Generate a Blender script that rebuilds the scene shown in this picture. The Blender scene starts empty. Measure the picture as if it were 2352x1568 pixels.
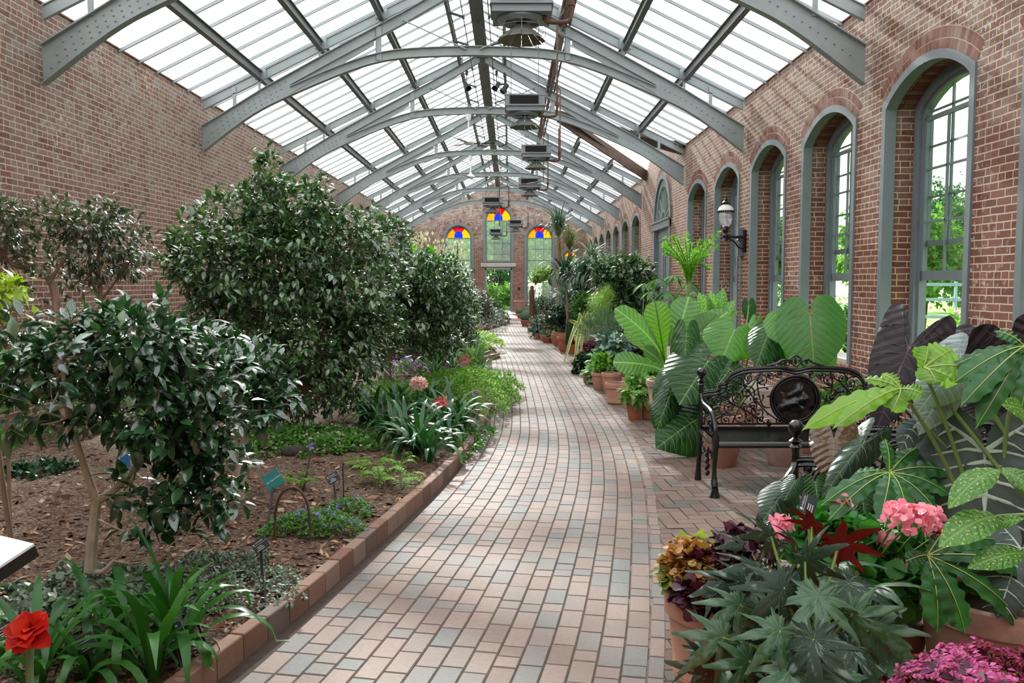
import bpy, math, random
import numpy as np
from mathutils import Vector, Matrix, noise
from mathutils.geometry import tessellate_polygon
PI = math.pi
C = bpy.context.scene.collection
# ------------------------------------------------------------ camera geometry
F = 1950.0; PT = math.atan(136 / F); YW = math.atan(5 / F); EYE = 1.6
def ray(px, py):
    x = (px - 1176) / F; z = -(py - 784) / F
    y2 = math.cos(PT) + z * math.sin(PT); z2 = -math.sin(PT) + z * math.cos(PT)
    return (x * math.cos(YW) + y2 * math.sin(YW), -x * math.sin(YW) + y2 * math.cos(YW), z2)
def at(px, py, Y):
    r = ray(px, py); k = Y / r[1]; return Vector((r[0] * k, Y, EYE + r[2] * k))
def gr(px, py, z=0.0):
    r = ray(px, py); k = (z - EYE) / r[2]; return Vector((r[0] * k, r[1] * k, z))
# ------------------------------------------------------------ mesh builder
class MB:
    def __init__(s): s.v = []; s.f = []; s.m = []; s.uv = None
    def add(s, vs, fs, mi=0):
        o = len(s.v); s.v.extend([tuple(p) for p in vs])
        s.f.extend([tuple(i + o for i in f) for f in fs]); s.m.extend([mi] * len(fs)); return s
    def box(s, c, d, R=None, mi=0):
        x, y, z = d[0] / 2, d[1] / 2, d[2] / 2; c = Vector(c)
        vs = [Vector((a * x, b * y, e * z)) for e in (-1, 1) for b in (-1, 1) for a in (-1, 1)]
        if R is not None: vs = [R @ p for p in vs]
        return s.add([p + c for p in vs], [(0, 2, 3, 1), (4, 5, 7, 6), (0, 1, 5, 4), (2, 6, 7, 3), (0, 4, 6, 2), (1, 3, 7, 5)], mi)
    def b2(s, a, b, mi=0):
        a, b = Vector(a), Vector(b); return s.box((a + b) / 2, [abs(q) for q in (b - a)], None, mi)
    def bar(s, a, b, w, h, up=(0, 0, 1), mi=0):
        a, b = Vector(a), Vector(b); d = (b - a); L = d.length
        if L < 1e-6: return s
        y = d / L; u = Vector(up); x = y.cross(u)
        if x.length < 1e-4: x = y.cross(Vector((1, 0, 0)))
        x.normalize(); z = x.cross(y)
        return s.box((a + b) / 2, (w, L, h), Matrix((x, y, z)).transposed(), mi)
    def tube(s, pts, r, n=6, mi=0, cap=True, closed=False):
        P = [Vector(p) for p in pts]; N = len(P)
        if not hasattr(r, '__len__'): r = [r] * N
        vs = []; prev = None
        for i in range(N):
            a = P[(i - 1) % N] if (closed or i > 0) else P[i]; b = P[(i + 1) % N] if (closed or i < N - 1) else P[i]
            t = (b - a)
            t = t.normalized() if t.length > 1e-9 else Vector((0, 0, 1))
            if prev is None:
                q = Vector((0, 0, 1)) if abs(t.z) < .9 else Vector((1, 0, 0)); x = t.cross(q).normalized()
            else:
                x = prev - t * prev.dot(t); x = x.normalized() if x.length > 1e-6 else t.orthogonal().normalized()
            prev = x; y = t.cross(x)
            for k in range(n):
                a_ = 2 * PI * k / n; vs.append(P[i] + (x * math.cos(a_) + y * math.sin(a_)) * r[i])
        fs = []
        for i in range(N if closed else N - 1):
            j = (i + 1) % N
            for k in range(n): fs.append((i * n + k, i * n + (k + 1) % n, j * n + (k + 1) % n, j * n + k))
        if cap and not closed: fs.append(tuple(range(n))[::-1]); fs.append(tuple((N - 1) * n + k for k in range(n)))
        return s.add(vs, fs, mi)
    def lathe(s, prof, c=(0, 0, 0), n=24, mi=0, axis=None):
        c = Vector(c); vs = []; R = axis
        for (r, z) in prof:
            for k in range(n):
                p = Vector((r * math.cos(2 * PI * k / n), r * math.sin(2 * PI * k / n), z))
                if R is not None: p = R @ p
                vs.append(c + p)
        fs = [(i * n + k, i * n + (k + 1) % n, (i + 1) * n + (k + 1) % n, (i + 1) * n + k) for i in range(len(prof) - 1) for k in range(n)]
        if prof[0][0] > 1e-4: fs.append(tuple(range(n))[::-1])
        if prof[-1][0] > 1e-4: fs.append(tuple((len(prof) - 1) * n + k for k in range(n)))
        return s.add(vs, fs, mi)
    def ball(s, c, r, n=10, mi=0, sc=(1, 1, 1)):
        c = Vector(c); m = max(4, n // 2)
        prof = [(max(1e-5, math.sin(PI * i / m)), -math.cos(PI * i / m)) for i in range(m + 1)]
        vs = [c + Vector((a * math.cos(2 * PI * k / n) * r * sc[0], a * math.sin(2 * PI * k / n) * r * sc[1], z * r * sc[2])) for a, z in prof for k in range(n)]
        return s.add(vs, [(i * n + k, i * n + (k + 1) % n, (i + 1) * n + (k + 1) % n, (i + 1) * n + k) for i in range(m) for k in range(n)], mi)
    def ribbon(s, pts, w, side, fold=0.0, mi=0):
        P = [Vector(p) for p in pts]; N = len(P); vs = []; side = Vector(side)
        for i in range(N):
            t = (P[min(N - 1, i + 1)] - P[max(0, i - 1)]).normalized()
            x = side - t * side.dot(t); x = x.normalized() if x.length > 1e-5 else t.orthogonal().normalized()
            n_ = x.cross(t)
            if fold and n_.z < 0: n_ = -n_
            ww = w[i] / 2
            vs += [P[i] - x * ww + n_ * fold * ww, P[i], P[i] + x * ww + n_ * fold * ww]
        fs = []
        for i in range(N - 1):
            a = i * 3; fs += [(a, a + 1, a + 4, a + 3), (a + 1, a + 2, a + 5, a + 4)]
        return s.add(vs, fs, mi)
    def prism(s, poly, ax, lo, hi, mi=0, holes=()):
        # poly: 2-D outline; ax 'x': (u,v)->(X=lo..hi, Y=u, Z=v); 'y': (X=u, Z=v); 'z': (X=u, Y=v)
        def P(u, v, w): return (w, u, v) if ax == 'x' else ((u, w, v) if ax == 'y' else (u, v, w))
        loops = [list(poly)] + [list(h) for h in holes]
        flat = [p for l in loops for p in l]
        tri = tessellate_polygon([[Vector((p[0], p[1], 0)) for p in l] for l in loops])
        n = len(flat); vs = [P(p[0], p[1], lo) for p in flat] + [P(p[0], p[1], hi) for p in flat]
        fs = [tuple(t) for t in tri] + [tuple(i + n for i in t)[::-1] for t in tri]
        o = 0
        for l in loops:
            m = len(l)
            for i in range(m):
                a, b = o + i, o + (i + 1) % m; fs.append((a, b, b + n, a + n))
            o += m
        return s.add(vs, fs, mi)
ORG = {}
def obj(name, mb, mat, parent=None, smooth=False, loc=None):
    me = bpy.data.meshes.new(name)
    org = ORG.get(parent, Vector((0, 0, 0))) if parent else Vector(loc or (0, 0, 0))
    if isinstance(mb, MB):
        me.from_pydata([(p[0] - org.x, p[1] - org.y, p[2] - org.z) for p in mb.v], [], mb.f)
        me.polygons.foreach_set('material_index', mb.m)
        if mb.uv is not None:
            l = me.uv_layers.new(name='UVMap'); vi = np.zeros(len(me.loops), dtype=np.int32)
            me.loops.foreach_get('vertex_index', vi); l.data.foreach_set('uv', np.array(mb.uv, dtype=np.float32)[vi].ravel())
    else:
        v, f, k = mb                                             # numpy verts, faces, verts per face
        v = np.asarray(v, dtype=np.float32) - np.array(org, dtype=np.float32)
        me.vertices.add(len(v)); me.vertices.foreach_set('co', v.ravel())
        me.loops.add(f.size); me.loops.foreach_set('vertex_index', f.ravel().astype(np.int32))
        me.polygons.add(len(f)); me.polygons.foreach_set('loop_start', (np.arange(len(f)) * k).astype(np.int32))
        me.polygons.foreach_set('loop_total', np.full(len(f), k, dtype=np.int32)); me.update(calc_edges=True)
    for m_ in (mat if isinstance(mat, (list, tuple)) else [mat]): me.materials.append(m_)
    if smooth:
        me.polygons.foreach_set('use_smooth', [True] * len(me.polygons))
        if smooth != 'all':
            try: me.set_sharp_from_angle(angle=math.radians(40))
            except Exception: pass
    me.update()
    o = bpy.data.objects.new(name, me); C.objects.link(o)
    if parent: o.parent = parent; ORG[o] = ORG.get(parent, Vector((0, 0, 0)))
    else: o.location = org; ORG[o] = org
    return o
def tag(o, label, cat, group=None, kind=None):
    if label: o['label'] = label
    if cat: o['category'] = cat
    if group: o['group'] = group
    if kind: o['kind'] = kind
    return o
def thing(name, label, cat, loc=(0, 0, 0), group=None, kind=None):
    o = bpy.data.objects.new(name, None); C.objects.link(o); o.location = loc; o.empty_display_size = .1
    ORG[o] = Vector(loc); tag(o, label, cat, group, kind); return o
def struct(name, mb, mat, smooth=False):
    o = obj(name, mb, mat, None, smooth); o['kind'] = 'structure'; return o
KIDS = {}
def dup(root, loc, label=None, rz=None, sc=None):
    def rec(o, par):
        c = o.copy(); C.objects.link(c); c.parent = par
        for ch in [k for k in bpy.data.objects if k.parent == o]: rec(ch, c)
        return c
    r = root.copy(); C.objects.link(r); r.location = loc
    if rz is not None: r.rotation_euler = (0, 0, rz)
    if sc is not None: r.scale = (sc, sc, sc) if not hasattr(sc, '__len__') else sc
    if label: r['label'] = label
    for ch in [k for k in bpy.data.objects if k.parent == root]: rec(ch, r)
    return r
def catmull(P, n=6, closed=False):
    P = [Vector(p) for p in P]; N = len(P); out = []
    for i in range(N if closed else N - 1):
        a = P[(i - 1) % N] if (closed or i > 0) else P[0]; b = P[i]; c = P[(i + 1) % N]; d = P[(i + 2) % N] if (closed or i + 2 < N) else P[-1]
        for k in range(n):
            t = k / n; out.append(.5 * ((2 * b) + (c - a) * t + (2 * a - 5 * b + 4 * c - d) * t * t + (3 * b - a - 3 * c + d) * t ** 3))
    if not closed: out.append(P[-1])
    return out
def lerp(a, b, t): return a + (b - a) * t
# ------------------------------------------------------------ materials
def lin(c):
    if isinstance(c, str): c = [int(c[i:i + 2], 16) / 255 for i in (0, 2, 4)]
    return tuple((x / 12.92 if x <= .04045 else ((x + .055) / 1.055) ** 2.4) for x in c) + (1.0,)
class NT:
    def __init__(s, name):
        s.mat = bpy.data.materials.new(name); s.mat.use_nodes = True; s.t = s.mat.node_tree; s.t.nodes.clear()
        s.out = s.t.nodes.new('ShaderNodeOutputMaterial')
    def n(s, typ, **kw):
        nd = s.t.nodes.new('ShaderNode' + typ)
        for k, v in kw.items():
            if k.startswith('_'): setattr(nd, k[1:], v)
        for k, v in kw.items():
            if not k.startswith('_'): s.set(nd, k, v)
        return nd
    def set(s, nd, k, v):
        sk = nd.inputs[int(k[1:])] if (k[0] == 'i' and k[1:].isdigit()) else nd.inputs[k.replace('0', ' ')]
        if isinstance(v, bpy.types.NodeSocket): s.t.links.new(v, sk)
        elif isinstance(v, bpy.types.Node): s.t.links.new(v.outputs[0], sk)
        else: sk.default_value = v
    def m(s, op, a, b=0.0, c=0.0): return s.n('Math', _operation=op, i0=a, i1=b, i2=c).outputs[0]
    def mix(s, f, a, b, bt='MIX'):
        nd = s.n('Mix', _data_type='RGBA', _blend_type=bt); s.set(nd, 'i0', f); s.set(nd, 'i6', a); s.set(nd, 'i7', b); return nd.outputs[2]
    def ramp(s, f, stops, interp='LINEAR'):
        nd = s.n('ValToRGB'); s.set(nd, 'i0', f); cr = nd.color_ramp; cr.interpolation = interp
        while len(cr.elements) < len(stops): cr.elements.new(.5)
        for e, (p, c) in zip(cr.elements, stops):
            e.position = p; e.color = c if len(c) == 4 else tuple(c) + (1,)
        return nd.outputs[0]
    def noise(s, vec, scale, detail=3.0, rough=.5):
        nd = s.n('TexNoise', Scale=scale, Detail=detail, Roughness=rough)
        if vec is not None: s.set(nd, 'Vector', vec)
        return nd.outputs[0]
    def pos(s): return s.n('NewGeometry').outputs['Position']
    def xyz(s, v): nd = s.n('SeparateXYZ', Vector=v); return nd.outputs
    def comb(s, x, y, z=0.0): return s.n('CombineXYZ', X=x, Y=y, Z=z).outputs[0]
    def bsdf(s, col, rough=.6, **kw):
        nd = s.n('BsdfPrincipled', Roughness=rough); s.set(nd, 'i0', col)
        for k, v in kw.items(): s.set(nd, k, v)
        return nd
    def fin(s, sh):
        s.t.links.new(sh.outputs[0] if isinstance(sh, bpy.types.Node) else sh, s.out.inputs[0]); return s.mat
def W3(v): return (v, v, v, 1)
def plain(name, col, rough=.6, metal=0.0, var=.12, sc=8.0, bump=0.0, spec=None):
    t = NT(name); c = lin(col); n_ = t.noise(t.pos(), sc, 4)
    dark = tuple(x * (1 - var) for x in c[:3]) + (1,); lite = tuple(min(1, x * (1 + var)) for x in c[:3]) + (1,)
    col_ = t.ramp(n_, [(.3, dark), (.7, lite)])
    b = t.bsdf(col_, rough, Metallic=metal)
    if spec is not None: b.inputs['Specular IOR Level'].default_value = spec
    if bump: t.set(b, 'Normal', t.n('Bump', Strength=bump, Distance=.01, Height=t.noise(t.pos(), sc * 6, 4)))
    return t.fin(b)
def leafmat(name, c1, c2, rough=.35, trans=.25, back=None, spec=.5, c3=None, green=.6):
    t = NT(name); g = t.n('NewGeometry'); r = g.outputs['Random Per Island']
    stops = [(0, lin(c1)), (1, lin(c2))] if c3 is None else [(0, lin(c1)), (.55, lin(c2)), (1, lin(c3))]
    col = t.ramp(r, stops); nz = t.noise(t.pos(), 40.0, 2)
    col = t.mix(t.m('MULTIPLY', nz, .35), col, lin(c1))
    if back: col = t.mix(g.outputs['Backfacing'], col, lin(back))
    b = t.bsdf(col, rough); b.inputs['Specular IOR Level'].default_value = spec
    if spec > .8: b.inputs['Coat Weight'].default_value = .7; b.inputs['Coat Roughness'].default_value = .12
    tr = t.n('BsdfTranslucent', Color=t.mix(green, col, t.mix(1.0, col, (1.0, 1.4, .35, 1), 'MULTIPLY')))
    mx = t.n('MixShader', i0=trans, i1=b.outputs[0], i2=tr.outputs[0]); return t.fin(mx)
def veinleaf(name, c1, c2, vein, nv=9.0, slope=.7, w=.06, rough=.35, trans=.2, back=None, spots=None, edge=None, puff=.5, spec=.5):
    """broad leaf: UV x = across (-.5 to .5 of the length), y = along; midrib and pinnate veins"""
    t = NT(name); g = t.n('NewGeometry'); uv = t.n('TexCoord').outputs['UV']; x, y, _ = t.xyz(uv)
    ax = t.m('ABSOLUTE', t.m('SUBTRACT', x, .5)); yy = y
    ph = t.m('MULTIPLY', t.m('SUBTRACT', yy, t.m('MULTIPLY', ax, slope)), nv)
    fr = t.m('ABSOLUTE', t.m('SUBTRACT', t.m('FRACT', ph), .5))            # 0 at vein centre line
    vm = t.m('LESS_THAN', fr, w); mid = t.m('LESS_THAN', ax, .012); v = t.m('MAXIMUM', vm, mid)
    r = t.n('ObjectInfo').outputs['Random']; nz = t.noise(uv, 6.0, 4)
    col = t.ramp(t.m('ADD', t.m('MULTIPLY', r, .5), t.m('MULTIPLY', nz, .5)), [(.2, lin(c1)), (.8, lin(c2))])
    if spots: col = t.mix(t.ramp(t.noise(uv, 26.0, 3), [(.56, W3(0)), (.66, W3(.8))]), col, lin(spots))
    col = t.mix(v, col, lin(vein))
    if edge: col = t.mix(t.ramp(ax, [(.1, W3(0)), (.16, W3(1))]), col, lin(edge))
    if back: col = t.mix(g.outputs['Backfacing'], col, lin(back))
    b = t.bsdf(col, rough); b.inputs['Specular IOR Level'].default_value = spec
    t.set(b, 'Normal', t.n('Bump', Strength=puff * .7, Distance=.008, Height=t.m('MINIMUM', t.m('MULTIPLY', fr, 2.0), t.m('MULTIPLY', ax, 8.0))))
    tr = t.n('BsdfTranslucent', Color=t.mix(1.0, col, (1.0, 1.3, .4, 1), 'MULTIPLY'))
    return t.fin(t.n('MixShader', i0=trans, i1=b.outputs[0], i2=tr.outputs[0]))
def brickmat(name, c1, c2, c3, mortar, white=.5, grey='8d8783', whz=(2.6, 4.2), L=.213, H=.0677, red=None, paint=0.0):
    t = NT(name); P = t.pos(); X, Y, Z = t.xyz(P); u = t.m('ADD', X, Y)
    wob = t.noise(P, 9.0, 2); zz = t.m('ADD', Z, t.m('MULTIPLY', t.m('SUBTRACT', wob, .5), .010))
    rv = t.m('DIVIDE', zz, H); row = t.m('FLOOR', rv); fy = t.m('SUBTRACT', rv, row)
    hd = t.m('LESS_THAN', t.m('MODULO', t.m('ADD', row, 60.0), 6.0), .5)         # header course
    wdt = t.m('SUBTRACT', L, t.m('MULTIPLY', hd, L / 2))
    off = t.m('MULTIPLY', t.m('MODULO', t.m('ADD', row, 60.0), 2.0), .5)
    jit = t.n('TexWhiteNoise', _noise_dimensions='1D', W=row).outputs[0]
    uu = t.m('ADD', t.m('ADD', t.m('DIVIDE', t.m('ADD', u, 40.0), wdt), off), t.m('MULTIPLY', jit, .16)); cl = t.m('FLOOR', uu); fx = t.m('SUBTRACT', uu, cl)
    ey = t.m('MULTIPLY', t.m('MINIMUM', fy, t.m('SUBTRACT', 1.0, fy)), H)
    ex = t.m('MULTIPLY', t.m('MINIMUM', fx, t.m('SUBTRACT', 1.0, fx)), wdt)
    d = t.m('MINIMUM', ex, ey); d = t.m('ADD', d, t.m('MULTIPLY', t.m('SUBTRACT', t.noise(P, 60.0, 2), .5), .003))
    mm = t.ramp(t.m('MULTIPLY', d, 100.0), [(.50, W3(1)), (.66, W3(0))])         # 1 in the joint
    wn = t.n('TexWhiteNoise', _noise_dimensions='2D', Vector=t.comb(cl, row)).outputs[0]
    col = t.ramp(wn, [(0, lin(c1)), (.5, lin(c2)), (1, lin(c3))])
    big = t.noise(P, .55, 4, .6); fine = t.noise(P, 14.0, 5, .65); mid = t.noise(P, 3.0, 4, .6)
    if red: col = t.mix(t.ramp(big, [(.56, W3(0)), (.66, W3(.85))]), col, lin(red))
    hz = t.n('MapRange', Value=Z); hz.inputs[1].default_value = whz[0]; hz.inputs[2].default_value = whz[1]
    hzf = t.m('MULTIPLY', hz.outputs[0], white)
    wf = t.m('MULTIPLY', t.ramp(t.m('ADD', t.m('MULTIPLY', fine, .5), t.m('MULTIPLY', mid, .5)), [(.38, W3(0)), (.62, W3(1))]), t.m('ADD', hzf, .10))
    wf = t.m('MULTIPLY', wf, t.m('ADD', t.m('MULTIPLY', wn, .7), .5))
    col = t.mix(wf, col, lin(grey))
    if paint:
        pf = t.m('MULTIPLY', t.ramp(t.noise(P, 16.0, 5, .7), [(.56, W3(0)), (.6, W3(1))]), t.ramp(t.noise(P, .8, 3), [(.5, W3(0)), (.62, W3(paint))]))
        col = t.mix(pf, col, lin('c6beb8'))
    col = t.mix(mm, col, lin(mortar))
    b = t.bsdf(col, .85); b.inputs['Specular IOR Level'].default_value = .2
    h = t.m('ADD', t.m('MULTIPLY', t.m('SUBTRACT', 1.0, mm), 1.0), t.m('MULTIPLY', fine, .3))
    t.set(b, 'Normal', t.n('Bump', Strength=.7, Distance=.006, Height=h)); return t.fin(b)
def islandmat(name, stops, rough=.8, bump=.3, fine=30.0, spec=.25, stain=None):
    t = NT(name); r = t.n('NewGeometry').outputs['Random Per Island']; col = t.ramp(r, [(p, lin(c)) for p, c in stops], 'CONSTANT')
    nz = t.noise(t.pos(), fine, 5, .6); col = t.mix(.35, col, t.mix(nz, (0.25, .25, .25, 1), (1.6, 1.6, 1.6, 1)), 'MULTIPLY')
    if stain: col = t.mix(t.ramp(t.noise(t.pos(), 1.3, 3), [(.45, W3(0)), (.7, W3(.4))]), col, lin(stain))
    b = t.bsdf(col, rough); b.inputs['Specular IOR Level'].default_value = spec
    t.set(b, 'Normal', t.n('Bump', Strength=bump, Distance=.004, Height=nz)); return t.fin(b)
def glassmat(name, col=(1, 1, 1, 1), gloss=.08, milk=0.0, mcol=(.9, .93, .95, 1)):
    t = NT(name); tr = t.n('BsdfTransparent', Color=col); gl = t.n('BsdfGlossy', Roughness=.03)
    s = t.n('MixShader', i0=gloss, i1=tr.outputs[0], i2=gl.outputs[0])
    if milk:
        tl = t.n('BsdfTranslucent', Color=mcol); s = t.n('MixShader', i0=milk, i1=s.outputs[0], i2=tl.outputs[0])
    return t.fin(s)
M = {}
M['steel'] = plain('grey_painted_steel', '8a9291', .5, 0, .08, 5, .05)
M['steeld'] = plain('dark_grey_painted_steel', '5c6161', .55, 0, .1, 5)
M['frame'] = plain('grey_window_paint', '727c7f', .45, 0, .06, 6, .05)
M['alu'] = plain('glazing_bar_aluminium', '9a9fa0', .45, 0, .08, 3)
M['pipe'] = plain('rusty_brown_pipe', '5c4840', .6, 0, .25, 9)
M['rust'] = plain('rusty_steel', '5a3b2d', .75, 0, .3, 25, .3)
M['black'] = plain('black_painted_iron', '0d0e10', .25, 0, .2, 20, .1, .6)
M['blackm'] = plain('black_matt', '141416', .6)
M['white'] = plain('white_paint', 'dcdcd8', .5, 0, .05)
M['heater'] = plain('heater_grey_enamel', '80868a', .5, 0, .06, 4)
M['coil'] = plain('dark_heater_coil', '26231f', .7, .3, .3, 60)
M['stone'] = plain('pale_limestone', 'b4aea2', .8, 0, .12, 4, .2)
M['wood'] = plain('old_brown_timber', '4a3a30', .75, 0, .25, 6, .2)
M['brickL'] = brickmat('brick_left', '6c4640', '7a544d', '885f56', 'bdb297', 1.1, '8f827e', (1.6, 4.0), red='8a4a38', paint=.8)
M['brickR'] = brickmat('brick_right', '6a4036', '784a3e', '85564a', 'c6b798', 1.1, '91837d', (2.0, 3.9), paint=.8)
M['brickF'] = brickmat('brick_far', '5f3a34', '77473b', '8a5a4a', 'b7ab96', 1.25, 'b0a59e', (2.8, 5.2), paint=1.0)
M['archbrick'] = islandmat('arch_bricks', [(0, '80584c'), (.35, '8a6458'), (.6, '8f766e'), (.85, '764a40')], .85, .3)
M['archbrickF'] = islandmat('whitewashed_arch_bricks', [(0, '8a665a'), (.3, '9a8076'), (.6, 'a5948c'), (.85, '7c5246')], .85, .3)
M['archbrick2'] = islandmat('soffit_bricks', [(0, '6a3c32'), (.4, '7a4a3c'), (.7, '7a5a50')], .85, .3)
M['paver'] = islandmat('path_pavers', [(0, '766a61'), (.18, '6e6862'), (.34, '7c6c62'), (.52, '666662'), (.62, '806e65'), (.8, '726057'), (.92, '696762')], .68, .4, 45, .35)
M['paver2'] = islandmat('terrace_pavers', [(0, '6e5c53'), (.22, '76655b'), (.45, '65544b'), (.65, '736157'), (.85, '5f5b53')], .8, .4, 45, .3)
M['joint'] = plain('sandy_joint', '3c2f27', .95, 0, .25, 30)
M['curb'] = islandmat('curb_bricks', [(0, '866858'), (.3, '785a4c'), (.6, '8a7264'), (.85, '6a5c54')], .8, .4, 40, .25)
M['mortar'] = plain('pale_mortar', 'b9ab90', .9)
M['roof'] = glassmat('frosted_roof_glass', (.88, .92, .93, 1), .04, .55, (.97, .98, 1, 1))
M['glass'] = glassmat('window_glass', (.93, .96, .95, 1), .07)
M['hazeglass'] = glassmat('old_hazy_glass', (.86, .92, .92, 1), .04, .025)
def stained(n, c): return glassmat(n, c, .04, .35, c)
M['sgR'] = stained('red_glass', (.75, .02, .015, 1)); M['sgY'] = stained('amber_glass', (.95, .5, .01, 1)); M['sgO'] = stained('orange_glass', (.95, .42, .01, 1)); M['sgB'] = stained('blue_glass', (.03, .12, .75, 1))
# ============================================================ BUILDING
XL, XR, YF, ZW = -5.33, 4.07, 46.4, 4.76
SL = .485; XC = (XL + XR) / 2; HS = (XR - XL) / 2; ZR = ZW + SL * HS
def roofz(x): return ZR - SL * abs(x - XC)
# ---- path curves
curbP = [(-2.0, 0.0), (-1.45, 2.0), (-1.19, 3.3), (-1.0, 4.06), (-.79, 5.19), (-.57, 6.39), (-.38, 7.69), (-.25, 9.63), (-.18, 12.3), (-.2, 13.8), (-.5, 15.2), (-.72, 16.2), (-.6, 16.9), (-.19, 17.9), (-.3, 19.2), (-.75, 22), (-1.05, 25), (-.95, 27), (-.4, 30.5), (.02, 33.3), (-.4, 35.5), (-1.2, 40), (-1.5, 46.3)]
rightP = [(-.3, 0), (.25, 2.), (.57, 3.29), (.93, 5.57), (1.13, 7.14), (1.22, 8.8), (1.23, 11.4), (1.2, 14.7), (1.1, 18.1), (.85, 22), (.65, 28), (.53, 36), (.2, 41), (.0, 46.3)]
yy_ = np.linspace(0, 46.3, 927)
def smooth(P, k):
    x = np.interp(yy_, [p[1] for p in P], [p[0] for p in P]); ker = np.ones(k) / k
    return np.convolve(np.pad(x, k // 2, mode='edge'), ker, 'valid')[:len(yy_)]
CX_ = smooth(curbP, 9); RX_ = smooth(rightP, 41)
def curbx(y): return float(np.interp(y, yy_, CX_))
def rightx(y): return float(np.interp(y, yy_, RX_))
def quadbrick(mb, c, t, l, w, h=.007, dz=0.0, b=.005):
    t = Vector((t[0], t[1], 0)).normalized(); s = Vector((-t.y, t.x, 0)); c = Vector((c[0], c[1], dz)); vs = []
    for (e, z) in ((0, -h), (b, 0)):
        for (a, bb) in ((-1, -1), (1, -1), (1, 1), (-1, 1)): vs.append(c + t * a * (l / 2 - e) + s * bb * (w / 2 - e) + Vector((0, 0, z)))
    mb.add(vs, [(4, 5, 6, 7), (0, 1, 5, 4), (1, 2, 6, 5), (2, 3, 7, 6), (3, 0, 4, 7)])
rnd = random.Random(4)
fl = MB(); fl.b2((XL - .3, -1.5, -.12), (XR + .3, YF + .3, -.007))
fo = struct('floor', fl, M['joint'])
mb = MB(); NR = 15
def lx(y): return rightx(y) - 1.5 - .22 * max(0, 1 - y / 9)
for i in range(NR):
    s = rnd.random() * .2 + 1.2
    while s < 46:
        l = .2 * (1 if rnd.random() < .8 else .52); y = s + l / 2
        f = (i + .5) / NR; x = lerp(lx(y), rightx(y), f); x2 = lerp(lx(y + .1), rightx(y + .1), f)
        w = (rightx(y) - lx(y)) / NR
        t = Vector((x2 - x, .1)); k = t.length / .1; step = l / k
        if x > curbx(y) - .02: quadbrick(mb, (x, s + step / 2), t, l - .0025, w / k - .003, dz=rnd.uniform(-.0015, .0015))
        s += step
# narrow edging row
s = 1.2
while s < 30:
    y = s + .05; x = rightx(y) + .045; t = Vector((rightx(y + .1) - rightx(y), .1)); k = t.length / .1; l = rnd.choice((.1, .2))
    quadbrick(mb, (x, s + l / k / 2), t, l - .006, .07, dz=rnd.uniform(-.001, .002)); s += l / k
o = obj('path_brick', mb, M['paver'], fo); o['label'] = 'pinkish and grey pavers laid along the winding path'
mb = MB(); u = .1
ca, sa = math.cos(.05), math.sin(.05)
for a in range(-40, 480):
    for b in range(-140, 60):
        for kind in (0, 1):
            if kind == 0: cx, cy, lx_, ly_ = a + 4 * b + 1, a + .5, 1, 0
            else: cx, cy, lx_, ly_ = a + 4 * b + .5, a + 2, 0, 1
            x, y = cx * u, cy * u + .5; x, y = x * ca - y * sa + .4, x * sa + y * ca
            if 1.0 < y < 46.2 and x < XR - .05:
                tv = (ca * lx_ - sa * ly_, sa * lx_ + ca * ly_)
                if x > rightx(y) - .06 and y < 26: quadbrick(mb, (x, y), tv, .195, .095, h=.003, dz=rnd.uniform(-.001, .001) - (.0035 if x < rightx(y) + .2 else 0))
                elif y > 13 and curbx(y) + .1 < x < lx(y) - .1: quadbrick(mb, (x, y), tv, .195, .095)
                elif y >= 26 and x > rightx(y) + .1 and x < 1.6: quadbrick(mb, (x, y), tv, .195, .095)
o = obj('terrace_brick', mb, M['paver2'], fo); o['label'] = 'reddish pavers laid in herringbone beside the path'
# curb of bricks on edge
mb = MB(); s = 1.0
while s < 46.1:
    t = Vector((curbx(s + .06) - curbx(s - .06), .12)); k = t.length / .12; l = .2; step = l / k
    x = (curbx(s) + curbx(s + step)) / 2 - .035; tt = Vector((curbx(s + step) - curbx(s), step, 0)).normalized()
    R = Matrix.Rotation(math.atan2(tt.y, tt.x), 3, 'Z'); c = Vector((x, s + step / 2, .045 + rnd.uniform(-.003, .003)))
    hx, hy, hz, b = l / 2 - .003, .034, .06, .005; vs = []
    for (e, z) in ((0, -hz), (0, hz - b), (b, hz)):
        for (a_, b_) in ((-1, -1), (1, -1), (1, 1), (-1, 1)): vs.append(c + R @ Vector((a_ * (hx - e), b_ * (hy - e), z)))
    mb.add(vs, [(i * 4 + j, i * 4 + (j + 1) % 4, i * 4 + 4 + (j + 1) % 4, i * 4 + 4 + j) for i in (0, 1) for j in range(4)] + [(8, 9, 10, 11)])
    s += step
struct('trim_1', mb, M['curb'])
# ---- bed soil
t = NT('bark_mulch'); P = t.pos(); v1 = t.n('TexVoronoi', Vector=P, Scale=70.0, Randomness=1.0); n1 = t.noise(P, 6.0, 5, .7); n2 = t.noise(P, 90.0, 3)
col = t.ramp(v1.outputs['Color'], [(0, lin('3a2a20')), (.35, lin('5a4334')), (.6, lin('7a5f4c')), (.85, lin('a08a74'))])
col = t.mix(t.m('MULTIPLY', n1, .7), col, lin('3c2a20')); b = t.bsdf(col, .95)
t.set(b, 'Normal', t.n('Bump', Strength=1.0, Distance=.012, Height=t.m('ADD', v1.outputs['Distance'], n2))); M['mulch'] = t.fin(b)
mb = MB(); ny = 300; nx = 40; vs = []
def bedz(x, y):
    d = curbx(y) - .07 - x
    return .045 + .05 * min(1, d / .8) + .05 * noise.noise(Vector((x * 1.1, y * 1.1, 0))) * min(1, d) + .012 * noise.noise(Vector((x * 9, y * 9, 3)))
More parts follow.
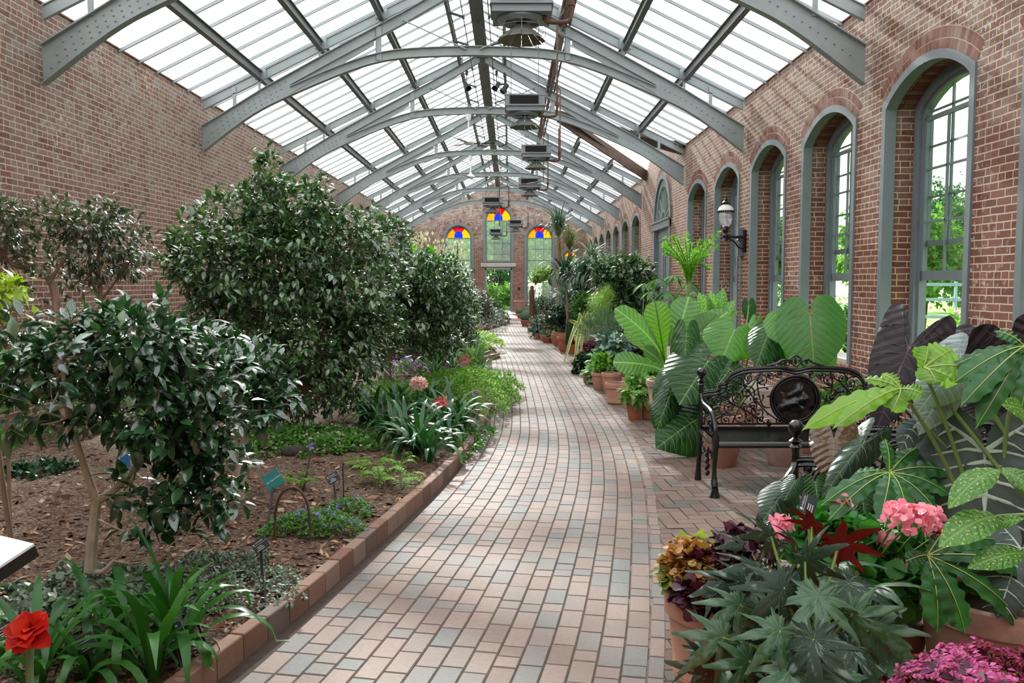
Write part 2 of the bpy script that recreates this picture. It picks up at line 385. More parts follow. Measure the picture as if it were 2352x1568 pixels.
for j in range(ny + 1):
    y = 1.0 + (j / ny) ** 1.6 * 45.3; xe = curbx(y) - .07
    for i in range(nx + 1):
        x = xe + (XL + .012 - xe) * (i / nx) ** 1.2; vs.append((x, y, bedz(x, y)))
fs = [(j * (nx + 1) + i, (j + 1) * (nx + 1) + i, (j + 1) * (nx + 1) + i + 1, j * (nx + 1) + i + 1) for j in range(ny) for i in range(nx)]
mb.add(vs, fs); bed = obj('mulch_bed', mb, M['mulch'], None, 'all'); tag(bed, 'dark bark mulch covering the planting bed left of the path', 'mulch', None, 'stuff')
# loose chips
rs = np.random.RandomState(3); n = 15000
yy = 2.8 + rs.rand(n) ** 1.7 * 12; xx = np.array([curbx(y) for y in yy]) - .1 - rs.rand(n) * (3.6 * (yy / 6).clip(.5, 1.3))
ok = xx > XL + .05; xx = xx[ok]; yy = yy[ok]; n = len(xx); zz = np.array([bedz(a, b) for a, b in zip(xx, yy)]) + .006
L = .008 + rs.rand(n) ** 2.5 * .03; Wd = L * (.3 + .4 * rs.rand(n)); az = rs.rand(n) * 6.28; tl = rs.randn(n) * .25
big = rs.rand(n) < .035; L[big] *= 2.2; Wd[big] *= 2.0
ax = np.stack([np.cos(az), np.sin(az), tl], 1); bx = np.stack([-np.sin(az), np.cos(az), rs.randn(n) * .3], 1)
c = np.stack([xx, yy, zz], 1); V = np.stack([c - ax * L[:, None], c + bx * Wd[:, None], c + ax * L[:, None], c - bx * Wd[:, None]], 1).reshape(-1, 3)
M['chip'] = islandmat('bark_chips', [(0, '4a3528'), (.25, '6e5442'), (.5, '8a6c56'), (.7, '7a4a34'), (.85, 'a8927c'), (.97, 'b59a80')], .85, .2, 60)
o = obj('bark_chips', (V, np.arange(n * 4).reshape(-1, 4), 4), M['chip']); tag(o, 'loose tan and brown bark chips scattered over the mulch', 'bark chips', None, 'stuff')
# ---- walls with openings
def arch_pts(cy, hw, zs, rise, z0, n=14):
    R = (hw * hw + rise * rise) / (2 * rise); zc = zs + rise - R; a0 = math.asin(min(1, hw / R))
    if rise > hw - 1e-6: a0 = PI / 2
    pts = [(cy - hw, z0)] + [(cy - R * math.sin(a0 * (1 - 2 * k / n)), zc + R * math.cos(a0 * (1 - 2 * k / n))) for k in range(n + 1)] + [(cy + hw, z0)]
    return pts
WY = [5.84 + 2.546 * i for i in range(6)]                                # near windows centres: w0..w5 (w5 = 18.57)
WY = [5.90, 8.45, 11.0, 13.53, 16.08, 18.62]
WY2 = [27.55, 30.1, 32.7, 35.2, 37.8, 40.3, 42.9, 45.3]
HWD = .87; ZS = 3.47; RISE = .30; ZSILL = .62
holes = [arch_pts(c, HWD, ZS, RISE, ZSILL) for c in WY + WY2[:-1]] + [arch_pts(45.25, .7, ZS, RISE, ZSILL)]
DY = 22.85; DH = 1.22
dhole = [(DY - DH, .01)] + [(DY - DH * math.cos(PI * k / 20), 3.22 + DH * math.sin(PI * k / 20)) for k in range(21)] + [(DY + DH, .01)]
outer = [(-1.5, 0), (YF, 0), (YF, ZW), (25.9, ZW), (DY, ZW + 1.4), (19.9, ZW), (-1.5, ZW)]
mb = MB(); mb.prism(outer, 'x', XR, XR + .42, 0, holes + [dhole]); wr = struct('wall_right', mb, M['brickR'])
mb = MB(); mb.b2((XL - .4, -1.5, 0), (XL, YF, ZW)); wl = struct('wall_left', mb, M['brickL'])
mb = MB(); mb.prism([(XL - .4, 0), (XL - .4, ZW - .2), (XC, ZR + .1), (XR + .4, ZW - .2), (XR + .4, 0)], 'y', -1.9, -1.5); struct('wall_near', mb, M['brickR'])
# coping course of rowlock bricks
def coping(parent, x0, x1, segs):
    mb = MB()
    for (a, b) in segs:
        y = a
        while y < b: mb.b2((x0, y + .004, ZW - .003), (x1, y + .063, ZW + .045)); y += .068
    obj('coping_bricks', mb, M['archbrick'], parent)
coping(wl, XL - .1, XL + .025, [(4, 46.3)]); coping(wr, XR - .025, XR + .1, [(4, 19.9), (25.9, 46.3)])
def ringbricks(mb, cy, hw, zs, rise, t0, t1, x0, x1, n, ax='x'):
    R = (hw * hw + rise * rise) / (2 * rise); zc = zs + rise - R; a0 = math.asin(min(1, hw / R)); a0 = PI / 2 if rise > hw - 1e-6 else a0
    for k in range(n):
        a = -a0 + 2 * a0 * (k + .06) / n; b = -a0 + 2 * a0 * (k + .94) / n; P = []
        for (rr, an) in ((R + t0, a), (R + t1, a), (R + t1, b), (R + t0, b)): P.append((cy + rr * math.sin(an), zc + rr * math.cos(an)))
        mb.prism(P, ax, x0, x1)
for c in WY + WY2[:5]:
    mb = MB(); ringbricks(mb, c, HWD, ZS, RISE, .045, .145, XR - .004, XR + .02, 29); ringbricks(mb, c, HWD, ZS, RISE, .155, .255, XR - .004, XR + .02, 31)
    pl = MB(); R = (HWD ** 2 + RISE ** 2) / (2 * RISE)
    o = obj('arch_bricks', mb, M['archbrick'], wr)
    mb = MB(); ringbricks(mb, c, HWD, ZS, RISE, .03, .27, XR - .0015, XR + .01, 1)
    R = (HWD ** 2 + RISE ** 2) / (2 * RISE); zc = ZS + RISE - R; a0 = math.asin(HWD / R); P = []
    P = [(c + (R + .03) * math.sin(-a0 + 2 * a0 * k / 16), zc + (R + .03) * math.cos(-a0 + 2 * a0 * k / 16)) for k in range(17)] + [(c + (R + .262) * math.sin(a0 - 2 * a0 * k / 16), zc + (R + .262) * math.cos(a0 - 2 * a0 * k / 16)) for k in range(17)]
    mb = MB(); mb.prism(P, 'x', XR - .002, XR + .02); obj('arch_mortar', mb, M['mortar'], wr)
    # soffit bricks of the reveal
    mb = MB()
    for j in range(2): ringbricks(mb, c, HWD, ZS, RISE, -.012, .02, XR + .012 + j * .15, XR + .155 + j * .15, 27)
    obj('soffit_bricks', mb, M['archbrick2'], wr)
# ---- side windows (built once, copied)
def side_window(hw):
    t = thing('window_1', None, None); t['kind'] = 'structure'
    X0 = XR
    def band(r0, r1, xa, xb, hw_, rise_, zb, n=14):
        """arched band between the offset outlines; local y centred at 0"""
        R = (hw_ ** 2 + rise_ ** 2) / (2 * rise_); zc = ZS + rise_ - R; a0 = math.asin(hw_ / R)
        def ln(off):
            RR = R + off; return [(-(hw_ + off), zb)] + [(RR * math.sin(-a0 + 2 * a0 * k / n) if 0 < k < n else (hw_ + off) * (-1 if k == 0 else 1), zc + RR * math.cos(a0 - 2 * a0 * k / n)) for k in range(n + 1)] + [((hw_ + off), zb)]
        mb = MB(); mb.prism(ln(r1) + ln(r0)[::-1], 'x', xa, xb); return mb
    m = band(0, .055, X0 - .022, X0 + .012, hw, RISE, ZSILL); m2 = band(-.03, 0.0, X0 - .022, X0 + .1, hw, RISE, ZSILL)
    m.add(m2.v, m2.f); obj('arch_trim', m, M['frame'], t)
    h2 = hw - .012; a = band(-.11, -.01, X0 + .3, X0 + .4, h2, RISE, ZSILL); b = band(-.15, -.09, X0 + .34, X0 + .42, h2, RISE, ZSILL)
    a.add(b.v, b.f); obj('window_frame', a, M['frame'], t)
    a = MB(); a.b2((X0 + .02, -h2, ZSILL - .02), (X0 + .42, h2, ZSILL + .04)); obj('window_sill', a, M['stone'], t)
    # lower sash raised; upper sash behind it
    hi = h2 - .15
    s = MB(); zb, zt, x = 1.62, 3.34, X0 + .345
    s.b2((x, -hi, zb), (x + .035, hi, zb + .1)); s.b2((x, -hi, zt - .045), (x + .035, hi, zt))
    for q in (-1, 1): s.b2((x, q * hi, zb), (x + .035, q * (hi - .05), zt))
    for q in (-1, 1): s.b2((x + .005, q * hi / 3 - .011, zb), (x + .03, q * hi / 3 + .011, zt))
    for z in (2.235, 2.79): s.b2((x + .005, -hi, z - .011), (x + .03, hi, z + .011))
    so = obj('lower_sash', s, M['frame'], t); g = MB(); g.b2((x + .015, -hi + .03, zb + .08), (x + .018, hi - .03, zt - .03)); obj('pane', g, M['glass'], so)
    s = MB(); zb, x = 1.98, X0 + .385
    s.b2((x, -hi, zb), (x + .035, hi, zb + .06))
    for q in (-1, 1): s.b2((x, q * hi, zb), (x + .035, q * (hi - .045), 3.36)); s.b2((x + .005, q * hi / 3 - .01, zb), (x + .03, q * hi / 3 + .01, 3.62))
    for z in (2.5, 3.03, 3.4): s.b2((x + .005, -hi, z - .01), (x + .03, hi, z + .01))
    so = obj('upper_sash', s, M['frame'], t); g = MB(); P = [(-hi, zb), (-hi, 3.36)] + [(p[0], p[1]) for p in arch_pts(0, hi, 3.36, .25, 3.36, 10)[1:-1]] + [(hi, 3.36), (hi, zb)]
    g.prism(P, 'x', x + .015, x + .018); obj('pane', g, M['glass'], so); return t
w = side_window(HWD); w.location = (0, WY[0], 0); win = [w]
for i, c in enumerate(WY[1:] + WY2[:-1]):
    d = dup(w, (0, c, 0)); d.name = 'window_%d' % (i + 2)
# ---- right door with fanlight
d = thing('door_1', None, None, (XR, DY, 0)); d['kind'] = 'structure'
mb = MB()
def arcband(mb, cy, zc, r0, r1, xa, xb, a0=0, a1=PI, n=24, mi=0):
    P = [(cy + r1 * math.cos(a0 + (a1 - a0) * k / n), zc + r1 * math.sin(a0 + (a1 - a0) * k / n)) for k in range(n + 1)] + [(cy + r0 * math.cos(a1 - (a1 - a0) * k / n), zc + r0 * math.sin(a1 - (a1 - a0) * k / n)) for k in range(n + 1)]
    mb.prism(P, 'x', xa, xb, mi)
arcband(mb, DY, 3.22, DH - .1, DH + .06, XR - .03, XR + .12); arcband(mb, DY, 3.22, DH - .3, DH - .1, XR + .02, XR + .12)
for q in (-1, 1): mb.b2((XR - .03, DY + q * (DH + .06), 0), (XR + .12, DY + q * (DH - .16), 3.22))
mb.b2((XR - .06, DY - DH - .06, 3.02), (XR + .12, DY + DH + .06, 3.22)); mb.b2((XR - .09, DY - DH - .1, 3.2), (XR + .1, DY + DH + .1, 3.25))
for k in range(1, 8):
    a = PI * k / 8; mb.bar((XR + .06, DY + .3 * math.cos(a), 3.22 + .3 * math.sin(a)), (XR + .06, DY + .95 * math.cos(a), 3.22 + .95 * math.sin(a)), .05, .04, (1, 0, 0))
arcband(mb, DY, 3.22, .24, .32, XR + .03, XR + .09)
obj('door_frame', mb, M['frame'], d)
mb = MB(); mb.prism([(DY + .95 * math.cos(PI * k / 20), 3.22 + .95 * math.sin(PI * k / 20)) for k in range(21)], 'x', XR + .055, XR + .06); obj('fanlight_pane', mb, M['hazeglass'], d)
for q in (-1, 1):
    mb = MB(); ya, yb = sorted((DY + q * .01, DY + q * (DH - .17))); mb.b2((XR + .08, ya, .02), (XR + .13, yb, 3.0)); cyy = (ya + yb) / 2
    for (z0, z1) in ((.2, 1.0), (1.15, 2.75)):
        for (p0, p1) in (((ya + .1, z0), (ya + .14, z1)), ((yb - .14, z0), (yb - .1, z1)), ((ya + .1, z0), (yb - .1, z0 + .04)), ((ya + .1, z1 - .04), (yb - .1, z1))): mb.b2((XR + .06, p0[0], p0[1]), (XR + .082, p1[0], p1[1]))
    obj('door_leaf', mb, M['frame'], d)
mb = MB(); ringbricks(mb, DY, DH, 3.22, DH, .07, .17, XR - .004, XR + .02, 40); ringbricks(mb, DY, DH, 3.22, DH, .18, .28, XR - .004, XR + .02, 44); obj('arch_bricks', mb, M['archbrick'], wr)
# ---- far wall
def semi(cx, hw, zs, z0): return [(cx - hw, z0)] + [(cx - hw * math.cos(PI * k / 20), zs + hw * math.sin(PI * k / 20)) for k in range(21)] + [(cx + hw, z0)]
FW = [(-.62, .80, 5.02, 2.75), (-2.79, .80, 3.98, .35), (1.62, .80, 3.98, .35), (-4.55, .5, 2.98, .35), (3.30, .5, 2.98, .35)]
dx0, dx1, dzt = -1.36, .13, 2.34
outer = [(XL - .4, 0), (XL - .4, ZW - .2), (XC, ZR + .1), (XR + .4, ZW - .2), (XR + .4, 0), (dx1, 0), (dx1, dzt), (dx0, dzt), (dx0, 0)]
mb = MB(); mb.prism(outer, 'y', YF, YF + .4, 0, [semi(*w_) for w_ in FW]); wf = struct('wall_far', mb, M['brickF'])
for i, (cx, hw, zs, z0) in enumerate(FW):
    t = thing('window_%d' % (20 + i), None, None, (cx, YF, 0)); t['kind'] = 'structure'
    mb = MB(); o_ = semi(cx, hw + .03, zs, z0); in_ = semi(cx, hw - .10, zs, z0 + .0); mb.prism(o_ + in_[::-1], 'y', YF - .03, YF + .25)
    o2 = semi(cx, hw - .09, zs, z0); i2 = semi(cx, hw - .16, zs, z0); mb.prism(o2 + i2[::-1], 'y', YF + .05, YF + .25)
    mb.b2((cx - hw - .02, YF - .05, z0 - .06), (cx + hw + .02, YF + .25, z0 + .04)); g = hw - .14
    zb = zs + .02 if i else zs - .08
    obj('window_frame', mb, M['frame'], t)
    mu = MB(); nh = int((zb - z0) / .52)
    for q in (-1, 1): mu.b2((cx + q * g / 3 - .012, YF + .08, z0), (cx + q * g / 3 + .012, YF + .12, zb))
    for k in range(1, nh + 1): mu.b2((cx - g, YF + .08, zb - k * .54 * (1.12 if hw > .7 else .9) - (.022 if k % 2 == 0 else .012)), (cx + g, YF + .12, zb - k * .54 * (1.12 if hw > .7 else .9) + .012))
    mu.b2((cx - g, YF + .07, zb - .03), (cx + g, YF + .13, zb + .01)); obj('muntins', mu, M['frame'], t)
    gp = MB(); gp.b2((cx - g - .02, YF + .1, z0), (cx + g + .02, YF + .104, zb)); obj('pane', gp, M['hazeglass'], t)
    # stained fan: blue centre, amber sides, red keystone
    up = .16 if hw > .7 else .09; r0 = g * .34; fan = MB(); mats = [M['sgB'], M['sgO'], M['sgY'], M['sgR']]; y0, y1 = YF + .1, YF + .106
    def sect(a0, a1, mi, rr0, rr1, n=8):
        def ri(a):
            c_, s_ = abs(math.cos(a)), math.sin(a)
            if c_ > 1e-6 and s_ * r0 / c_ <= up: return r0 / c_
            return up * s_ + math.sqrt(max(0, (up * s_) ** 2 - up * up + r0 * r0))
        P = [(cx + rr1 * math.cos(a0 + (a1 - a0) * k / n), zb + rr1 * math.sin(a0 + (a1 - a0) * k / n)) for k in range(n + 1)] + [(cx + ri(a1 - (a1 - a0) * k / n) * math.cos(a1 - (a1 - a0) * k / n), zb + ri(a1 - (a1 - a0) * k / n) * math.sin(a1 - (a1 - a0) * k / n)) for k in range(n + 1)]
        fan.prism(P, 'y', y0, y1, mi)
    fan.prism([(cx - r0, zb), (cx + r0, zb)] + [(cx + r0 * math.cos(PI * k / 10), zb + up + r0 * math.sin(PI * k / 10)) for k in range(11)], 'y', y0 - .004, y1, 0)
    a1, a2 = math.radians(57), math.radians(123); R_ = g + (.0 if i else .08)
    sect(0.0, a1, 2, 0.001, R_); sect(a1, a2, 3, 0.001, R_); sect(a2, PI, 1, 0.001, R_)
    obj('stained_glass', fan, mats, t)
    ld = MB()
    for a in (a1, a2): ld.bar((cx + r0 * math.cos(a), YF + .095, zb + r0 * math.sin(a)), (cx + R_ * math.cos(a), YF + .095, zb + R_ * math.sin(a)), .015, .015, (0, 1, 0))
    ld.tube([(cx + r0 * math.cos(PI * k / 10), YF + .095, zb + up + r0 * math.sin(PI * k / 10)) for k in range(11)], .008, 4); obj('leading', ld, M['frame'], t)
    mb = MB(); ringbricks(mb, cx, hw, zs, hw, .05, .2, YF - .004, YF + .02, 44 if hw > .7 else 30, 'y'); obj('arch_bricks', mb, M['archbrickF'], wf)
mb = MB(); mb.b2((-1.58, YF - .05, dzt + .1), (.33, YF + .1, 2.66)); obj('stone_lintel', mb, M['stone'], wf)
t = thing('door_2', None, None, ((dx0 + dx1) / 2, YF, 0)); t['kind'] = 'structure'
mb = MB()
for (a, b) in ((dx0 - .02, dx0 + .08), (dx1 - .08, dx1 + .02)): mb.b2((a, YF - .03, 0), (b, YF + .3, dzt + .03))
mb.b2((dx0, YF - .03, dzt - .06), (dx1, YF + .3, dzt + .06)); obj('door_frame', mb, M['frame'], t)
mb = MB(); mb.b2((dx1 - .12, YF + .3, .02), (dx1 - .07, YF + 1.0, 2.2)); obj('door_leaf', mb, M['steeld'], t)
mb = MB(); mb.b2((dx0 - .3, YF - .1, -.005), (dx1 + .3, YF + .9, .012)); obj('threshold', mb, M['stone'], t)
o = MB(); o.b2((.42, YF - .02, 1.2), (.58, YF, 1.32)); sg = obj('wall_plaque', o, M['blackm'], None, False, (.5, YF, 1.26)); tag(sg, 'small black plaque on the brick pier right of the far doorway', 'plaque')
# ---- ceiling: glass, bars, purlins
ce = thing('ceiling', None, None); ce['kind'] = 'structure'
mb = MB(); GV = .0
def valley_x(y):                                                       # where the dormer cuts the right slope
    k = abs(y - DY) / 2.95; return 4.3 if k >= 1 else lerp(1.25, XR + .05, k)
ys = [-1.5] + [3.9 + .61 * k for k in range(70)] + [YF + .3]
for j in range(len(ys) - 1):
    a, b = ys[j] + .01, ys[j + 1] - .01; ym = (a + b) / 2
    mb.add([(XL - .25, a, roofz(XL - .25)), (XC - .1, a, roofz(XC - .1)), (XC - .1, b, roofz(XC - .1)), (XL - .25, b, roofz(XL - .25))], [(0, 1, 2, 3)])
    xa, xb = min(XR + .25, valley_x(a) if a > 19.8 else 9), min(XR + .25, valley_x(b) if b > 19.8 else 9)
    if b > 26.2: xa = xb = XR + .25
    mb.add([(xa, a, roofz(xa)), (XC + .1, a, roofz(XC + .1)), (XC + .1, b, roofz(XC + .1)), (xb, b, roofz(xb))], [(0, 3, 2, 1)])
zd = ZW + 1.4
for q in (-1, 1):
    mb.add([(1.25, DY, zd + .02), (XR + .3, DY, zd + .02), (XR + .3, DY + q * 2.95, ZW), (XR + .05, DY + q * 2.95, ZW)], [(0, 1, 2, 3)])
obj('glass_panes', mb, M['roof'], ce)
mb = MB()
for y in ys[1:-1]:
    mb.bar((XL, y, roofz(XL) - .02), (XC - .08, y, ZR - .05), .03, .045, (0, 0, 1)); xv = min(XR, valley_x(y)) if 19.9 < y < 25.8 else XR
    mb.bar((xv, y, roofz(xv) - .02), (XC + .08, y, ZR - .05), .03, .045, (0, 0, 1))
obj('glazing_bars', mb, M['alu'], ce)
for k in range(1, 5):
    for q in (-1, 1):
        x = XC + q * (HS - 1.045 * k); z = roofz(x) - .13; mb = MB(); w_ = .09 if k < 4 else .06
        segs = [(-1.5, YF)] if (q < 0 or k > 3) else [(-1.5, 21.2 if k > 1 else 20.4), (24.5 if k > 1 else 25.3, YF)]
        for (a, b) in segs: mb.b2((x - .012, a, z - .075), (x + .012, b, z + .075)); mb.b2((x - w_ / 2, a, z - .08), (x + w_ / 2, b, z - .065)); mb.b2((x - w_ / 2, a, z + .065), (x + w_ / 2, b, z + .08))
        obj('purlin', mb, M['steeld'], ce)
mb = MB(); mb.b2((XC - .07, -1.5, ZR - .26), (XC + .07, YF, ZR - .05)); mb.b2((XC - .13, -1.5, ZR - .28), (XC + .13, YF, ZR - .25)); obj('ridge_beam', mb, M['steeld'], ce)
mb = MB()
for q in (-1, 1):
    mb.bar((1.25, DY, zd - .08), (XR, DY + q * 2.9, ZW + .0), .22, .1); mb.bar((1.3, DY + q * .14, zd - .16), (XR, DY + q * 2.6, ZW - .02), .05, .3)
mb.bar((1.25, DY, zd - .04), (XR + .2, DY, zd - .04), .14, .12); mb.b2((XR - .25, 19.95, ZW + .02), (XR + .1, 20.7, ZW + .22)); obj('dormer_timber', mb, M['wood'], ce)
# vent gear under the ridge
mb = MB()
for q in (-1, 1):
    xs = XC + q * .24; mb.tube([(xs, 2, ZR - .5), (xs, 45, ZR - .5)], .012, 5)
    y = 3.0
    while y < 45:
        xo = XC + q * .5; mb.bar((xs, y, ZR - .48), (xo, y, roofz(xo) - .16), .12, .02); mb.ball((xs, y, ZR - .5), .03, 6)
        mb.tube([(xs, y, ZR - .5), (XC, y + 1.1, ZR - .28)], .006, 4); mb.tube([(xs, y, ZR - .5), (XC, y - 1.1, ZR - .28)], .006, 4); y += 1.9
o = obj('vent_gear', mb, M['steeld'], ce)
# ---- trusses
TY = [9.87, 14.9, 19.97, 26.3, 31.55, 36.62, 42.0]
offs = [0, 1.0, 1.62, 2.3, 3.3, 3.9, 4.68]; lowz = [5.49, 5.455, 5.375, 5.16, 4.74, 4.42, 3.85]
topo = [0, 1.2, 2.3, 3.6, 4.68]; topz = [6.88, 6.20, 5.63, 4.93, 4.28]
def lowf(x):
    d_ = abs(x - XC); k = np.interp(d_, [p for p in np.linspace(0, 4.68, 60)], LZ); return float(k)
def hermite(xs, ys, q):
    P = catmull([(a, b, 0) for a, b in zip(xs, ys)], 12); return np.interp(q, [p.x for p in P], [p.y for p in P])
LZ = hermite(offs, lowz, np.linspace(0, 4.68, 60))
def topf(x): return float(np.interp(abs(x - XC), topo, topz))
def make_truss():
    t = thing('roof_truss', '', 'truss')
    n = 44; xs = [XC - 4.68 + 9.36 * i / n for i in range(n + 1)]
    def chord(name, fa, fb, xs_, th=.02, fl=.12, low=True, up=True):
        mb = MB(); P = [(x, fa(x)) for x in xs_] + [(x, fb(x)) for x in xs_[::-1]]; mb.prism(P, 'y', -th / 2, th / 2)
        if low:
            for a, b in zip(xs_[:-1], xs_[1:]): mb.bar((a, 0, fa(a)), (b, 0, fa(b)), fl, .014)
        if up:
            for a, b in zip(xs_[:-1], xs_[1:]): mb.bar((a, 0, fb(b) if False else fb(a)), (b, 0, fb(b)), fl, .014)
        return mb
    SP = 3.15
    for q in (-1, 1):
        xs_ = sorted([XC + q * (SP + (4.68 - SP) * i / 12) for i in range(13)])
        mb = chord('', lowf, topf, xs_); r_ = random.Random(1)
        for i in range(14):
            d_ = 3.3 + 1.3 * i / 14; x = XC + q * d_
            for f in (.14, .5, .86): mb.ball((x + (f - .5) * .2, -.014, lerp(lowf(x), topf(x), f)), .013, 6)
        obj('end_plate', mb, M['steel'], t)
        xs_ = sorted([XC + q * (.06 + (SP - .06) * i / 16) for i in range(17)])
        obj('top_chord', chord('', lambda x: topf(x) - .19, topf, xs_), M['steel'], t)
        p = XC + q * 1.62; mb = MB(); mb.b2((p - .05, -.03, lowf(p) + .03), (p + .05, -.01, topf(p) - .02)); mb.b2((p - .05, -.03, lowf(p) + .03), (p - .035, .05, topf(p) - .05)); obj('post', mb, M['steel'], t)
        a = XC + q * 3.2; b = XC + q * 1.7; mb = MB(); mb.prism([(a, lowf(a) + .02), (a, lowf(a) + .18), (b, topf(b) - .14), (b, topf(b) - .28)], 'y', -.02, .02); obj('strut', mb, M['steel'], t)
        a = Vector((XC + q * 1.2, -.04, topf(XC + 1.2) - .13)); b = Vector((XC + q * .12, -.04, lowf(XC) + .09)); mb = MB(); mb.tube([a, b], .013, 6); mb.bar(a, lerp(a, b, .12), .02, .06, (0, 1, 0)); mb.bar(lerp(a, b, .88), b, .02, .06, (0, 1, 0)); obj('tie_rod', mb, M['steel'], t)
        # rafter channel over the truss, with its brackets
        xs_ = sorted([XC + q * (.45 + (4.66 - .45) * i / 4) for i in range(5)]); mb = chord('', lambda x: roofz(x) - .21, lambda x: roofz(x) - .055, xs_, .015, .06)
        for k in (1, 2, 3):
            x = XC + q * (HS - 1.045 * k); mb.b2((x - .04, -.03, max(topf(x) - .02, 0)), (x + .0, .0, roofz(x) - .1)); mb.box((x, -.02, roofz(x) - .1), (.2, .03, .16))
        x = XC + q * 4.1; mb.b2((x - .04, -.03, topf(x) - .02), (x + .02, .0, roofz(x) - .1))
        obj('rafter', mb, M['steel'], t)
    xs_ = [XC - SP + 2 * SP * i / 36 for i in range(37)]; mb = chord('', lowf, lambda x: lowf(x) + .145, xs_)
    obj('arched_chord', mb, M['steel'], t); return t
names = ['grey steel roof truss nearest the camera, only its two riveted ends in view', 'grey steel roof truss above the biggest ceiling heater, first full arch from the camera', 'grey steel roof truss carrying the black spotlights, second full arch from the camera', 'grey steel roof truss just behind the dormer, third full arch from the camera', 'grey steel roof truss, fourth full arch from the camera', 'grey steel roof truss, second arch from the far gable wall', 'grey steel roof truss standing closest to the far brick gable']
tr = make_truss(); tr.location = (0, TY[0], 0); tr['label'] = names[0]; tr['group'] = 'steel roof trusses'
for y, nm in zip(TY[1:], names[1:]): dup(tr, (0, y, 0), nm)
# ---- unit heaters
def make_heater():
    t = thing('unit_heater', '', 'heater', (0, 0, 0), 'heaters hanging under the roof')
    mb = MB(); w = .31; mb.b2((-w, -.28, .11), (w, .28, .26)); mb.b2((-w - .01, -.29, .25), (w + .01, .29, .275)); mb.b2((-w - .01, -.29, .09), (w + .01, .29, .115)); mb.b2((-w + .01, -.26, .02), (w - .01, .26, .11)); obj('cabinet', mb, M['heater'], t)
    mb = MB(); mb.b2((-w + .07, -.295, .12), (w - .1, -.27, .245))
    for k in range(12): mb.b2((-w + .07, -.3, .124 + k * .0102), (w - .1, -.29, .128 + k * .0102))
    obj('coil', mb, M['coil'], t)
    mb = MB(); mb.lathe([(.24, .03), (.25, .0), (.2, -.035), (.19, -.02)], (0, 0, 0), 24); obj('collar', mb, M['heater'], t)
    mb = MB()
    for k in range(4):
        a = k * PI / 2 + .4; mb.bar((0, 0, -.01), (.18 * math.cos(a), .18 * math.sin(a), -.02), .09, .008)
    mb.lathe([(.001, .0), (.05, .0), (.05, -.05), (.001, -.05)], (0, 0, 0), 12); obj('fan', mb, M['blackm'], t)
    mb = MB()
    for k in range(12):
        a0, a1 = 2 * PI * k / 12, 2 * PI * (k + .95) / 12; c_ = lambda r, a, z: (r * math.cos(a), r * math.sin(a), z)
        mb.add([c_(.08, a0, -.06), c_(.08, a1, -.06), c_(.25, a1, -.19), c_(.25, a0, -.2), c_(.08, a0, -.065), c_(.08, a1, -.065), c_(.25, a1, -.197), c_(.25, a0, -.207)], [(0, 1, 2, 3), (7, 6, 5, 4), (0, 4, 5, 1), (1, 5, 6, 2), (2, 6, 7, 3), (3, 7, 4, 0)])
    mb.lathe([(.001, -.045), (.08, -.05), (.08, -.07), (.001, -.075)], (0, 0, 0), 12); obj('diffuser_cone', mb, plain('diffuser_enamel', '6f6f68', .5), t)
    mb = MB()
    for r, z in ((.22, -.0), (.25, -.08), (.25, -.16)): mb.tube([(r * math.cos(2 * PI * k / 20), r * math.sin(2 * PI * k / 20), z) for k in range(20)], .003, 4, closed=True)
    for k in range(8):
        a = 2 * PI * k / 8; mb.tube([(.2 * math.cos(a), .2 * math.sin(a), .0), (.255 * math.cos(a), .255 * math.sin(a), -.08), (.25 * math.cos(a), .25 * math.sin(a), -.16), (.18 * math.cos(a), .18 * math.sin(a), -.2)], .003, 4)
    obj('wire_guard', mb, M['heater'], t)
    mb = MB()
    for q in (-1, 1): mb.tube([(q * .22, .1, .27), (q * .22, .1, 1.6)], .007, 5)
    obj('hanger_rod', mb, M['steeld'], t)
    mb = MB(); mb.tube(catmull([(.24, -.1, .1), (.24, -.1, -.0), (.27, -.1, -.04), (.42, -.1, -.045), (.5, -.1, -.01), (.51, -.1, .15)], 4), .022, 8); mb.lathe([(.035, -.02), (.035, .03)], (.24, -.1, .05), 8); mb.lathe([(.035, 0), (.035, .05)], (.51, -.1, .12), 8)
    mb.tube([(.51, -.1, .15), (.51, -.1, .6)], .018, 6); obj('pipe_elbow', mb, M['rust'], t); return t
HP = [(.12, 9.0, 4.30, 'grey ceiling unit heater at the top of the picture, largest of them'), (.24, 13.8, 4.27, 'grey ceiling unit heater, second from the camera, beside the brown dormer timber'), (.57, 18.6, 4.25, 'grey ceiling unit heater, third from the camera'), (.56, 24.2, 4.23, 'grey ceiling unit heater, fourth from the camera, right of the ridge'), (-.54, 27.0, 3.98, 'grey ceiling unit heater hanging in front of the top of the tall middle stained window'), (.25, 35.6, 3.9, 'grey ceiling unit heater overlapping the right edge of the tall middle window'), (-.65, 40.0, 3.8, 'small far grey ceiling unit heater framed inside the tall middle window')]
h = make_heater(); h.location = HP[0][:3]; h['label'] = HP[0][3]
for x, y, z, l in HP[1:]: dup(h, (x, y, z), l)
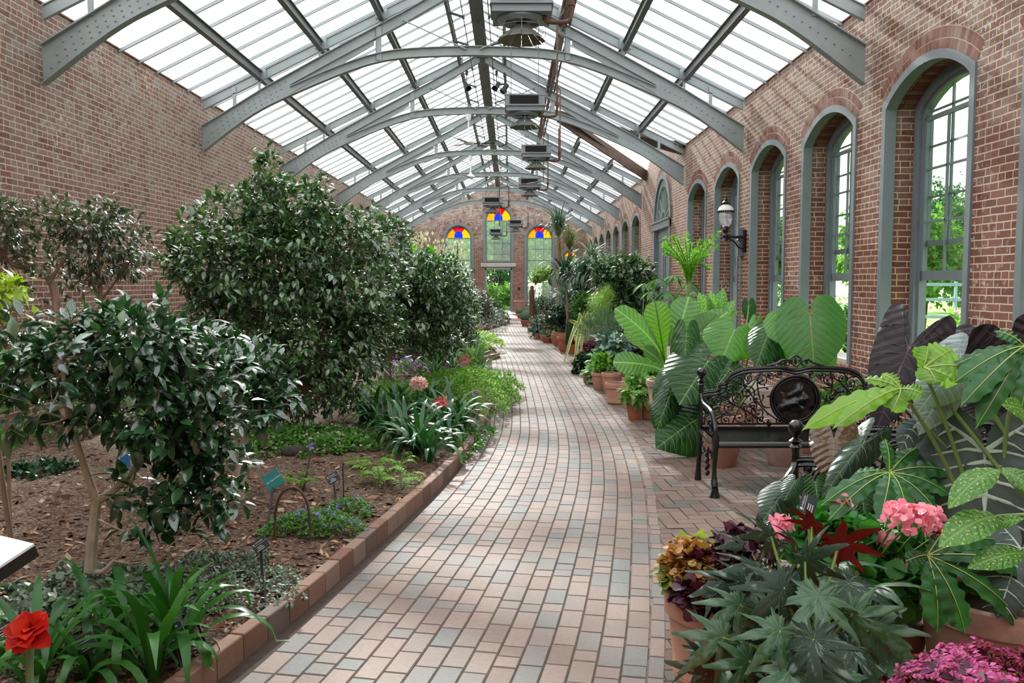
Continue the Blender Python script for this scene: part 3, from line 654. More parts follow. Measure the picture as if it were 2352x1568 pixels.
# pipes overhead
pr = thing('overhead_pipes', 'bundle of brown heating pipes running under the right roof slope with branches to the heaters', 'pipes', (.9, 20, 6.1))
for i, (dx, dz, r) in enumerate(((0, 0, .035), (.09, -.03, .03), (.17, .0, .022), (.05, -.1, .018))):
    mb = MB(); mb.tube([(.86 + dx, 2, 6.0 + dz), (.86 + dx, 26, 6.0 + dz)], r, 7)
    y = 3.0
    while y < 26: mb.lathe([(r * 1.35, -.05), (r * 1.35, .05)], (.86 + dx, y, 6.0 + dz), 7, 0, Matrix.Rotation(PI / 2, 3, 'X')); y += 3.1
    obj('pipe', mb, M['pipe'], pr)
for x, y, z, l in HP[:4]: mb = MB(); mb.tube([(x + .51, y - .1, z + .6), (x + .51, y - .1, 5.7), (.9, y - .1, 5.95)], .018, 6); obj('branch', mb, M['pipe'], pr)
mb = MB(); mb.tube([(1.05, 18.5, 4.9), (1.05, 18.5, 4.25), (.75, 18.5, 4.2)], .014, 5); obj('branch', mb, M['pipe'], pr); mb = MB(); mb.tube([(.9, 23, 5.9), (.9, 23, 4.3), (-.3, 24.5, 4.3), (-.3, 24.5, 3.2)], .016, 5); obj('branch', mb, M['pipe'], pr)
# hanging sprinkler drops by truss 2
# ceiling fans
def make_fan():
    t = thing('ceiling_fan', '', 'fan', (0, 0, 0), 'white ceiling fans')
    mb = MB(); mb.lathe([(.001, .62), (.07, .62), (.05, .5), (.04, .48)], n=12); obj('canopy', mb, M['white'], t)
    mb = MB(); mb.lathe([(.018, .1), (.018, .6)], n=8); mb.lathe([(.02, .12), (.05, .06), (.12, .02), (.13, -.03), (.08, -.07), (.001, -.08)], n=16); obj('motor', mb, M['white'], t)
    for k in range(3):
        a = .15 + k * 2.09; mb = MB(); mb.bar((.12 * math.cos(a), .12 * math.sin(a), -.03), (.62 * math.cos(a), .62 * math.sin(a), -.02), .1, .008); obj('blade', mb, M['coil'] if k == 0 else M['white'], t)
    return t
f_ = make_fan(); f_.location = (-.95, 19.9, 4.84); f_['label'] = 'white ceiling fan on a rod, nearer the camera'; dup(f_, (-1.2, 26.3, 4.84), 'white ceiling fan on a rod, the one farther from the camera')
# spotlights on the second full arch truss
def spot(x, y, z, rx, rz, label):
    t = thing('spotlight', label, 'spotlight', (x, y, z), 'black spotlights under the ridge'); R = Matrix.Rotation(rz, 3, 'Z') @ Matrix.Rotation(rx, 3, 'X')
    mb = MB(); mb.lathe([(.001, -.12), (.05, -.12), (.06, .02), (.075, .1), (.07, .1), (.05, .04), (.001, .03)], (x, y, z), 14, 0, R); obj('lamp_head', mb, M['blackm'], t)
    mb = MB(); mb.tube([(x, y, z), (x, y, z + .25)], .012, 6); mb.b2((x - .03, y - .03, z + .25), (x + .03, y + .03, z + .35)); obj('bracket', mb, M['blackm'], t)
spot(-.98, 19.7, 6.05, 2.3, .6, 'black spotlight left of the ridge on the second full truss'); spot(-.3, 19.7, 6.05, 2.3, -.6, 'black spotlight right of the ridge, leftmost of a close pair'); spot(-.12, 19.7, 6.0, 2.5, -1.2, 'black spotlight right of the ridge, rightmost of a close pair')
# ---- wall lantern
t = thing('wall_lantern', 'black iron wall lantern with white hood and glass globe on the right brick pier', 'lantern', (XR, 14.73, 2.3)); lx0, ly0 = 3.72, 14.73
mb = MB(); mb.b2((XR - .04, ly0 - .05, 2.12), (XR, ly0 + .05, 2.5)); mb.tube([(XR - .02, ly0, 2.38), (lx0, ly0, 2.38)], .025, 8)
mb.tube(catmull([(XR - .02, ly0, 2.18), (XR - .12, ly0, 2.2), (XR - .2, ly0, 2.3), (lx0, ly0, 2.36)], 5), .014, 6)
mb.tube([(XR - .12 + .05 * math.cos(k * .6) * (1 - k * .06), ly0, 2.3 + .05 * math.sin(k * .6) * (1 - k * .06)) for k in range(14)], .007, 5); obj('bracket', mb, M['black'], t)
mb = MB(); mb.lathe([(.001, 2.3), (.05, 2.31), (.035, 2.36), (.055, 2.4), (.03, 2.44), (.055, 2.5), (.05, 2.55), (.03, 2.57)], (lx0, ly0, 0), 14); obj('stem', mb, M['black'], t)
mb = MB(); mb.lathe([(.05, 2.56), (.09, 2.6), (.115, 2.7), (.11, 2.8), (.1, 2.83)], (lx0, ly0, 0), 18); obj('globe', mb, glassmat('milky_globe_glass', (.95, .97, 1, 1), .12, .15), t, True)
mb = MB(); mb.ball((lx0, ly0, 2.7), .035, 10, 0, (1, 1, 1.7)); obj('bulb', mb, M['white'], t, True)
mb = MB(); mb.lathe([(.135, 2.82), (.138, 2.83), (.11, 2.89), (.05, 2.93), (.001, 2.94)], (lx0, ly0, 0), 24); obj('hood', mb, M['white'], t, True)
mb = MB()
for k in range(24):
    a = 2 * PI * k / 24; mb.ball((lx0 + .135 * math.cos(a), ly0 + .135 * math.sin(a), 2.815), .018, 6)
mb.lathe([(.06, 2.94), (.065, 2.97), (.03, 3.0), (.035, 3.02), (.02, 3.04), (.022, 3.06), (.001, 3.1)], (lx0, ly0, 0), 12); mb.lathe([(.004, 2.5), (.004, 2.82)], (lx0 + .1, ly0 - .02, 0), 5); obj('hood_rim', mb, M['black'], t)
t = thing('electrical_box', 'grey electrical box with conduit on the brick pier behind the lantern', 'junction box', (XR, 14.9, 2.3)); mb = MB(); mb.b2((XR - .1, 14.84, 2.05), (XR - .001, 14.98, 2.55)); obj('box', mb, M['frame'], t)
mb = MB(); mb.tube([(XR - .03, 14.9, 2.05), (XR - .03, 14.9, .02)], .014, 6); obj('conduit', mb, M['frame'], t)
# ============================================================ PLANT TOOLS
def tpl(prof, fold=.25, droop=.18, bow=0.0):
    """leaf template: rows of (left, mid, right); x across, y along (0..1), z up"""
    V = []; 
    for t, w in prof:
        z = -droop * t * t + bow * math.sin(PI * t); V += [(-w, t, z + fold * w), (0, t, z), (w, t, z + fold * w)]
    F_ = []
    for i in range(len(prof) - 1):
        a = 3 * i; F_ += [(a, a + 1, a + 4, a + 3), (a + 1, a + 2, a + 5, a + 4)]
    return np.array(V, dtype=np.float64), np.array(F_)
T_CAM = tpl([(0, .02), (.2, .17), (.45, .25), (.75, .17), (1, .005)], .3, .22)
T_CAM2 = tpl([(0, .03), (.45, .25), (1, .01)], .3, .2)
T_OV = tpl([(0, .02), (.5, .3), (1, .01)], .2, .25)
T_RND = tpl([(0, .1), (.25, .42), (.6, .48), (1, .15)], .2, .1)
T_LAN = tpl([(0, .02), (.4, .09), (1, .005)], .2, .3)
T_NDL = tpl([(0, .02), (1, .008)], .0, .1)
def nrm(a): return a / np.maximum(1e-9, np.linalg.norm(a, axis=-1, keepdims=True))
def leafcloud(P, D, N_, S, T):
    T, Fc = T; D = nrm(D); N_ = N_ - D * (N_ * D).sum(1, keepdims=True); N_ = nrm(N_); X = np.cross(D, N_)
    V = P[:, None, :] + S[:, None, None] * (T[None, :, 0:1] * X[:, None, :] + T[None, :, 1:2] * D[:, None, :] + T[None, :, 2:3] * N_[:, None, :])
    k = len(T); Fa = (Fc[None] + (np.arange(len(P)) * k)[:, None, None]).reshape(-1, 4)
    return V.reshape(-1, 3), Fa, 4
def join(L):
    V = []; Fs = []; o = 0
    for v, f, k in L: V.append(v); Fs.append(f + o); o += len(v)
    return np.concatenate(V), np.concatenate(Fs), 4
def rosettes(rs, Cn, O, size, k=(4, 7), T=T_CAM, up=.8, spread=.9, droop=.15):
    """clusters of leaves at points Cn with outward vectors O"""
    kk = rs.randint(k[0], k[1], len(Cn)); idx = np.repeat(np.arange(len(Cn)), kk); n = len(idx)
    o = nrm(O)[idx]; r = nrm(rs.randn(n, 3)); D = o * (.55 + .4 * rs.rand(n, 1)) + r * spread; D[:, 2] -= droop
    N_ = o * .3 + np.array([0, 0, up]) + rs.randn(n, 3) * .35; S = size * (.7 + .5 * rs.rand(n))
    P = Cn[idx] + rs.randn(n, 3) * size * .25; return leafcloud(P, D, N_, S, T)
def blobpts(rs, blobs, n, inner=.45, zmin=None):
    W = np.array([(b[1][0] * b[1][1] * b[1][2]) ** .67 * (b[2] if len(b) > 2 else 1) for b in blobs]); W /= W.sum(); ii = rs.choice(len(blobs), n, p=W)
    c = np.array([list(b[0]) for b in blobs])[ii]; r = np.array([list(b[1]) for b in blobs])[ii]
    u = nrm(rs.randn(n, 3)); rad = (inner + (1 - inner) * rs.rand(n, 1) ** .6) * np.where(rs.rand(n, 1) < .1, 1.08 + .25 * rs.rand(n, 1), 1.0)
    lump = np.array([noise.noise(Vector(a * 2.2 + b_ * 3)) for a, b_ in zip(u, c)])[:, None]; P = c + u * r * rad * (1 + .42 * lump)
    O = u / r
    if zmin is not None: k = P[:, 2] > zmin; P, O = P[k], O[k]
    return P, O
def PB(px, py, Y, rx, rz, ry=None, w=1.0):
    """blob given by its place in the view at depth Y; radii in pixels at that depth"""
    c = at(px, py, Y); s = Y / F; return (c, (rx * s, (ry if ry else rx * s), rz * s), w)
def branches(rs, trunk, targets, r0=.02, mid=.3, n=5):
    mb = MB(); T_ = [Vector(p) for p in trunk]
    for tg in targets:
        tg = Vector(tg); c = min(T_, key=lambda p: (p - tg).length + max(0, p.z - tg.z) * 2); m = lerp(c, tg, .5) + Vector(rs.randn(3) * .04) + Vector((0, 0, -.06))
        P = catmull([c, m, tg], n); k = len(P); mb.tube(P, [lerp(r0, r0 * .2, i / (k - 1)) for i in range(k)], 5)
    return mb
BARK = plain('pale_bark', 'b3a797', .85, 0, .18, 14, .3); BARKB = plain('brown_bark', '8a7262', .85, 0, .25, 14, .3); BARKD = plain('dark_bark', '5b4a3d', .9, 0, .25, 14, .3)
L_cam = leafmat('camellia_leaf', '2f4a2c', '4a6a40', .27, .22, c3='688a50', spec=.9)
L_cam1 = leafmat('camellia_leaf_near', '1c3a24', '2c5230', .24, .16, c3='3f6e3c', spec=.9)
L_camo = leafmat('camellia_leaf_olive', '35452f', '4e5e40', .3, .15, c3='6a7a54', spec=.9)
L_bright = leafmat('bright_green_leaf', '3f7a1c', '6da52c', .45, .35, c3='9cc53f')
L_yel = leafmat('yellow_green_leaf', '8aa52c', 'b3c23c', .5, .35)
L_mid = leafmat('mid_green_leaf', '2f5f24', '4a8230', .42, .3, c3='6a9c3e')
L_dk = leafmat('dark_green_leaf', '1c3a20', '2c5230', .35, .2)
L_grey = leafmat('grey_green_leaf', '4a5e4e', '6a7c68', .5, .15, c3='8b9a84')
L_strap = leafmat('strap_leaf', '22501e', '336a26', .36, .25, spec=.4, c3='477c30')
L_strapd = leafmat('strap_leaf_dark', '1d4722', '2f6130', .33, .2, spec=.5, c3='4d7c44')
L_pale = leafmat('pale_leaf', '7d9a6a', 'a6b98c', .5, .3)
L_fern = leafmat('fern_leaf', '4c7c22', '79a52f', .55, .4, c3='92ba45')
def petal(name, a, b, c=None, tr=.35): return leafmat(name, a, b, .55, tr, spec=.3, c3=c, green=0.0)
P_red = petal('red_petal', 'c8160c', 'e8301a', 'f04a28'); P_cor = petal('coral_petal', 'ec5565', 'fa7a80', 'ffa09c'); P_pw = petal('pink_white_petal', 'f8b8ac', 'ffe6de', 'fffaf4')
P_vio = petal('violet_petal', '8f84d0', 'b0a6e6', 'a094ea'); P_pk = petal('pale_pink_petal', 'd7b6c4', 'e8d4dc'); P_mag = petal('magenta_petal', 'b05ac0', 'cf86d8'); P_ger = petal('salmon_petal', 'f58ea6', 'fdb0c0', 'ffcfd6'); P_wh = petal('white_petal', 'ece8da', 'f8f6ee')
def shrub(name, label, cat, base, trunk, blobs, nclu, size, seed, lm, T=T_CAM, bark=BARK, r=.03, ntw=60, k=(4, 7), inner=.45, up=1.5, spread=.85, droop=-.05, zmin=.25, group=None, tw=.012, extra=None):
    rs = np.random.RandomState(seed); t = thing(name, label, cat, base, group)
    Cn, O = blobpts(rs, blobs, nclu, inner, zmin); obj('foliage', rosettes(rs, Cn, O, size, k, T, up, spread, droop), lm, t, 'all')
    mb = MB(); nodes = []
    for pth, r0, r1 in trunk:
        P = catmull(pth, 6); n = len(P); mb.tube(P, [lerp(r0, r1, i / (n - 1)) for i in range(n)], 8); nodes += P[2:]
    obj('trunk', mb, bark, t, True)
    if ntw: 
        sel = Cn[rs.choice(len(Cn), min(ntw, len(Cn)), replace=False)]; obj('branches', branches(rs, nodes, sel, tw), bark, t, True)
    return t
def strapclump(mb, rs, c, n, L, w, lean=(.3, 1.1), fold=.25, nseg=9, az0=0, az1=2 * PI, r0=.03, tipz=.02, kink=.1):
    c = Vector(c)
    for i in range(n):
        az = az0 + (az1 - az0) * (i + rs.rand() * .8) / n; l = L * (.65 + .5 * rs.rand()); ln = lean[0] + (lean[1] - lean[0]) * rs.rand(); d = Vector((math.cos(az), math.sin(az), 0))
        p = c + d * r0 * rs.rand(); a = PI / 2 - ln * .25; P = [p.copy()]; ws = []
        for s in range(nseg):
            p = p + (d * math.cos(a) + Vector((0, 0, math.sin(a)))) * l / nseg; a -= (ln * 1.75 + kink * rs.randn()) / nseg * (.5 + 1.3 * s / nseg)
            if p.z < tipz: p.z = tipz; a = max(a, 0)
            P.append(p.copy())
        for s in range(nseg + 1):
            t = s / nseg; ws.append(w * (.45 + .55 * min(1, t * 3.2)) * (1 if t < .62 else max(.04, 1 - ((t - .62) / .38) ** 1.6)))
        side = Vector((-d.y, d.x, 0)); mb.ribbon(P, ws, side, fold)
def lily(mb, c, axis, r, rs, n=6, w=.42, mi=0, curl=.5):
    """trumpet flower with n petals around axis"""
    c = Vector(c); ax = Vector(axis).normalized(); u = ax.orthogonal().normalized(); v = ax.cross(u)
    for i in range(n):
        a = 2 * PI * i / n + rs.rand() * .3; d = u * math.cos(a) + v * math.sin(a); P = []
        for k in range(6):
            t = k / 5; P.append(c + ax * (r * 1.0 * t * (1 - .25 * t)) + d * r * (.12 + .9 * t ** 1.6) - ax * curl * r * .5 * max(0, t - .6) * 2)
        mb.ribbon(P, [r * w * f for f in (.35, .7, 1.0, 1.1, .8, .08)], ax.cross(d), .25, mi)
def patch(name, label, cat, c, R, h, n, size, seed, lm, T=T_OV, flowers=None, group=None, z0=None, dens=.5, kind=None, up=1.0, spread=.8):
    rs = np.random.RandomState(seed); c = Vector(c); t = thing(name, label, cat, c, group, kind)
    a = rs.rand(n) * 2 * PI; r = rs.rand(n) ** dens; edge = 1 + .22 * np.sin(a * 3 + seed) + .14 * np.sin(a * 7 + seed * 2)
    x = np.cos(a) * r * R[0] * edge; y = np.sin(a) * r * R[1] * edge; z = h * np.sqrt(np.maximum(.05, 1 - r ** 2)) * (.45 + .55 * rs.rand(n)) + .01
    P = np.stack([x + c.x, y + c.y, z + c.z], 1); O = np.stack([x / R[0], y / R[1], np.full(n, .9)], 1)
    obj('leaves', rosettes(rs, P, O, size, (3, 6), T, up, spread, 0.1), lm, t, 'all')
    if flowers:
        fm, nf, fs = flowers[:3]; i = rs.choice(n, nf); Q = P[i] + np.array([0, 0, size * .5]) + rs.randn(nf, 3) * size * .3
        obj('flowers', rosettes(rs, Q, np.tile([0, -.2, 1.0], (nf, 1)), fs, (5, 9), T_RND, 1.0, 1.0, 0), fm, t, 'all')
    return t
def textobj(body, size, M4, mat, parent, name='lettering'):
    cu = bpy.data.curves.new(name, 'FONT'); cu.body = body; cu.size = size; cu.align_x = 'LEFT'; cu.extrude = .0004; o = bpy.data.objects.new('tmp', cu); me = bpy.data.meshes.new_from_object(o); bpy.data.objects.remove(o)
    me.transform(M4); org = ORG[parent]; me.transform(Matrix.Translation(-org)); me.materials.clear(); me.materials.append(mat); q = bpy.data.objects.new(name, me); C.objects.link(q); q.parent = parent; ORG[q] = org; return q
TXT = plain('white_lettering', 'd8dadb', .6, 0, .02); PLATE = plain('charcoal_label_plate', '2b3036', .4, 0, .06); TEAL = plain('teal_sign_plate', '2f7c7a', .45, 0, .05); EDGE = plain('label_edge', '8a8f93', .5)
def stake(label, cpx, Y, w, h, roll, base, text=None, mat=None, cat='plant label', tilt=.38, yaw=0.0, lines=3, fs=None, group='plant labels on black stakes'):
    c = at(cpx[0], cpx[1], Y); b = Vector((base[0], base[1], 0)) if len(base) == 3 else gr(base[0], base[1], .08); b = gr(base[0], base[1], .08); b.z = bedz(b.x, b.y) - .01
    t = thing('label_stake', label, cat, b, group)
    R = Matrix.Rotation(yaw, 3, 'Z') @ Matrix.Rotation(PI / 2 - tilt, 3, 'X') @ Matrix.Rotation(roll, 3, 'Z')   # plate's own z = its face
    mb = MB(); o = .006; P = [(-w / 2 + o, -h / 2), (w / 2 - o, -h / 2), (w / 2, -h / 2 + o), (w / 2, h / 2 - o), (w / 2 - o, h / 2), (-w / 2 + o, h / 2), (-w / 2, h / 2 - o), (-w / 2, -h / 2 + o)]
    mb.prism(P, 'z', -.003, .0); mb.v = [tuple(c + R @ Vector(p)) for p in mb.v]; pl_ = obj('plate', mb, mat or PLATE, t)
    mb = MB(); P2 = [(x * 1.02, y * 1.03) for x, y in P]; mb.prism(P2, 'z', -.0045, -.0031); mb.v = [tuple(c + R @ Vector(p)) for p in mb.v]; obj('plate_edge', mb, EDGE, pl_)
    M4 = Matrix.Translation(c) @ R.to_4x4()
    if text and mat is TEAL: textobj(text, w * .155, M4 @ Matrix.Translation((-w * .40, -w * .04, .0008)), TXT, pl_)
    else:
        if text: textobj(text, w * .16, M4 @ Matrix.Translation((-w * .26, h * .24, .0008)), TXT, pl_)
        mb = MB(); mb.box((0.02 * w, h * .12, .0006), (w * .86, .0015, .0006))
        for k in range(lines): mb.box((-w * .1 + w * .05 * (k % 2), -h * .06 - k * h * .13, .0006), (w * (.34 + .1 * ((k * 7) % 3)), h * .045, .0006))
        mb.lathe([(w * .055, .0003), (w * .055, .0009)], (-w * .37, h * .27, 0), 10); mb.v = [tuple(c + R @ Vector(p)) for p in mb.v]; obj('small_print', mb, TXT, pl_)
    mb = MB(); e = c - R @ Vector((0, 0, .012)) - Vector((0, 0, h * .2)); mb.bar(b, e, .014, .006, (0, 1, 0)); mb.bar(e, c - R @ Vector((0, 0, .004)), .02, .006, (0, 1, 0)); obj('stake_rod', mb, M['blackm'], t); return t
def ringleaf(outl, rings=(.0, .3, .55, .8, 1.0), cen=(0, .12)):
    n = len(outl); V = []; F_ = []
    for r in rings[1:]:
        for x, y in outl: V.append((cen[0] + (x - cen[0]) * r, cen[1] + (y - cen[1]) * r))
    V.append(cen); c = len(V) - 1
    for j in range(n): F_.append((c, j, (j + 1) % n))
    for i in range(len(rings) - 2):
        for j in range(n): F_.append((i * n + j, (i + 1) * n + j, (i + 1) * n + (j + 1) % n, i * n + (j + 1) % n))
    return V, F_
def outline(half, sm=4):
    P = [p.to_2d() for p in catmull([(x, y, 0) for x, y in half], sm)]; R_ = [(p.x, p.y) for p in P]; L_ = [(-x, y) for x, y in R_[1:-1]][::-1]; return R_ + L_
HEART = outline([(0, 0), (.05, -.12), (.16, -.24), (.33, -.2), (.45, 0), (.44, .28), (.32, .6), (.13, .88), (0, 1)])
HEARTW = outline([(0, 0), (.04, -.16), (.17, -.32), (.4, -.3), (.58, -.02), (.6, .25), (.48, .55), (.2, .85), (0, 1)])
ARROW = outline([(0, 0), (.05, -.22), (.14, -.45), (.26, -.56), (.38, -.42), (.43, -.1), (.40, .22), (.28, .58), (.1, .88), (0, 1)])
HASTE = outline([(0, 0), (.06, -.25), (.17, -.5), (.27, -.62), (.36, -.5), (.36, -.15), (.33, .2), (.25, .55), (.1, .88), (0, 1)])
OBOV = outline([(.015, 0), (.03, .1), (.06, .3), (.13, .5), (.19, .68), (.2, .82), (.13, .95), (0, 1)])
ELLI = outline([(.01, 0), (.1, .1), (.2, .3), (.23, .5), (.18, .75), (.07, .93), (0, 1)])
LANC = outline([(.01, 0), (.06, .12), (.12, .3), (.13, .5), (.1, .72), (.04, .92), (0, 1)])
def broad(parent, base, tip, face, outl, mat, bend=.12, cup=.15, rip=.0, wide=1.0, veins=None, vmat=None, vw=.012, name='leaf', label=None, cen=None, twist=0.0, ripn=9):
    base, tip = Vector(base), Vector(tip); y = tip - base; L = y.length; y = y / L; f = Vector(face); f = (f - y * f.dot(y)).normalized()
    if twist: f = Matrix.Rotation(twist, 3, y) @ f
    x = y.cross(f)
    def S(u, v, off=0.0):
        ax = abs(u); z = bend * 4 * v * (1 - v) * (1 if v > 0 else .4) - cup * ax * ax * 2.2 + rip * math.sin((v - ax * .6) * ripn * 2 * PI) * min(1, ax * 5) + off
        return base + (x * u * wide + y * v + f * z) * L
    if cen is None: cen = (0, .12) if min(p[1] for p in outl) < -.05 else (0, .45)
    V, F_ = ringleaf(outl, (.0, .25, .5, .75, .92, 1.0), cen); mb = MB(); mb.add([S(u, v) for u, v in V], F_); uv = [(u + .5, v) for u, v in V]
    if veins:
        for P, w0 in veins:
            n = len(P); vs = []
            for i in range(n):
                a, b = Vector(P[max(0, i - 1)] + (0,)), Vector(P[min(n - 1, i + 1)] + (0,)); d = (b - a).normalized(); w_ = w0 * (1 - .75 * i / (n - 1)) / 2; q = (-d.y * w_, d.x * w_)
                u, v = P[i]; vs += [S(u - q[0], v - q[1], .001), S(u, v, .006), S(u + q[0], v + q[1], .001), S(u - q[0], v - q[1], -.001), S(u, v, -.006), S(u + q[0], v + q[1], -.001)]
            fs = []
            for i in range(n - 1):
                a = 6 * i; fs += [(a, a + 1, a + 7, a + 6), (a + 1, a + 2, a + 8, a + 7), (a + 3, a + 9, a + 10, a + 4), (a + 4, a + 10, a + 11, a + 5)]
            mb.add(vs, fs, 1); uv += [(.5, .5)] * len(vs)
    mb.uv = uv; o = obj(name, mb, [mat, vmat] if vmat else mat, parent, 'all')
    if label: o['label'] = label
    return o
def pinn(nl=5, lobe=True, w=.02, reach=.4, curve=.12, y0=.08, y1=.8, ymax_lobe=-.45, xl=.26):
    out = [([(0, 0), (0, .33), (0, .66), (0, .97)], w * 1.3)]
    for s in (-1, 1):
        for i in range(nl):
            v = y0 + (y1 - y0) * i / max(1, nl - 1); r = reach * (1 - .75 * (i / nl) ** 1.6); out.append(([(0, v), (s * r * .4, v + curve * .35), (s * r * .75, v + curve * .8), (s * r, v + curve * 1.2)], w * .7))
        if lobe:
            out.append(([(0, 0), (s * xl * .4, ymax_lobe * .4), (s * xl * .8, ymax_lobe * .78), (s * xl * .95, ymax_lobe)], w))
            for q in (.35, .65): out.append(([(s * xl * q, ymax_lobe * q), (s * (xl * q + .1), ymax_lobe * q + .03), (s * (xl * q + .18), ymax_lobe * q + .08)], w * .6))
            out.append(([(0, 0), (s * .15, -.01), (s * .3, .02), (s * (reach - .02), .06)], w * .7))
    return out
def petiole(mb, a, b, r=.008, sag=.15, n=6, bend=None):
    a, b = Vector(a), Vector(b); m = lerp(a, b, .5) + (Vector(bend) if bend is not None else Vector((0, 0, 0))); P = catmull([a, m, b], n); k = len(P); mb.tube(P, [lerp(r * 1.3, r * .8, i / (k - 1)) for i in range(k)], 6)
TERRA = plain('terracotta', 'ac7e68', .8, 0, .16, 7, .15); TERRAP = plain('weathered_terracotta', 'b8998a', .85, 0, .2, 8, .2); TERRAD = plain('orange_terracotta', 'a2624a', .8, 0, .18, 7, .15); SOIL = plain('potting_soil', '3a2c22', .95, 0, .4, 60, .8)
def pot(t, c, r, h, rim=.16, mat=None, bands=(), base=.68):
    c = Vector(c); prof = [(.001, 0), (r * base * .96, 0), (r * base, .01)]
    bz = sorted([(b * h, .0) for b in bands]); zr = h * (1 - rim)
    def rad(z): return lerp(r * base, r * .93, z / zr)
    for b, _ in bz: prof += [(rad(b - .012), b - .012), (rad(b) + .006, b - .004), (rad(b) + .006, b + .004), (rad(b + .012), b + .012)]
    prof += [(r * .93, zr), (r * .99, zr + .004), (r * 1.0, zr + h * rim * .5), (r * .99, h - .004), (r * .97, h), (r * .88, h), (r * .87, h - .03), (r * .86, h * .85)]
    mb = MB(); mb.lathe(prof, c, 36); po = obj('pot', mb, mat or TERRA, t, True); mb = MB(); mb.lathe([(.001, h * .9 + .004), (r * .5, h * .9 + .006), (r * .872, h * .9)], c, 24); obj('soil', mb, SOIL, po)
# ============================================================ LEFT BED
def bz(p): return Vector((p.x, p.y, bedz(p.x, p.y) - .01))
# front-left camellia with white trunk
b = bz(gr(205, 1335, .09)); A = lambda x, y, Y: at(x, y, Y); y0 = b.y
fork = A(222, 1150, y0)
trk = [([b, A(212, 1240, y0), fork], .032, .026), ([fork, A(200, 1090, y0), A(178, 1020, y0 - .03), A(160, 985, y0)], .022, .014), ([fork, A(262, 1125, y0), A(312, 1070, y0 + .1), A(345, 1010, y0 + .1), A(340, 900, y0)], .022, .012), ([A(208, 1310, y0), A(235, 1312, y0), A(262, 1288, y0)], .013, .011), ([A(160, 985, y0), A(150, 900, y0 - .2), A(140, 820, y0 - .2)], .013, .008), ([A(345, 1010, y0 + .1), A(420, 960, y0 + .1), A(480, 860, y0 + .1)], .012, .008)]
bl = [PB(170, 830, y0 - .1, 170, 110, .5, 1.4), PB(330, 780, y0, 170, 90, .5, 1.3), PB(430, 860, y0 + .1, 150, 90, .45, 1.2), PB(90, 930, y0 - .1, 110, 70, .4), PB(340, 940, y0, 170, 80, .4, 1.1), PB(470, 970, y0 + .1, 110, 75, .35), PB(400, 1120, y0, 165, 65, .3, 1.2), PB(320, 1210, y0 - .05, 90, 45, .2, .6), PB(480, 1150, y0, 90, 60, .25, 1.0), PB(450, 1030, y0 + .1, 110, 50, .3, .9), PB(520, 1060, y0, 60, 55, .2, .5), PB(60, 800, y0 - .1, 80, 50, .3, .5)]
shrub('camellia_tree', 'low spreading camellia with a pale forked trunk and glossy leaves at the front left', 'tree', b, trk, bl, 620, .092, 11, L_cam1, T_CAM, BARK, ntw=70, inner=.2, k=(4, 7), tw=.006)
# second white-trunk camellia behind it
b = bz(gr(548, 1150, .09)); y0 = b.y
trk = [([b, A(556, 1090, y0), A(562, 1000, y0), A(565, 900, y0)], .045, .02), ([A(556, 1090, y0), A(545, 1020, y0), A(520, 920, y0)], .02, .01), ([A(562, 1000, y0), A(620, 900, y0)], .015, .01)]
bl = [PB(560, 860, y0, 90, 70, .4), PB(640, 900, y0, 50, 40, .3), PB(600, 930, y0 - .1, 60, 50, .3), PB(500, 830, y0, 90, 60, .4)]
shrub('camellia_tree', 'small camellia with thick whitish trunk standing behind the teal sign', 'tree', b, trk, bl, 210, .095, 12, L_cam1, T_CAM, BARK, ntw=25, inner=.2, tw=.006)
# big centre camellia
b = bz(gr(712, 992, .09)); y0 = b.y
trk = [([b, A(706, 930, y0), A(690, 860, y0), A(640, 760, y0), A(628, 600, y0), A(622, 430, y0)], .05, .012), ([A(690, 860, y0), A(740, 770, y0), A(800, 650, y0), A(830, 560, y0)], .035, .012), ([A(700, 900, y0), A(620, 820, y0), A(540, 720, y0), A(480, 620, y0)], .03, .01), ([A(640, 760, y0), A(600, 680, y0), A(560, 560, y0)], .02, .01)]
bl = [PB(622, 400, y0, 34, 52, .3, 1.0), PB(640, 470, y0, 100, 60, .5), PB(560, 520, y0, 110, 80, .7), PB(700, 490, y0, 60, 70, .5), PB(480, 590, y0, 100, 70, .7), PB(600, 620, y0, 190, 120, 1.0, 1.5), PB(760, 560, y0, 120, 80, .7), PB(820, 640, y0, 110, 110, .8), PB(640, 760, y0, 190, 130, 1.0, 1.4), PB(760, 790, y0, 130, 110, .8), PB(700, 900, y0 - .1, 130, 50, .5), PB(850, 740, y0 + .2, 70, 80, .5), PB(730, 430, y0, 25, 25, .2, .4), PB(430, 560, y0, 40, 30, .3, .5)]
shrub('camellia_tree', 'tallest camellia, a broad dark-leaved cone filling the middle left', 'tree', b, trk, bl, 4300, .082, 13, L_cam, T_CAM, BARKB, ntw=160, inner=.55, k=(4, 7), tw=.009)
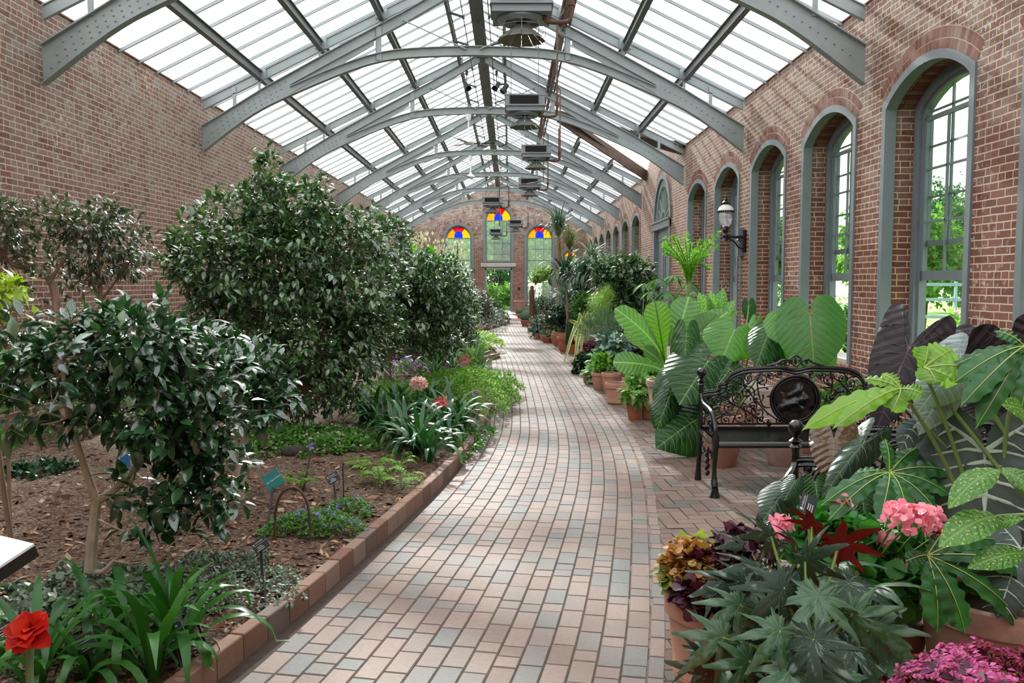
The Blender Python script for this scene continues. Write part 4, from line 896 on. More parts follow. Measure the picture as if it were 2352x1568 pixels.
# sparse camellia by the left wall
b = bz(gr(140, 960, .08)); y0 = 8.0; b = Vector((A(140, 700, y0).x, y0, .08))
trk = [([b, A(132, 760, y0), A(128, 680, y0), A(112, 640, y0), A(75, 610, y0), A(40, 612, y0), A(5, 585, y0)], .05, .018), ([A(128, 690, y0), A(120, 640, y0), A(170, 560, y0), A(180, 500, y0)], .025, .008)]
bl = [PB(40, 530, y0, 60, 60, .4), PB(130, 500, y0, 70, 45, .4), PB(200, 520, y0, 60, 60, .4), PB(110, 600, y0, 70, 50, .4, .7), PB(30, 600, y0, 50, 40, .3, .7), PB(90, 680, y0, 50, 35, .3, .4), PB(0, 480, y0, 40, 40, .3)]
shrub('camellia_tree', 'sparse camellia with crooked bare branches against the left brick wall', 'tree', b, trk, bl, 380, .072, 14, L_camo, T_CAM, BARKB, ntw=90, inner=.1, k=(3, 6), tw=.007)
b = Vector((A(230, 700, 8.6).x, 8.6, .08)); y0 = 8.6
trk = [([b, A(228, 760, y0), A(232, 690, y0), A(225, 600, y0), A(240, 520, y0)], .04, .012), ([A(230, 690, y0), A(210, 640, y0), A(205, 560, y0)], .02, .01), ([A(232, 690, y0), A(300, 600, y0)], .015, .008)]
bl = [PB(250, 500, y0, 60, 40, .4), PB(280, 560, y0, 60, 60, .4), PB(220, 590, y0, 60, 60, .4), PB(300, 620, y0, 40, 30, .3, .6), PB(170, 640, y0, 40, 40, .3, .5), PB(340, 545, y0, 20, 14, .2, .2)]
shrub('camellia_tree', 'upright olive-leaved camellia right of the sparse crooked one by the left wall', 'tree', b, trk, bl, 360, .072, 15, L_camo, T_CAM, BARKB, ntw=60, inner=.1, k=(3, 6), tw=.007)
# middle-distance camellias
b = bz(gr(893, 905, .09)); y0 = b.y
trk = [([b, A(890, 850, y0), A(886, 800, y0), A(870, 740, y0), A(900, 640, y0)], .06, .02), ([A(888, 830, y0), A(930, 760, y0), A(980, 700, y0)], .035, .012), ([A(886, 800, y0), A(850, 770, y0), A(830, 700, y0)], .03, .012)]
bl = [PB(890, 560, y0, 60, 60, .6), PB(930, 640, y0, 90, 60, .8, 1.2), PB(1000, 660, y0, 80, 70, .8, 1.2), PB(880, 690, y0, 100, 70, .8), PB(960, 730, y0, 100, 60, .8), PB(1040, 700, y0, 50, 60, .6), PB(850, 520, y0, 40, 40, .4, .6), PB(1000, 780, y0 + .5, 60, 40, .5)]
shrub('camellia_tree', 'broad camellia with a stout forked brown trunk right of the tallest camellia', 'tree', b, trk, bl, 2900, .084, 16, L_cam, T_CAM2, BARKB, ntw=80, inner=.5, tw=.01)
b = Vector((A(1010, 800, 15.5).x, 15.6, .08)); y0 = 15.6
trk = [([b, A(1010, 760, y0), A(1005, 700, y0)], .05, .02)]
bl = [PB(1010, 690, y0, 70, 70, .9, 1.3), PB(1060, 720, y0, 45, 60, .7), PB(1050, 660, y0, 40, 35, .6), PB(1020, 770, y0, 70, 40, .7), PB(960, 640, y0, 50, 40, .6)]
shrub('camellia_tree', 'dense dark camellia at the path bend, below the left stained window', 'tree', b, trk, bl, 2000, .086, 17, L_cam, T_CAM2, BARKB, ntw=20, inner=.5)
b = Vector((-1.75, 27, .08)); y0 = 27
shrub('dark_shrub', 'dull dark shrub with thin leaves just left of the far doorway', 'shrub', b, [([b, A(1090, 720, y0), A(1090, 680, y0)], .04, .02)], [PB(1085, 690, y0, 28, 35, .6), PB(1105, 700, y0, 26, 32, .5), PB(1120, 712, y0, 20, 20, .4), PB(1075, 670, y0, 22, 22, .4)], 900, .11, 18, leafmat('dull_leaf', '353f2c', '4c5238', .4, .15, c3='66684c'), T_LAN, BARKD, ntw=20, inner=.2, tw=.01)
b = Vector((A(935, 600, 19).x, 19, .08)); y0 = 19
shrub('yellow_green_shrub', 'yellow-green leafy bush above the camellias left of the far wall windows', 'shrub', b, [([b, A(935, 700, y0), A(935, 620, y0)], .05, .03)], [PB(935, 590, y0, 26, 26, .4, 1.2), PB(930, 610, y0, 30, 25, .5), PB(945, 575, y0, 14, 14, .2, .5)], 420, .16, 19, L_bright, T_LAN, BARKD, ntw=10, inner=.1)
b = Vector((A(990, 620, 17).x, 17.3, .08)); y0 = 17.3
shrub('broad_leaved_shrub', 'shrub with bright broad green leaves in front of the left stained windows', 'shrub', b, [([b, A(990, 700, y0), A(985, 610, y0)], .04, .02)], [PB(975, 605, y0, 26, 24, .4), PB(1010, 615, y0, 30, 20, .4), PB(1030, 630, y0, 20, 16, .3), PB(985, 590, y0, 16, 16, .2, .5)], 150, .17, 20, L_bright, T_OV, BARKD, ntw=20, inner=.1)
for i, (x, y, l) in enumerate(((963, 552, 'leftmost of the three pale drooping flower plumes'), (1012, 568, 'middle of the three pale drooping flower plumes, the widest'), (1050, 572, 'rightmost of the three pale drooping flower plumes'))):
    Y = 18 + i * .4; top = A(x, y - 18, Y); bb = Vector((top.x + .1, Y, .08)); t = thing('flower_plume', l + ' above the camellias', 'flower spike', bb, 'pale flower plumes')
    rs = np.random.RandomState(30 + i); mb = MB(); mb.tube(catmull([bb, lerp(bb, top, .6), top], 5), .018, 6); obj('stem', mb, L_mid, t)
    n = 120; q = rs.rand(n); P = np.stack([top.x + rs.randn(n) * .09, top.y + rs.randn(n) * .09, top.z + .05 - q * (.5 + .1 * i)], 1); D = np.stack([rs.randn(n) * .3, rs.randn(n) * .3, -np.ones(n)], 1)
    obj('florets', leafcloud(P, D, rs.randn(n, 3), .07 + .03 * rs.rand(n), T_OV), petal('plume_floret', 'b8b48c', 'd8d2b0', 'e6e2cc'), t, 'all')
# left edge foliage
b = Vector((-2.55, 4.3, .08)); y0 = 4.3
shrub('yellow_green_shrub', 'bright yellow-green leafy branch entering at the left edge above the front camellia', 'shrub', b, [([b, A(-20, 900, y0), A(-10, 700, y0)], .015, .008)], [PB(15, 665, y0, 40, 28, .15), PB(-20, 700, y0, 40, 40, .2)], 34, .07, 21, L_yel, T_OV, BARKB, ntw=10, inner=.1, tw=.005)
b = Vector((-3.05, 5.1, .08)); y0 = 5.1
shrub('low_shrub', 'green leafy shrub at the left edge beneath the front camellia crown', 'shrub', b, [([b, A(15, 900, y0), A(15, 830, y0)], .012, .008)], [PB(5, 860, y0, 45, 50, .3), PB(40, 900, y0, 25, 20, .2)], 60, .085, 22, L_mid, T_OV, BARKB, ntw=12, inner=.1, tw=.005)
# strap-leaved clumps
def straps(label, cs, n, L, w, seed, mat, lean=(.4, 1.3), flower=None, name='amaryllis_clump', cat='amaryllis', group=None, **k):
    rs = np.random.RandomState(seed); c0 = Vector(cs[0]); t = thing(name, label, cat, c0, group)
    for c in cs:
        mb = MB(); strapclump(mb, rs, c, n, L, w, lean, **k); obj('leaves', mb, mat, t, 'all')
    return t
g_ = lambda x, y: bz(gr(x, y, .08))
straps('leafy amaryllis clump with broad arching leaves right of the red flower, nearest the curb', [g_(352, 1545), g_(410, 1500)], 14, .55, .045, 41, L_strap, (.5, 2.3), tipz=.1)
straps('amaryllis clump of arching strap leaves at the bottom edge, directly around the red flower stalk', [g_(205, 1560), g_(110, 1520), Vector((-1.75, 3.05, .08))], 13, .46, .036, 42, L_strap, (.8, 2.5), tipz=.1)
straps('amaryllis clump of upright strap leaves behind the front labels', [g_(290, 1490), g_(395, 1470)], 10, .6, .04, 43, L_strap, (.3, 1.9), tipz=.1)
straps('amaryllis clump in the bottom left corner under the white board', [Vector((-2.05, 3.3, .08)), Vector((-1.85, 3.7, .08))], 11, .42, .034, 44, L_strap, (1.0, 2.6), tipz=.1)
rs = np.random.RandomState(5)
c = A(70, 1440, 2.85); t = thing('amaryllis_flower', 'large double red amaryllis bloom on a pale green stalk at bottom left', 'flower', Vector((c.x, c.y, .08)))
mb = MB(); mb.tube(catmull([(c.x, c.y, .08), (c.x - .01, c.y, c.z * .6), (c.x, c.y, c.z - .03)], 5), .014, 8); obj('stalk', mb, plain('pale_green_stalk', '6f8c63', .5), t, True)
mb = MB(); lily(mb, c - Vector((0, 0, .035)), (-.1, -.55, .8), .08, rs, 6, .85); lily(mb, c - Vector((0, 0, .015)), (0, -.6, .8), .06, rs, 6, .8, curl=.1); lily(mb, c + Vector((0, 0, .0)), (0.1, -.6, .8), .035, rs, 5, .8, curl=0); lily(mb, c - Vector((.0, 0, .03)), (.3, -.5, .3), .075, rs, 4, .8); obj('petals', mb, P_red, t, 'all')
# mid bed straps
MIDC = [(860, 985, 'first'), (905, 1010, ''), (955, 1040, ''), (985, 1055, ''), (1030, 1010, ''), (1060, 985, ''), (930, 960, ''), (1010, 950, '')]
labs = ['clivia clump with glossy dark arching leaves nearest the pink geranium patch', 'dark strap-leaved clump just in front of the pink and white bloom', 'dark strap-leaved clump at the front of the group, left of the two small labels', 'dark strap-leaved clump at the front of the group where the mulch begins', 'dark strap-leaved clump around the coral flower stalk', 'dark strap-leaved clump leaning over the curb beside the path', 'tall strap-leaved clump behind the first clivia, below the pink and white bloom', 'strap-leaved clump behind the coral flowers, before the feathery mound']
for i, (x, y, _) in enumerate(MIDC): straps(labs[i], [g_(x, y), g_(x - 22, y - 14)], 19, .58, .042, 50 + i, L_strapd, (.6, 2.1), name='clivia_clump', cat='clivia', group='strap-leaved clumps in mid bed', tipz=.11)
straps('strap-leaved clump in the shade between the camellia trunks', [g_(650, 945), g_(690, 930)], 16, .6, .05, 60, L_strapd, (.3, 1.3), name='clivia_clump', cat='clivia')
straps('thin-leaved clump hanging over the curb beyond the feathery mound', [g_(1105, 865), g_(1090, 850)], 14, .75, .035, 61, L_mid, (.5, 1.6), name='daylily_clump', cat='daylily')
straps('clump of dark leaves left of the curb around the farther pink lilies', [g_(1000, 880), g_(1040, 860)], 12, .7, .035, 62, L_strapd, (.4, 1.5), name='daylily_clump', cat='daylily')
def bloom(label, px, py, Y, heads, mat, r, stalk=(.0, .0)):
    c = A(px, py, Y); bx, by = c.x + stalk[0], c.y + stalk[1]; t = thing('amaryllis_flower', label, 'flower', Vector((bx, by, bedz(bx, by) - .01))); top = A(px, py + 10, Y)
    mb = MB(); mb.tube(catmull([(bx, by, bedz(bx, by) - .01), lerp(Vector((bx, by, 0)), top, .6), top], 5), .016, 8); obj('stalk', mb, L_mid, t, True)
    for (hx, hy, ax) in heads: mb = MB(); lily(mb, A(hx, hy, Y), ax, r, rs, 6, .42, curl=.8); obj('bloom', mb, mat, t, 'all')
    return t
Yp = 9.6; hd = []
for k in range(13):
    a = 2 * PI * k / 13 * 2.4; q = .35 + .65 * (k / 13); hd.append((960 + 16 * q * math.cos(a), 880 + 9 * q * math.sin(a), (math.cos(a) * q, -.5, -math.sin(a) * q * .8 + .35)))
bloom('round head of pink and white amaryllis blooms above the dark strap leaves', 960, 885, Yp, hd, P_pw, .055)
bloom('three coral trumpet flowers on one stalk above the strap leaves', 1018, 930, 8.9, [(1005, 930, (-1, -.3, .35)), (1018, 925, (.1, -.9, .3)), (1031, 934, (.9, -.3, -.5))], P_cor, .085)
bloom('pair of small pink lilies far behind the feathery mound', 1075, 838, 15.0, [(1062, 828, (-.9, -.4, .2)), (1085, 828, (.9, -.4, .2)), (1073, 826, (0, -1, .2))], P_cor, .085)
# ground patches
L_ger = leafmat('soft_green_leaf', '3f6e2a', '5c9238', .5, .35, c3='7aae4a')
patch('geranium_patch', 'wide low geranium patch with tiny pale pink flowers left of the strap leaves', 'ground cover', g_(668, 1020), (.7, .6), .14, 1500, .028, 70, L_ger, T_RND, (P_pk, 230, .014))
patch('geranium_patch', 'smaller low geranium patch with pale pink flowers beside the black label', 'ground cover', g_(775, 1032), (.3, .4), .12, 700, .028, 71, L_ger, T_RND, (P_pk, 160, .014))
patch('ageratum_patch', 'patch of blue-violet ageratum flowers in front of the rusty hoop', 'flower patch', g_(722, 1215), (.30, .2), .12, 900, .022, 72, L_ger, T_OV, (P_vio, 90, .014))
patch('ageratum_patch', 'small sprig of blue-violet flowers nearest the black rod without a plate', 'flower patch', g_(800, 1175), (.16, .15), .1, 300, .022, 73, L_ger, T_OV, (P_vio, 34, .014))
patch('maidenhair_mound', 'big feathery bright green mound spilling towards the path', 'ground cover', g_(1075, 915), (.75, 1.3), .42, 3800, .035, 74, L_fern, T_OV, None, dens=.55)
patch('maidenhair_mound', 'low feathery green mound left of the pink and white bloom', 'ground cover', g_(905, 925), (.6, .9), .25, 1300, .035, 75, L_fern, T_OV, None)
patch('pansy_patch', 'pale green mound of small white and violet flowers at the second curb', 'flower patch', Vector((-.85, 19.3, .08)), (.55, 1.8), .4, 1500, .06, 76, leafmat('lime_leaf', '6d9a34', '9cc04c', .5, .4, c3='c2d77a'), T_OV, (P_wh, 160, .022))
patch('pansy_patch', 'violet flower patch seen under the broad camellia', 'flower patch', g_(945, 862), (.5, 1.0), .22, 380, .05, 77, L_mid, T_OV, (P_mag, 110, .03))
patch('ground_cover', 'grey-green low ground cover behind the front amaryllis leaves', 'ground cover', g_(490, 1345), (.42, .42), .08, 1100, .026, 78, L_grey, T_OV, None)
patch('ground_cover', 'silvery green rounded leaves below the front camellia trunk', 'ground cover', g_(150, 1400), (.55, .45), .06, 330, .04, 79, L_grey, T_RND, None)
patch('ground_cover', 'small dark leafy patch on the mulch left of the pale trunk', 'ground cover', g_(80, 1085), (.3, .25), .08, 130, .06, 80, L_dk, T_OV, None)
patch('ground_cover', 'low plants with small pale flowers behind the front camellia', 'ground cover', g_(490, 1045), (.45, .5), .1, 350, .04, 81, L_pale, T_OV, (P_vio, 40, .014))
patch('ground_cover', 'leafy undergrowth beneath the tallest camellia', 'ground cover', g_(600, 930), (1.0, 1.0), .2, 500, .08, 82, L_dk, T_OV, None)
patch('ground_cover', 'mixed green undergrowth behind the front camellia by the left wall', 'ground cover', Vector((-4.1, 10.5, .08)), (1.1, 2.5), .3, 900, .08, 83, L_mid, T_OV, (P_wh, 30, .03))
patch('ground_cover', 'green undergrowth between the broad camellia and the second curb', 'ground cover', Vector((-1.9, 16.6, .08)), (.8, 2.0), .25, 900, .07, 84, L_dk, T_OV, (P_pk, 40, .03))
patch('ground_cover', 'dark strap foliage and red blooms along the third curb', 'flower patch', Vector((-.7, 29.8, .08)), (.55, 2.6), .5, 900, .11, 85, L_dk, T_LAN, (P_red, 9, .07))
patch('ground_cover', 'pale flowering edge planting near the far doorway', 'flower patch', Vector((-.5, 33.2, .08)), (.5, 1.6), .45, 500, .1, 86, L_grey, T_OV, (P_wh, 30, .04))
patch('ground_cover', 'low green planting beyond the third curb, left of the doorway', 'ground cover', Vector((-2.4, 37, .08)), (1.0, 6), .6, 900, .13, 87, L_mid, T_OV, (P_red, 8, .08))
patch('ground_cover', 'violets and leaves under the strap leaves beside the curb', 'ground cover', g_(1075, 1000), (.22, .9), .07, 330, .04, 88, L_mid, T_OV, (P_mag, 24, .02))
patch('ground_cover', 'shrubby undergrowth behind the tallest camellia along the left wall', 'ground cover', Vector((-3.6, 17, .08)), (1.4, 5), 1.2, 1800, .11, 89, L_cam, T_OV, None)
# ferns
def fern(label, c, n, L, seed, az0=0, az1=2 * PI):
    rs_ = np.random.RandomState(seed); c = Vector(c); t = thing('fern', label, 'fern', c, 'ferns on the mulch'); V = []; mb = MB()
    for i in range(n):
        az = az0 + (az1 - az0) * (i + rs_.rand()) / n; l = L * (.6 + .6 * rs_.rand()); d = Vector((math.cos(az), math.sin(az), 0)); P = [c + d * l * k / 12 + Vector((0, 0, .02 + l * .55 * math.sin(PI * k / 13 * .85))) for k in range(13)]
        mb.tube(P, .0022, 4); s = Vector((-d.y, d.x, 0))
        for k in range(2, 13):
            for q in (-1, 1):
                w = .055 * L / .3 * math.sin(PI * (k - .5) / 13) + .008; V.append((P[k], s * q + d * .35, w))
    obj('stems', mb, L_fern, t); P = np.array([list(v[0]) for v in V]); D = np.array([list(v[1]) for v in V]); W_ = np.array([v[2] for v in V])
    obj('fronds', leafcloud(P, D, np.tile([0, 0, 1.0], (len(P), 1)) + rs_.randn(len(P), 3) * .2, W_, T_OV), L_fern, t, 'all')
fern('small fern right behind the teal sign', g_(690, 1128), 8, .16, 90); fern('spreading fern on the mulch left of the path, larger one', g_(870, 1105), 10, .24, 91); fern('straggly fern nearest the curb', g_(925, 1120), 7, .19, 92); fern('fern in front of the front strap-leaved clump', g_(915, 1075), 7, .18, 93); fern('tiny fern left of the black rod without a plate', g_(820, 1075), 6, .15, 94)
# curb-side hoop
a, b_ = g_(632, 1242), g_(713, 1240); top = A(665, 1120, a.y)
t = thing('metal_hoop', 'rusty flat-iron hoop pushed into the mulch under the teal sign', 'hoop', (a + b_) / 2); mb = MB()
H_ = top.z; P = [lerp(a, b_, .5 - .5 * math.cos(PI * k / 20)) for k in range(21)]; P = [Vector((p.x + (.0 if k > 10 else -.0), p.y, a.z + (H_ - a.z) * math.sin(PI * k / 20) ** .55)) for k, p in enumerate(P)]
mb.tube(P, .0085, 6); obj('hoop', mb, M['rust'], t, True)
# labels
stake('teal square sign lettered Do Not Enter on a thin black stake', (627, 1102), 5.35,   .115, .11, .62, (612, 1222), 'Do Not Enter', TEAL, 'sign', .3, group=None)
stake('black plant label right of the front camellia, beside the grey ground cover', (598, 1251), 4.25, .08, .066, .65, (606, 1400), 'Camellia')
stake('black plant label on a leaning stake before the geranium patch', (715, 1025), 6.6, .08, .068, .5, (695, 1138), 'Camellia')
stake('black plant label standing in the violet ageratum flowers', (765, 1097), 5.75, .085, .068, .5, (774, 1178), 'Camellia')
stake('dark plant label under the tall amaryllis leaves, nearer the curb', (438, 1386), 3.75, .085, .06, .6, (480, 1480), 'Amaryllis')
stake('dark plant label lettered Amaryllis in front of the biggest leaf clump', (395, 1457), 3.35, .1, .07, .55, (422, 1552), 'Amaryllis')
stake('dark plant label half hidden among leaves right of the red flower', (192, 1480), 3.2, .09, .07, .45, (213, 1555), 'Amaryllis', yaw=.2)
stake('dark plant label at the left edge behind the red flower', (8, 1452), 3.3, .085, .065, .5, (20, 1555), 'Amaryllis')
stake('dark plant label almost hidden behind amaryllis leaves, left of the tall leaves', (330, 1385), 3.8, .08, .06, .6, (340, 1470), 'Amaryllis')
for (x, y, Y, bx, by, l, ro) in ((1036, 869, 11.2, 1043, 925, 'small black label in front of the feathery green mound', -.5), (1089, 906, 9.8, 1096, 960, 'small black label nearest the curb among the strap leaves', -.5), (953, 1019, 8.0, 954, 1052, 'small black label at the front of the strap leaves, left one', -.9), (993, 1015, 7.8, 1003, 1058, 'small black label at the front of the strap leaves, right one', -.6), (892, 1001, 8.1, 898, 1035, 'small black label beside the geranium patch under the strap leaves', -.8), (917, 898, 10.4, 915, 935, 'small black label left of the pink and white bloom', .6), (941, 926, 9.8, 944, 965, 'small black label below the pink and white bloom', -1.0), (854, 917, 9.6, 852, 970, 'small grey label left of the tall strap leaves', .3)):
    stake(l, (x, y), Y, .085, .06, ro, (bx, by), None, lines=2)
stake('small teal label below the pink and white bloom', (964, 923), 9.6, .06, .1, -.3, (964, 965), None, TEAL)
a = g_(790, 1158); t = thing('black_rod', 'thin black rod without a plate right of the ageratum label', 'rod', a); mb = MB(); mb.tube([a, A(787, 1062, a.y)], .004, 6); mb.ball(A(789, 1066, a.y), .008, 6); obj('rod', mb, M['blackm'], t)
# white interpretive board at the left edge
t = thing('information_board', 'white tilted board with a dark underside cut off at the left edge', 'board', Vector((-1.75, 2.55, .06))); c = Vector((-1.79, 2.6, .72)); R = Matrix.Rotation(-.5, 3, 'Z') @ Matrix.Rotation(.35, 3, 'X')
mb = MB(); mb.box(c, (.5, .34, .008), R); obj('panel', mb, plain('satin_white_panel', 'e4e8ee', .25, 0, .02), t); mb = MB(); mb.box(c - R @ Vector((0, 0, .024)), (.5, .34, .038), R); obj('frame', mb, M['blackm'], t); mb = MB(); mb.tube([(-1.85, 2.6, .05), (-1.85, 2.6, .7)], .02, 8); obj('post', mb, M['blackm'], t)
# blue marker, stones, red tag
a = Vector((A(283, 990, 6.2).x, 6.2, 0)); a.z = bedz(a.x, a.y); t = thing('blue_marker', 'bright blue panel glimpsed behind the front camellia', 'marker', a); mb = MB(); mb.b2((a.x - .02, 6.18, a.z + .12), (a.x + .035, 6.22, a.z + .36)); obj('panel', mb, plain('blue_plastic', '1e6aa8', .5), t); mb = MB(); mb.b2((a.x - .01, 6.19, a.z - .02), (a.x + .01, 6.21, a.z + .12)); obj('leg', mb, M['blackm'], t)
def rock(label, c, r, mat, seed):
    mb = MB(); mb.ball(c, 1, 14, 0, r); mb.v = [tuple(Vector(p) + (Vector(p) - Vector(c)) * .35 * noise.noise(Vector(p) * 9 + Vector((seed, 0, 0)))) for p in mb.v]; o = obj('rock', mb, mat, None, True, tuple(c)); tag(o, label, 'rock')
rock('pale grey stone beside the second white trunk', g_(585, 1072) + Vector((0, 0, .03)), (.07, .06, .05), M['stone'], 1); rock('dark lava-like stone before the geranium patch', g_(675, 1048) + Vector((0, 0, .04)), (.12, .07, .06), plain('dark_rock', '38332f', .95, 0, .3, 20, .6), 2)
a = g_(925, 838); t = thing('small_statue', 'small pale slender statue under the broad camellia', 'statue', a); mb = MB(); mb.lathe([(.001, 0), (.08, 0), (.08, .04), (.05, .06), (.045, .2), (.06, .32), (.05, .42), (.025, .46), (.035, .5), (.035, .55), (.015, .6), (.001, .62)], a, 12); obj('figure', mb, M['stone'], t, True)
# fallen leaves near the curb
rs = np.random.RandomState(8); n = 260; x = []; 
while len(x) < n:
    px, py = rs.uniform(500, 1000), rs.uniform(1020, 1420); p = gr(px, py, .1)
    if p.x < curbx(p.y) - .12: x.append((p.x, p.y, bedz(p.x, p.y) + .012))
P = np.array(x); o = obj('fallen_leaves', leafcloud(P, np.stack([rs.randn(n), rs.randn(n), rs.randn(n) * .15], 1), np.tile([0, 0, 1.0], (n, 1)) + rs.randn(n, 3) * .3,   .025 + .03 * rs.rand(n), T_CAM), islandmat('dead_leaf', [(0, '8a5a40'), (.4, 'a5734f'), (.7, 'b98c66'), (.9, '6e4632')], .8, .1), None, 'all'); tag(o, 'dry brown leaves scattered on the mulch near the curb', 'fallen leaves', None, 'stuff')
# ============================================================ CAST IRON BENCHES
def make_bench(loc, label):
    t = thing('iron_bench', label, 'bench', (0, 0, 0), 'black cast iron benches'); W = .75; rs = random.Random(3)
    half = [(-.745, .715), (-.70, .725), (-.635, .732), (-.605, .75), (-.60, .785), (-.556, .79), (-.548, .812), (-.516, .86), (-.453, .893), (-.373, .91), (-.25, .918), (-.12, .922), (0, .90)]
    full = [(u, z) for u, z in half] + [(-u, z) for u, z in half[:-1][::-1]]
    P = [p for p in catmull([(u, 0, z) for u, z in full], 4)]
    mb = MB(); mb.tube(P, .014, 8); mb.tube([p + Vector((0, 0, -.025)) for p in P], .011, 6)
    for i in range(0, len(P) - 1):                                      # rope edge beads
        for k in (.25, .75): mb.ball(lerp(P[i], P[i + 1], k) + Vector((0, -.004, .01)), .0085, 5)
    mb.bar((-.74, 0, .43), (.74, 0, .43), .03, .035); mb.bar((-.74, -.01, .47), (.74, -.01, .47), .018, .014)
    obj('back_rail', mb, M['black'], t, True)
    mb = MB()                                                           # crest
    for q in (-1, 1):
        mb.tube(catmull([(0, 0, .93), (q * .05, 0, .975), (q * .02, 0, 1.01), (0, 0, 1.015)], 5), .008, 6); mb.tube(catmull([(q * .02, 0, .96), (q * .09, 0, .985), (q * .15, 0, .955), (q * .23, 0, .935)], 5), .009, 6)
        mb.tube([(q * (.07 + .028 * math.cos(k * .7) * (1 - k * .05)), 0, .955 + .028 * math.sin(k * .7) * (1 - k * .05)) for k in range(12)], .006, 5); mb.ball((q * .035, 0, .975), .014, 8, 0, (1, .7, 1.6)); mb.ball((q * .12, 0, .97), .01, 6)
    mb.ball((0, 0, .98), .018, 8, 0, (.8, .8, 2)); obj('crest', mb, M['black'], t, True)
    def zt(u): return float(np.interp(abs(u), [0, .12, .373, .453, .516, .56, .60, .64, .75], [.89, .9, .89, .87, .83, .77, .75, .71, .70]))
    mb = MB(); cu, cz, ru, rz = 0, .665, .19, .185
    for k in range(2): mb.tube([(cu + (ru + .004 - k * .022) * math.cos(a * PI / 24), -.012 - k * .004, cz + (rz + .004 - k * .02) * math.sin(a * PI / 24)) for a in range(48)], .013 - k * .005, 7, closed=True)
    n = 26; V = []; 
    for j in range(n + 1):
        for i in range(n + 1):
            u, v = -1 + 2 * i / n, -1 + 2 * j / n; k = max(1e-6, math.hypot(u, v)); m_ = max(abs(u), abs(v)); uu, vv = u * m_ / k, v * m_ / k
            h = .010 * noise.noise(Vector((uu * 2.3, vv * 2.3, 1))) + .006 * noise.noise(Vector((uu * 6, vv * 6, 4)))
            x_, z_ = cu + uu * ru, cz + vv * rz                         # relief of a reclining figure
            for (ax_, az_, bx_, bz_, r_) in ((-.1, -.06, .0, -.02, .022), (.0, -.02, .06, -.0, .03), (.06, .0, .03, .07, .028), (.03, .07, -.05, .03, .014), (.035, .1, .035, .1, .022), (-.02, -.03, .04, -.075, .02)):
                a_, b_ = Vector((ax_, az_)), Vector((bx_, bz_)); p_ = Vector((x_ - cu, z_ - cz)); d_ = b_ - a_; tt = max(0, min(1, (p_ - a_).dot(d_) / max(1e-9, d_.dot(d_)))); ds = (p_ - a_ - d_ * tt).length; h += .018 * math.exp(-(ds / r_) ** 2)
            V.append((x_, -.006 - h, z_))
    mb.add(V, [(j * (n + 1) + i, j * (n + 1) + i + 1, (j + 1) * (n + 1) + i + 1, (j + 1) * (n + 1) + i) for j in range(n) for i in range(n)]); mb.lathe([(.001, .0), (.99, .0), (.99, .01), (.001, .01)], (0, 0, 0), 30, 0)
    k0 = len(mb.v) - 120; mb.v[k0:] = [(cu + p[0] * ru, p[2] - .002, cz + p[1] * rz) for p in mb.v[k0:]]
    obj('medallion', mb, M['black'], t, 'all')
    # scrolling vine work
    mb = MB(); cells = []
    def spiral(u, z, r, s, turns=1.5, a0=0.0, y=0.0, mir=True, w=.007):
        for q in ((1, -1) if mir else (1,)):
            pts = []
            for k in range(18):
                f = k / 17; a = a0 + s * f * turns * 2 * PI; rr = r * (1 - .8 * f); pts.append((q * (u + rr * math.cos(a)), y, z + rr * math.sin(a)))
            mb.tube(pts, [w * (1 - .35 * k / 17) for k in range(18)], 5); mb.ball(pts[-1], w * 1.6, 6)
    for (u, z, r, s, a0) in ((.27, .82, .055, 1, .5), (.37, .84, .04, -1, 2), (.45, .8, .05, 1, 1), (.52, .74, .045, -1, 3), (.29, .56, .06, -1, 1), (.27, .5, .035, 1, 4), (.36, .5, .04, -1, 0), (.44, .53, .06, 1, 2), (.55, .5, .04, -1, 1), (.52, .6, .055, 1, 4), (.62, .55, .06, -1, 2), (.62, .65, .045, 1, 0), (.69, .6, .035, -1, 3), (.68, .5, .035, 1, 2), (.38, .72, .06, -1, 3.5), (.46, .68, .045, 1, 5), (.3, .68, .05, 1, 2.6), (.56, .68, .04, -1, 5), (.12, .5, .04, 1, 2), (.2, .47, .025, -1, 2), (.13, .87, .03, -1, 0), (.69, .68, .025, 1, 1), (.2, .86, .03, 1, 3), (.33, .61, .04, 1, 0), (.4, .6, .035, -1, 2)): spiral(u, z, r, s, 1.45, a0)
    for q in (-1, 1):
        for pts in (((.1, .48), (.22, .56), (.33, .68), (.42, .78), (.5, .82)), ((.2, .45), (.34, .55), (.48, .62), (.6, .7), (.72, .7)), ((.7, .47), (.56, .56), (.46, .7), (.34, .82), (.2, .88)), ((.22, .76), (.3, .75), (.4, .66), (.46, .56), (.5, .46)), ((.6, .46), (.66, .56), (.64, .66), (.56, .74)), ((.2, .6), (.26, .62), (.3, .78), (.28, .88))):
            mb.tube(catmull([(q * u, rs.uniform(-.006, .006), z) for u, z in pts], 5), .0065, 5)
        for i in range(46):
            u, z = rs.uniform(.2, .72), rs.uniform(.47, .86)
            if z < zt(u) - .02: mb.ball((q * u, -.006, z), rs.uniform(.008, .015), 6, 0, (1.3 if i % 2 else .6, .7, .7 if i % 2 else 1.4))
    obj('scrollwork', mb, M['black'], t, True)
    mb = MB()
    for k in range(11):
        f = .03 + k * .043; mb.box((0, -f, .415 - .03 * f), (1.44, .034, .016))
    mb.tube([(-.73, -.5, .392), (.73, -.5, .392)], .024, 8); obj('seat', mb, M['black'], t)
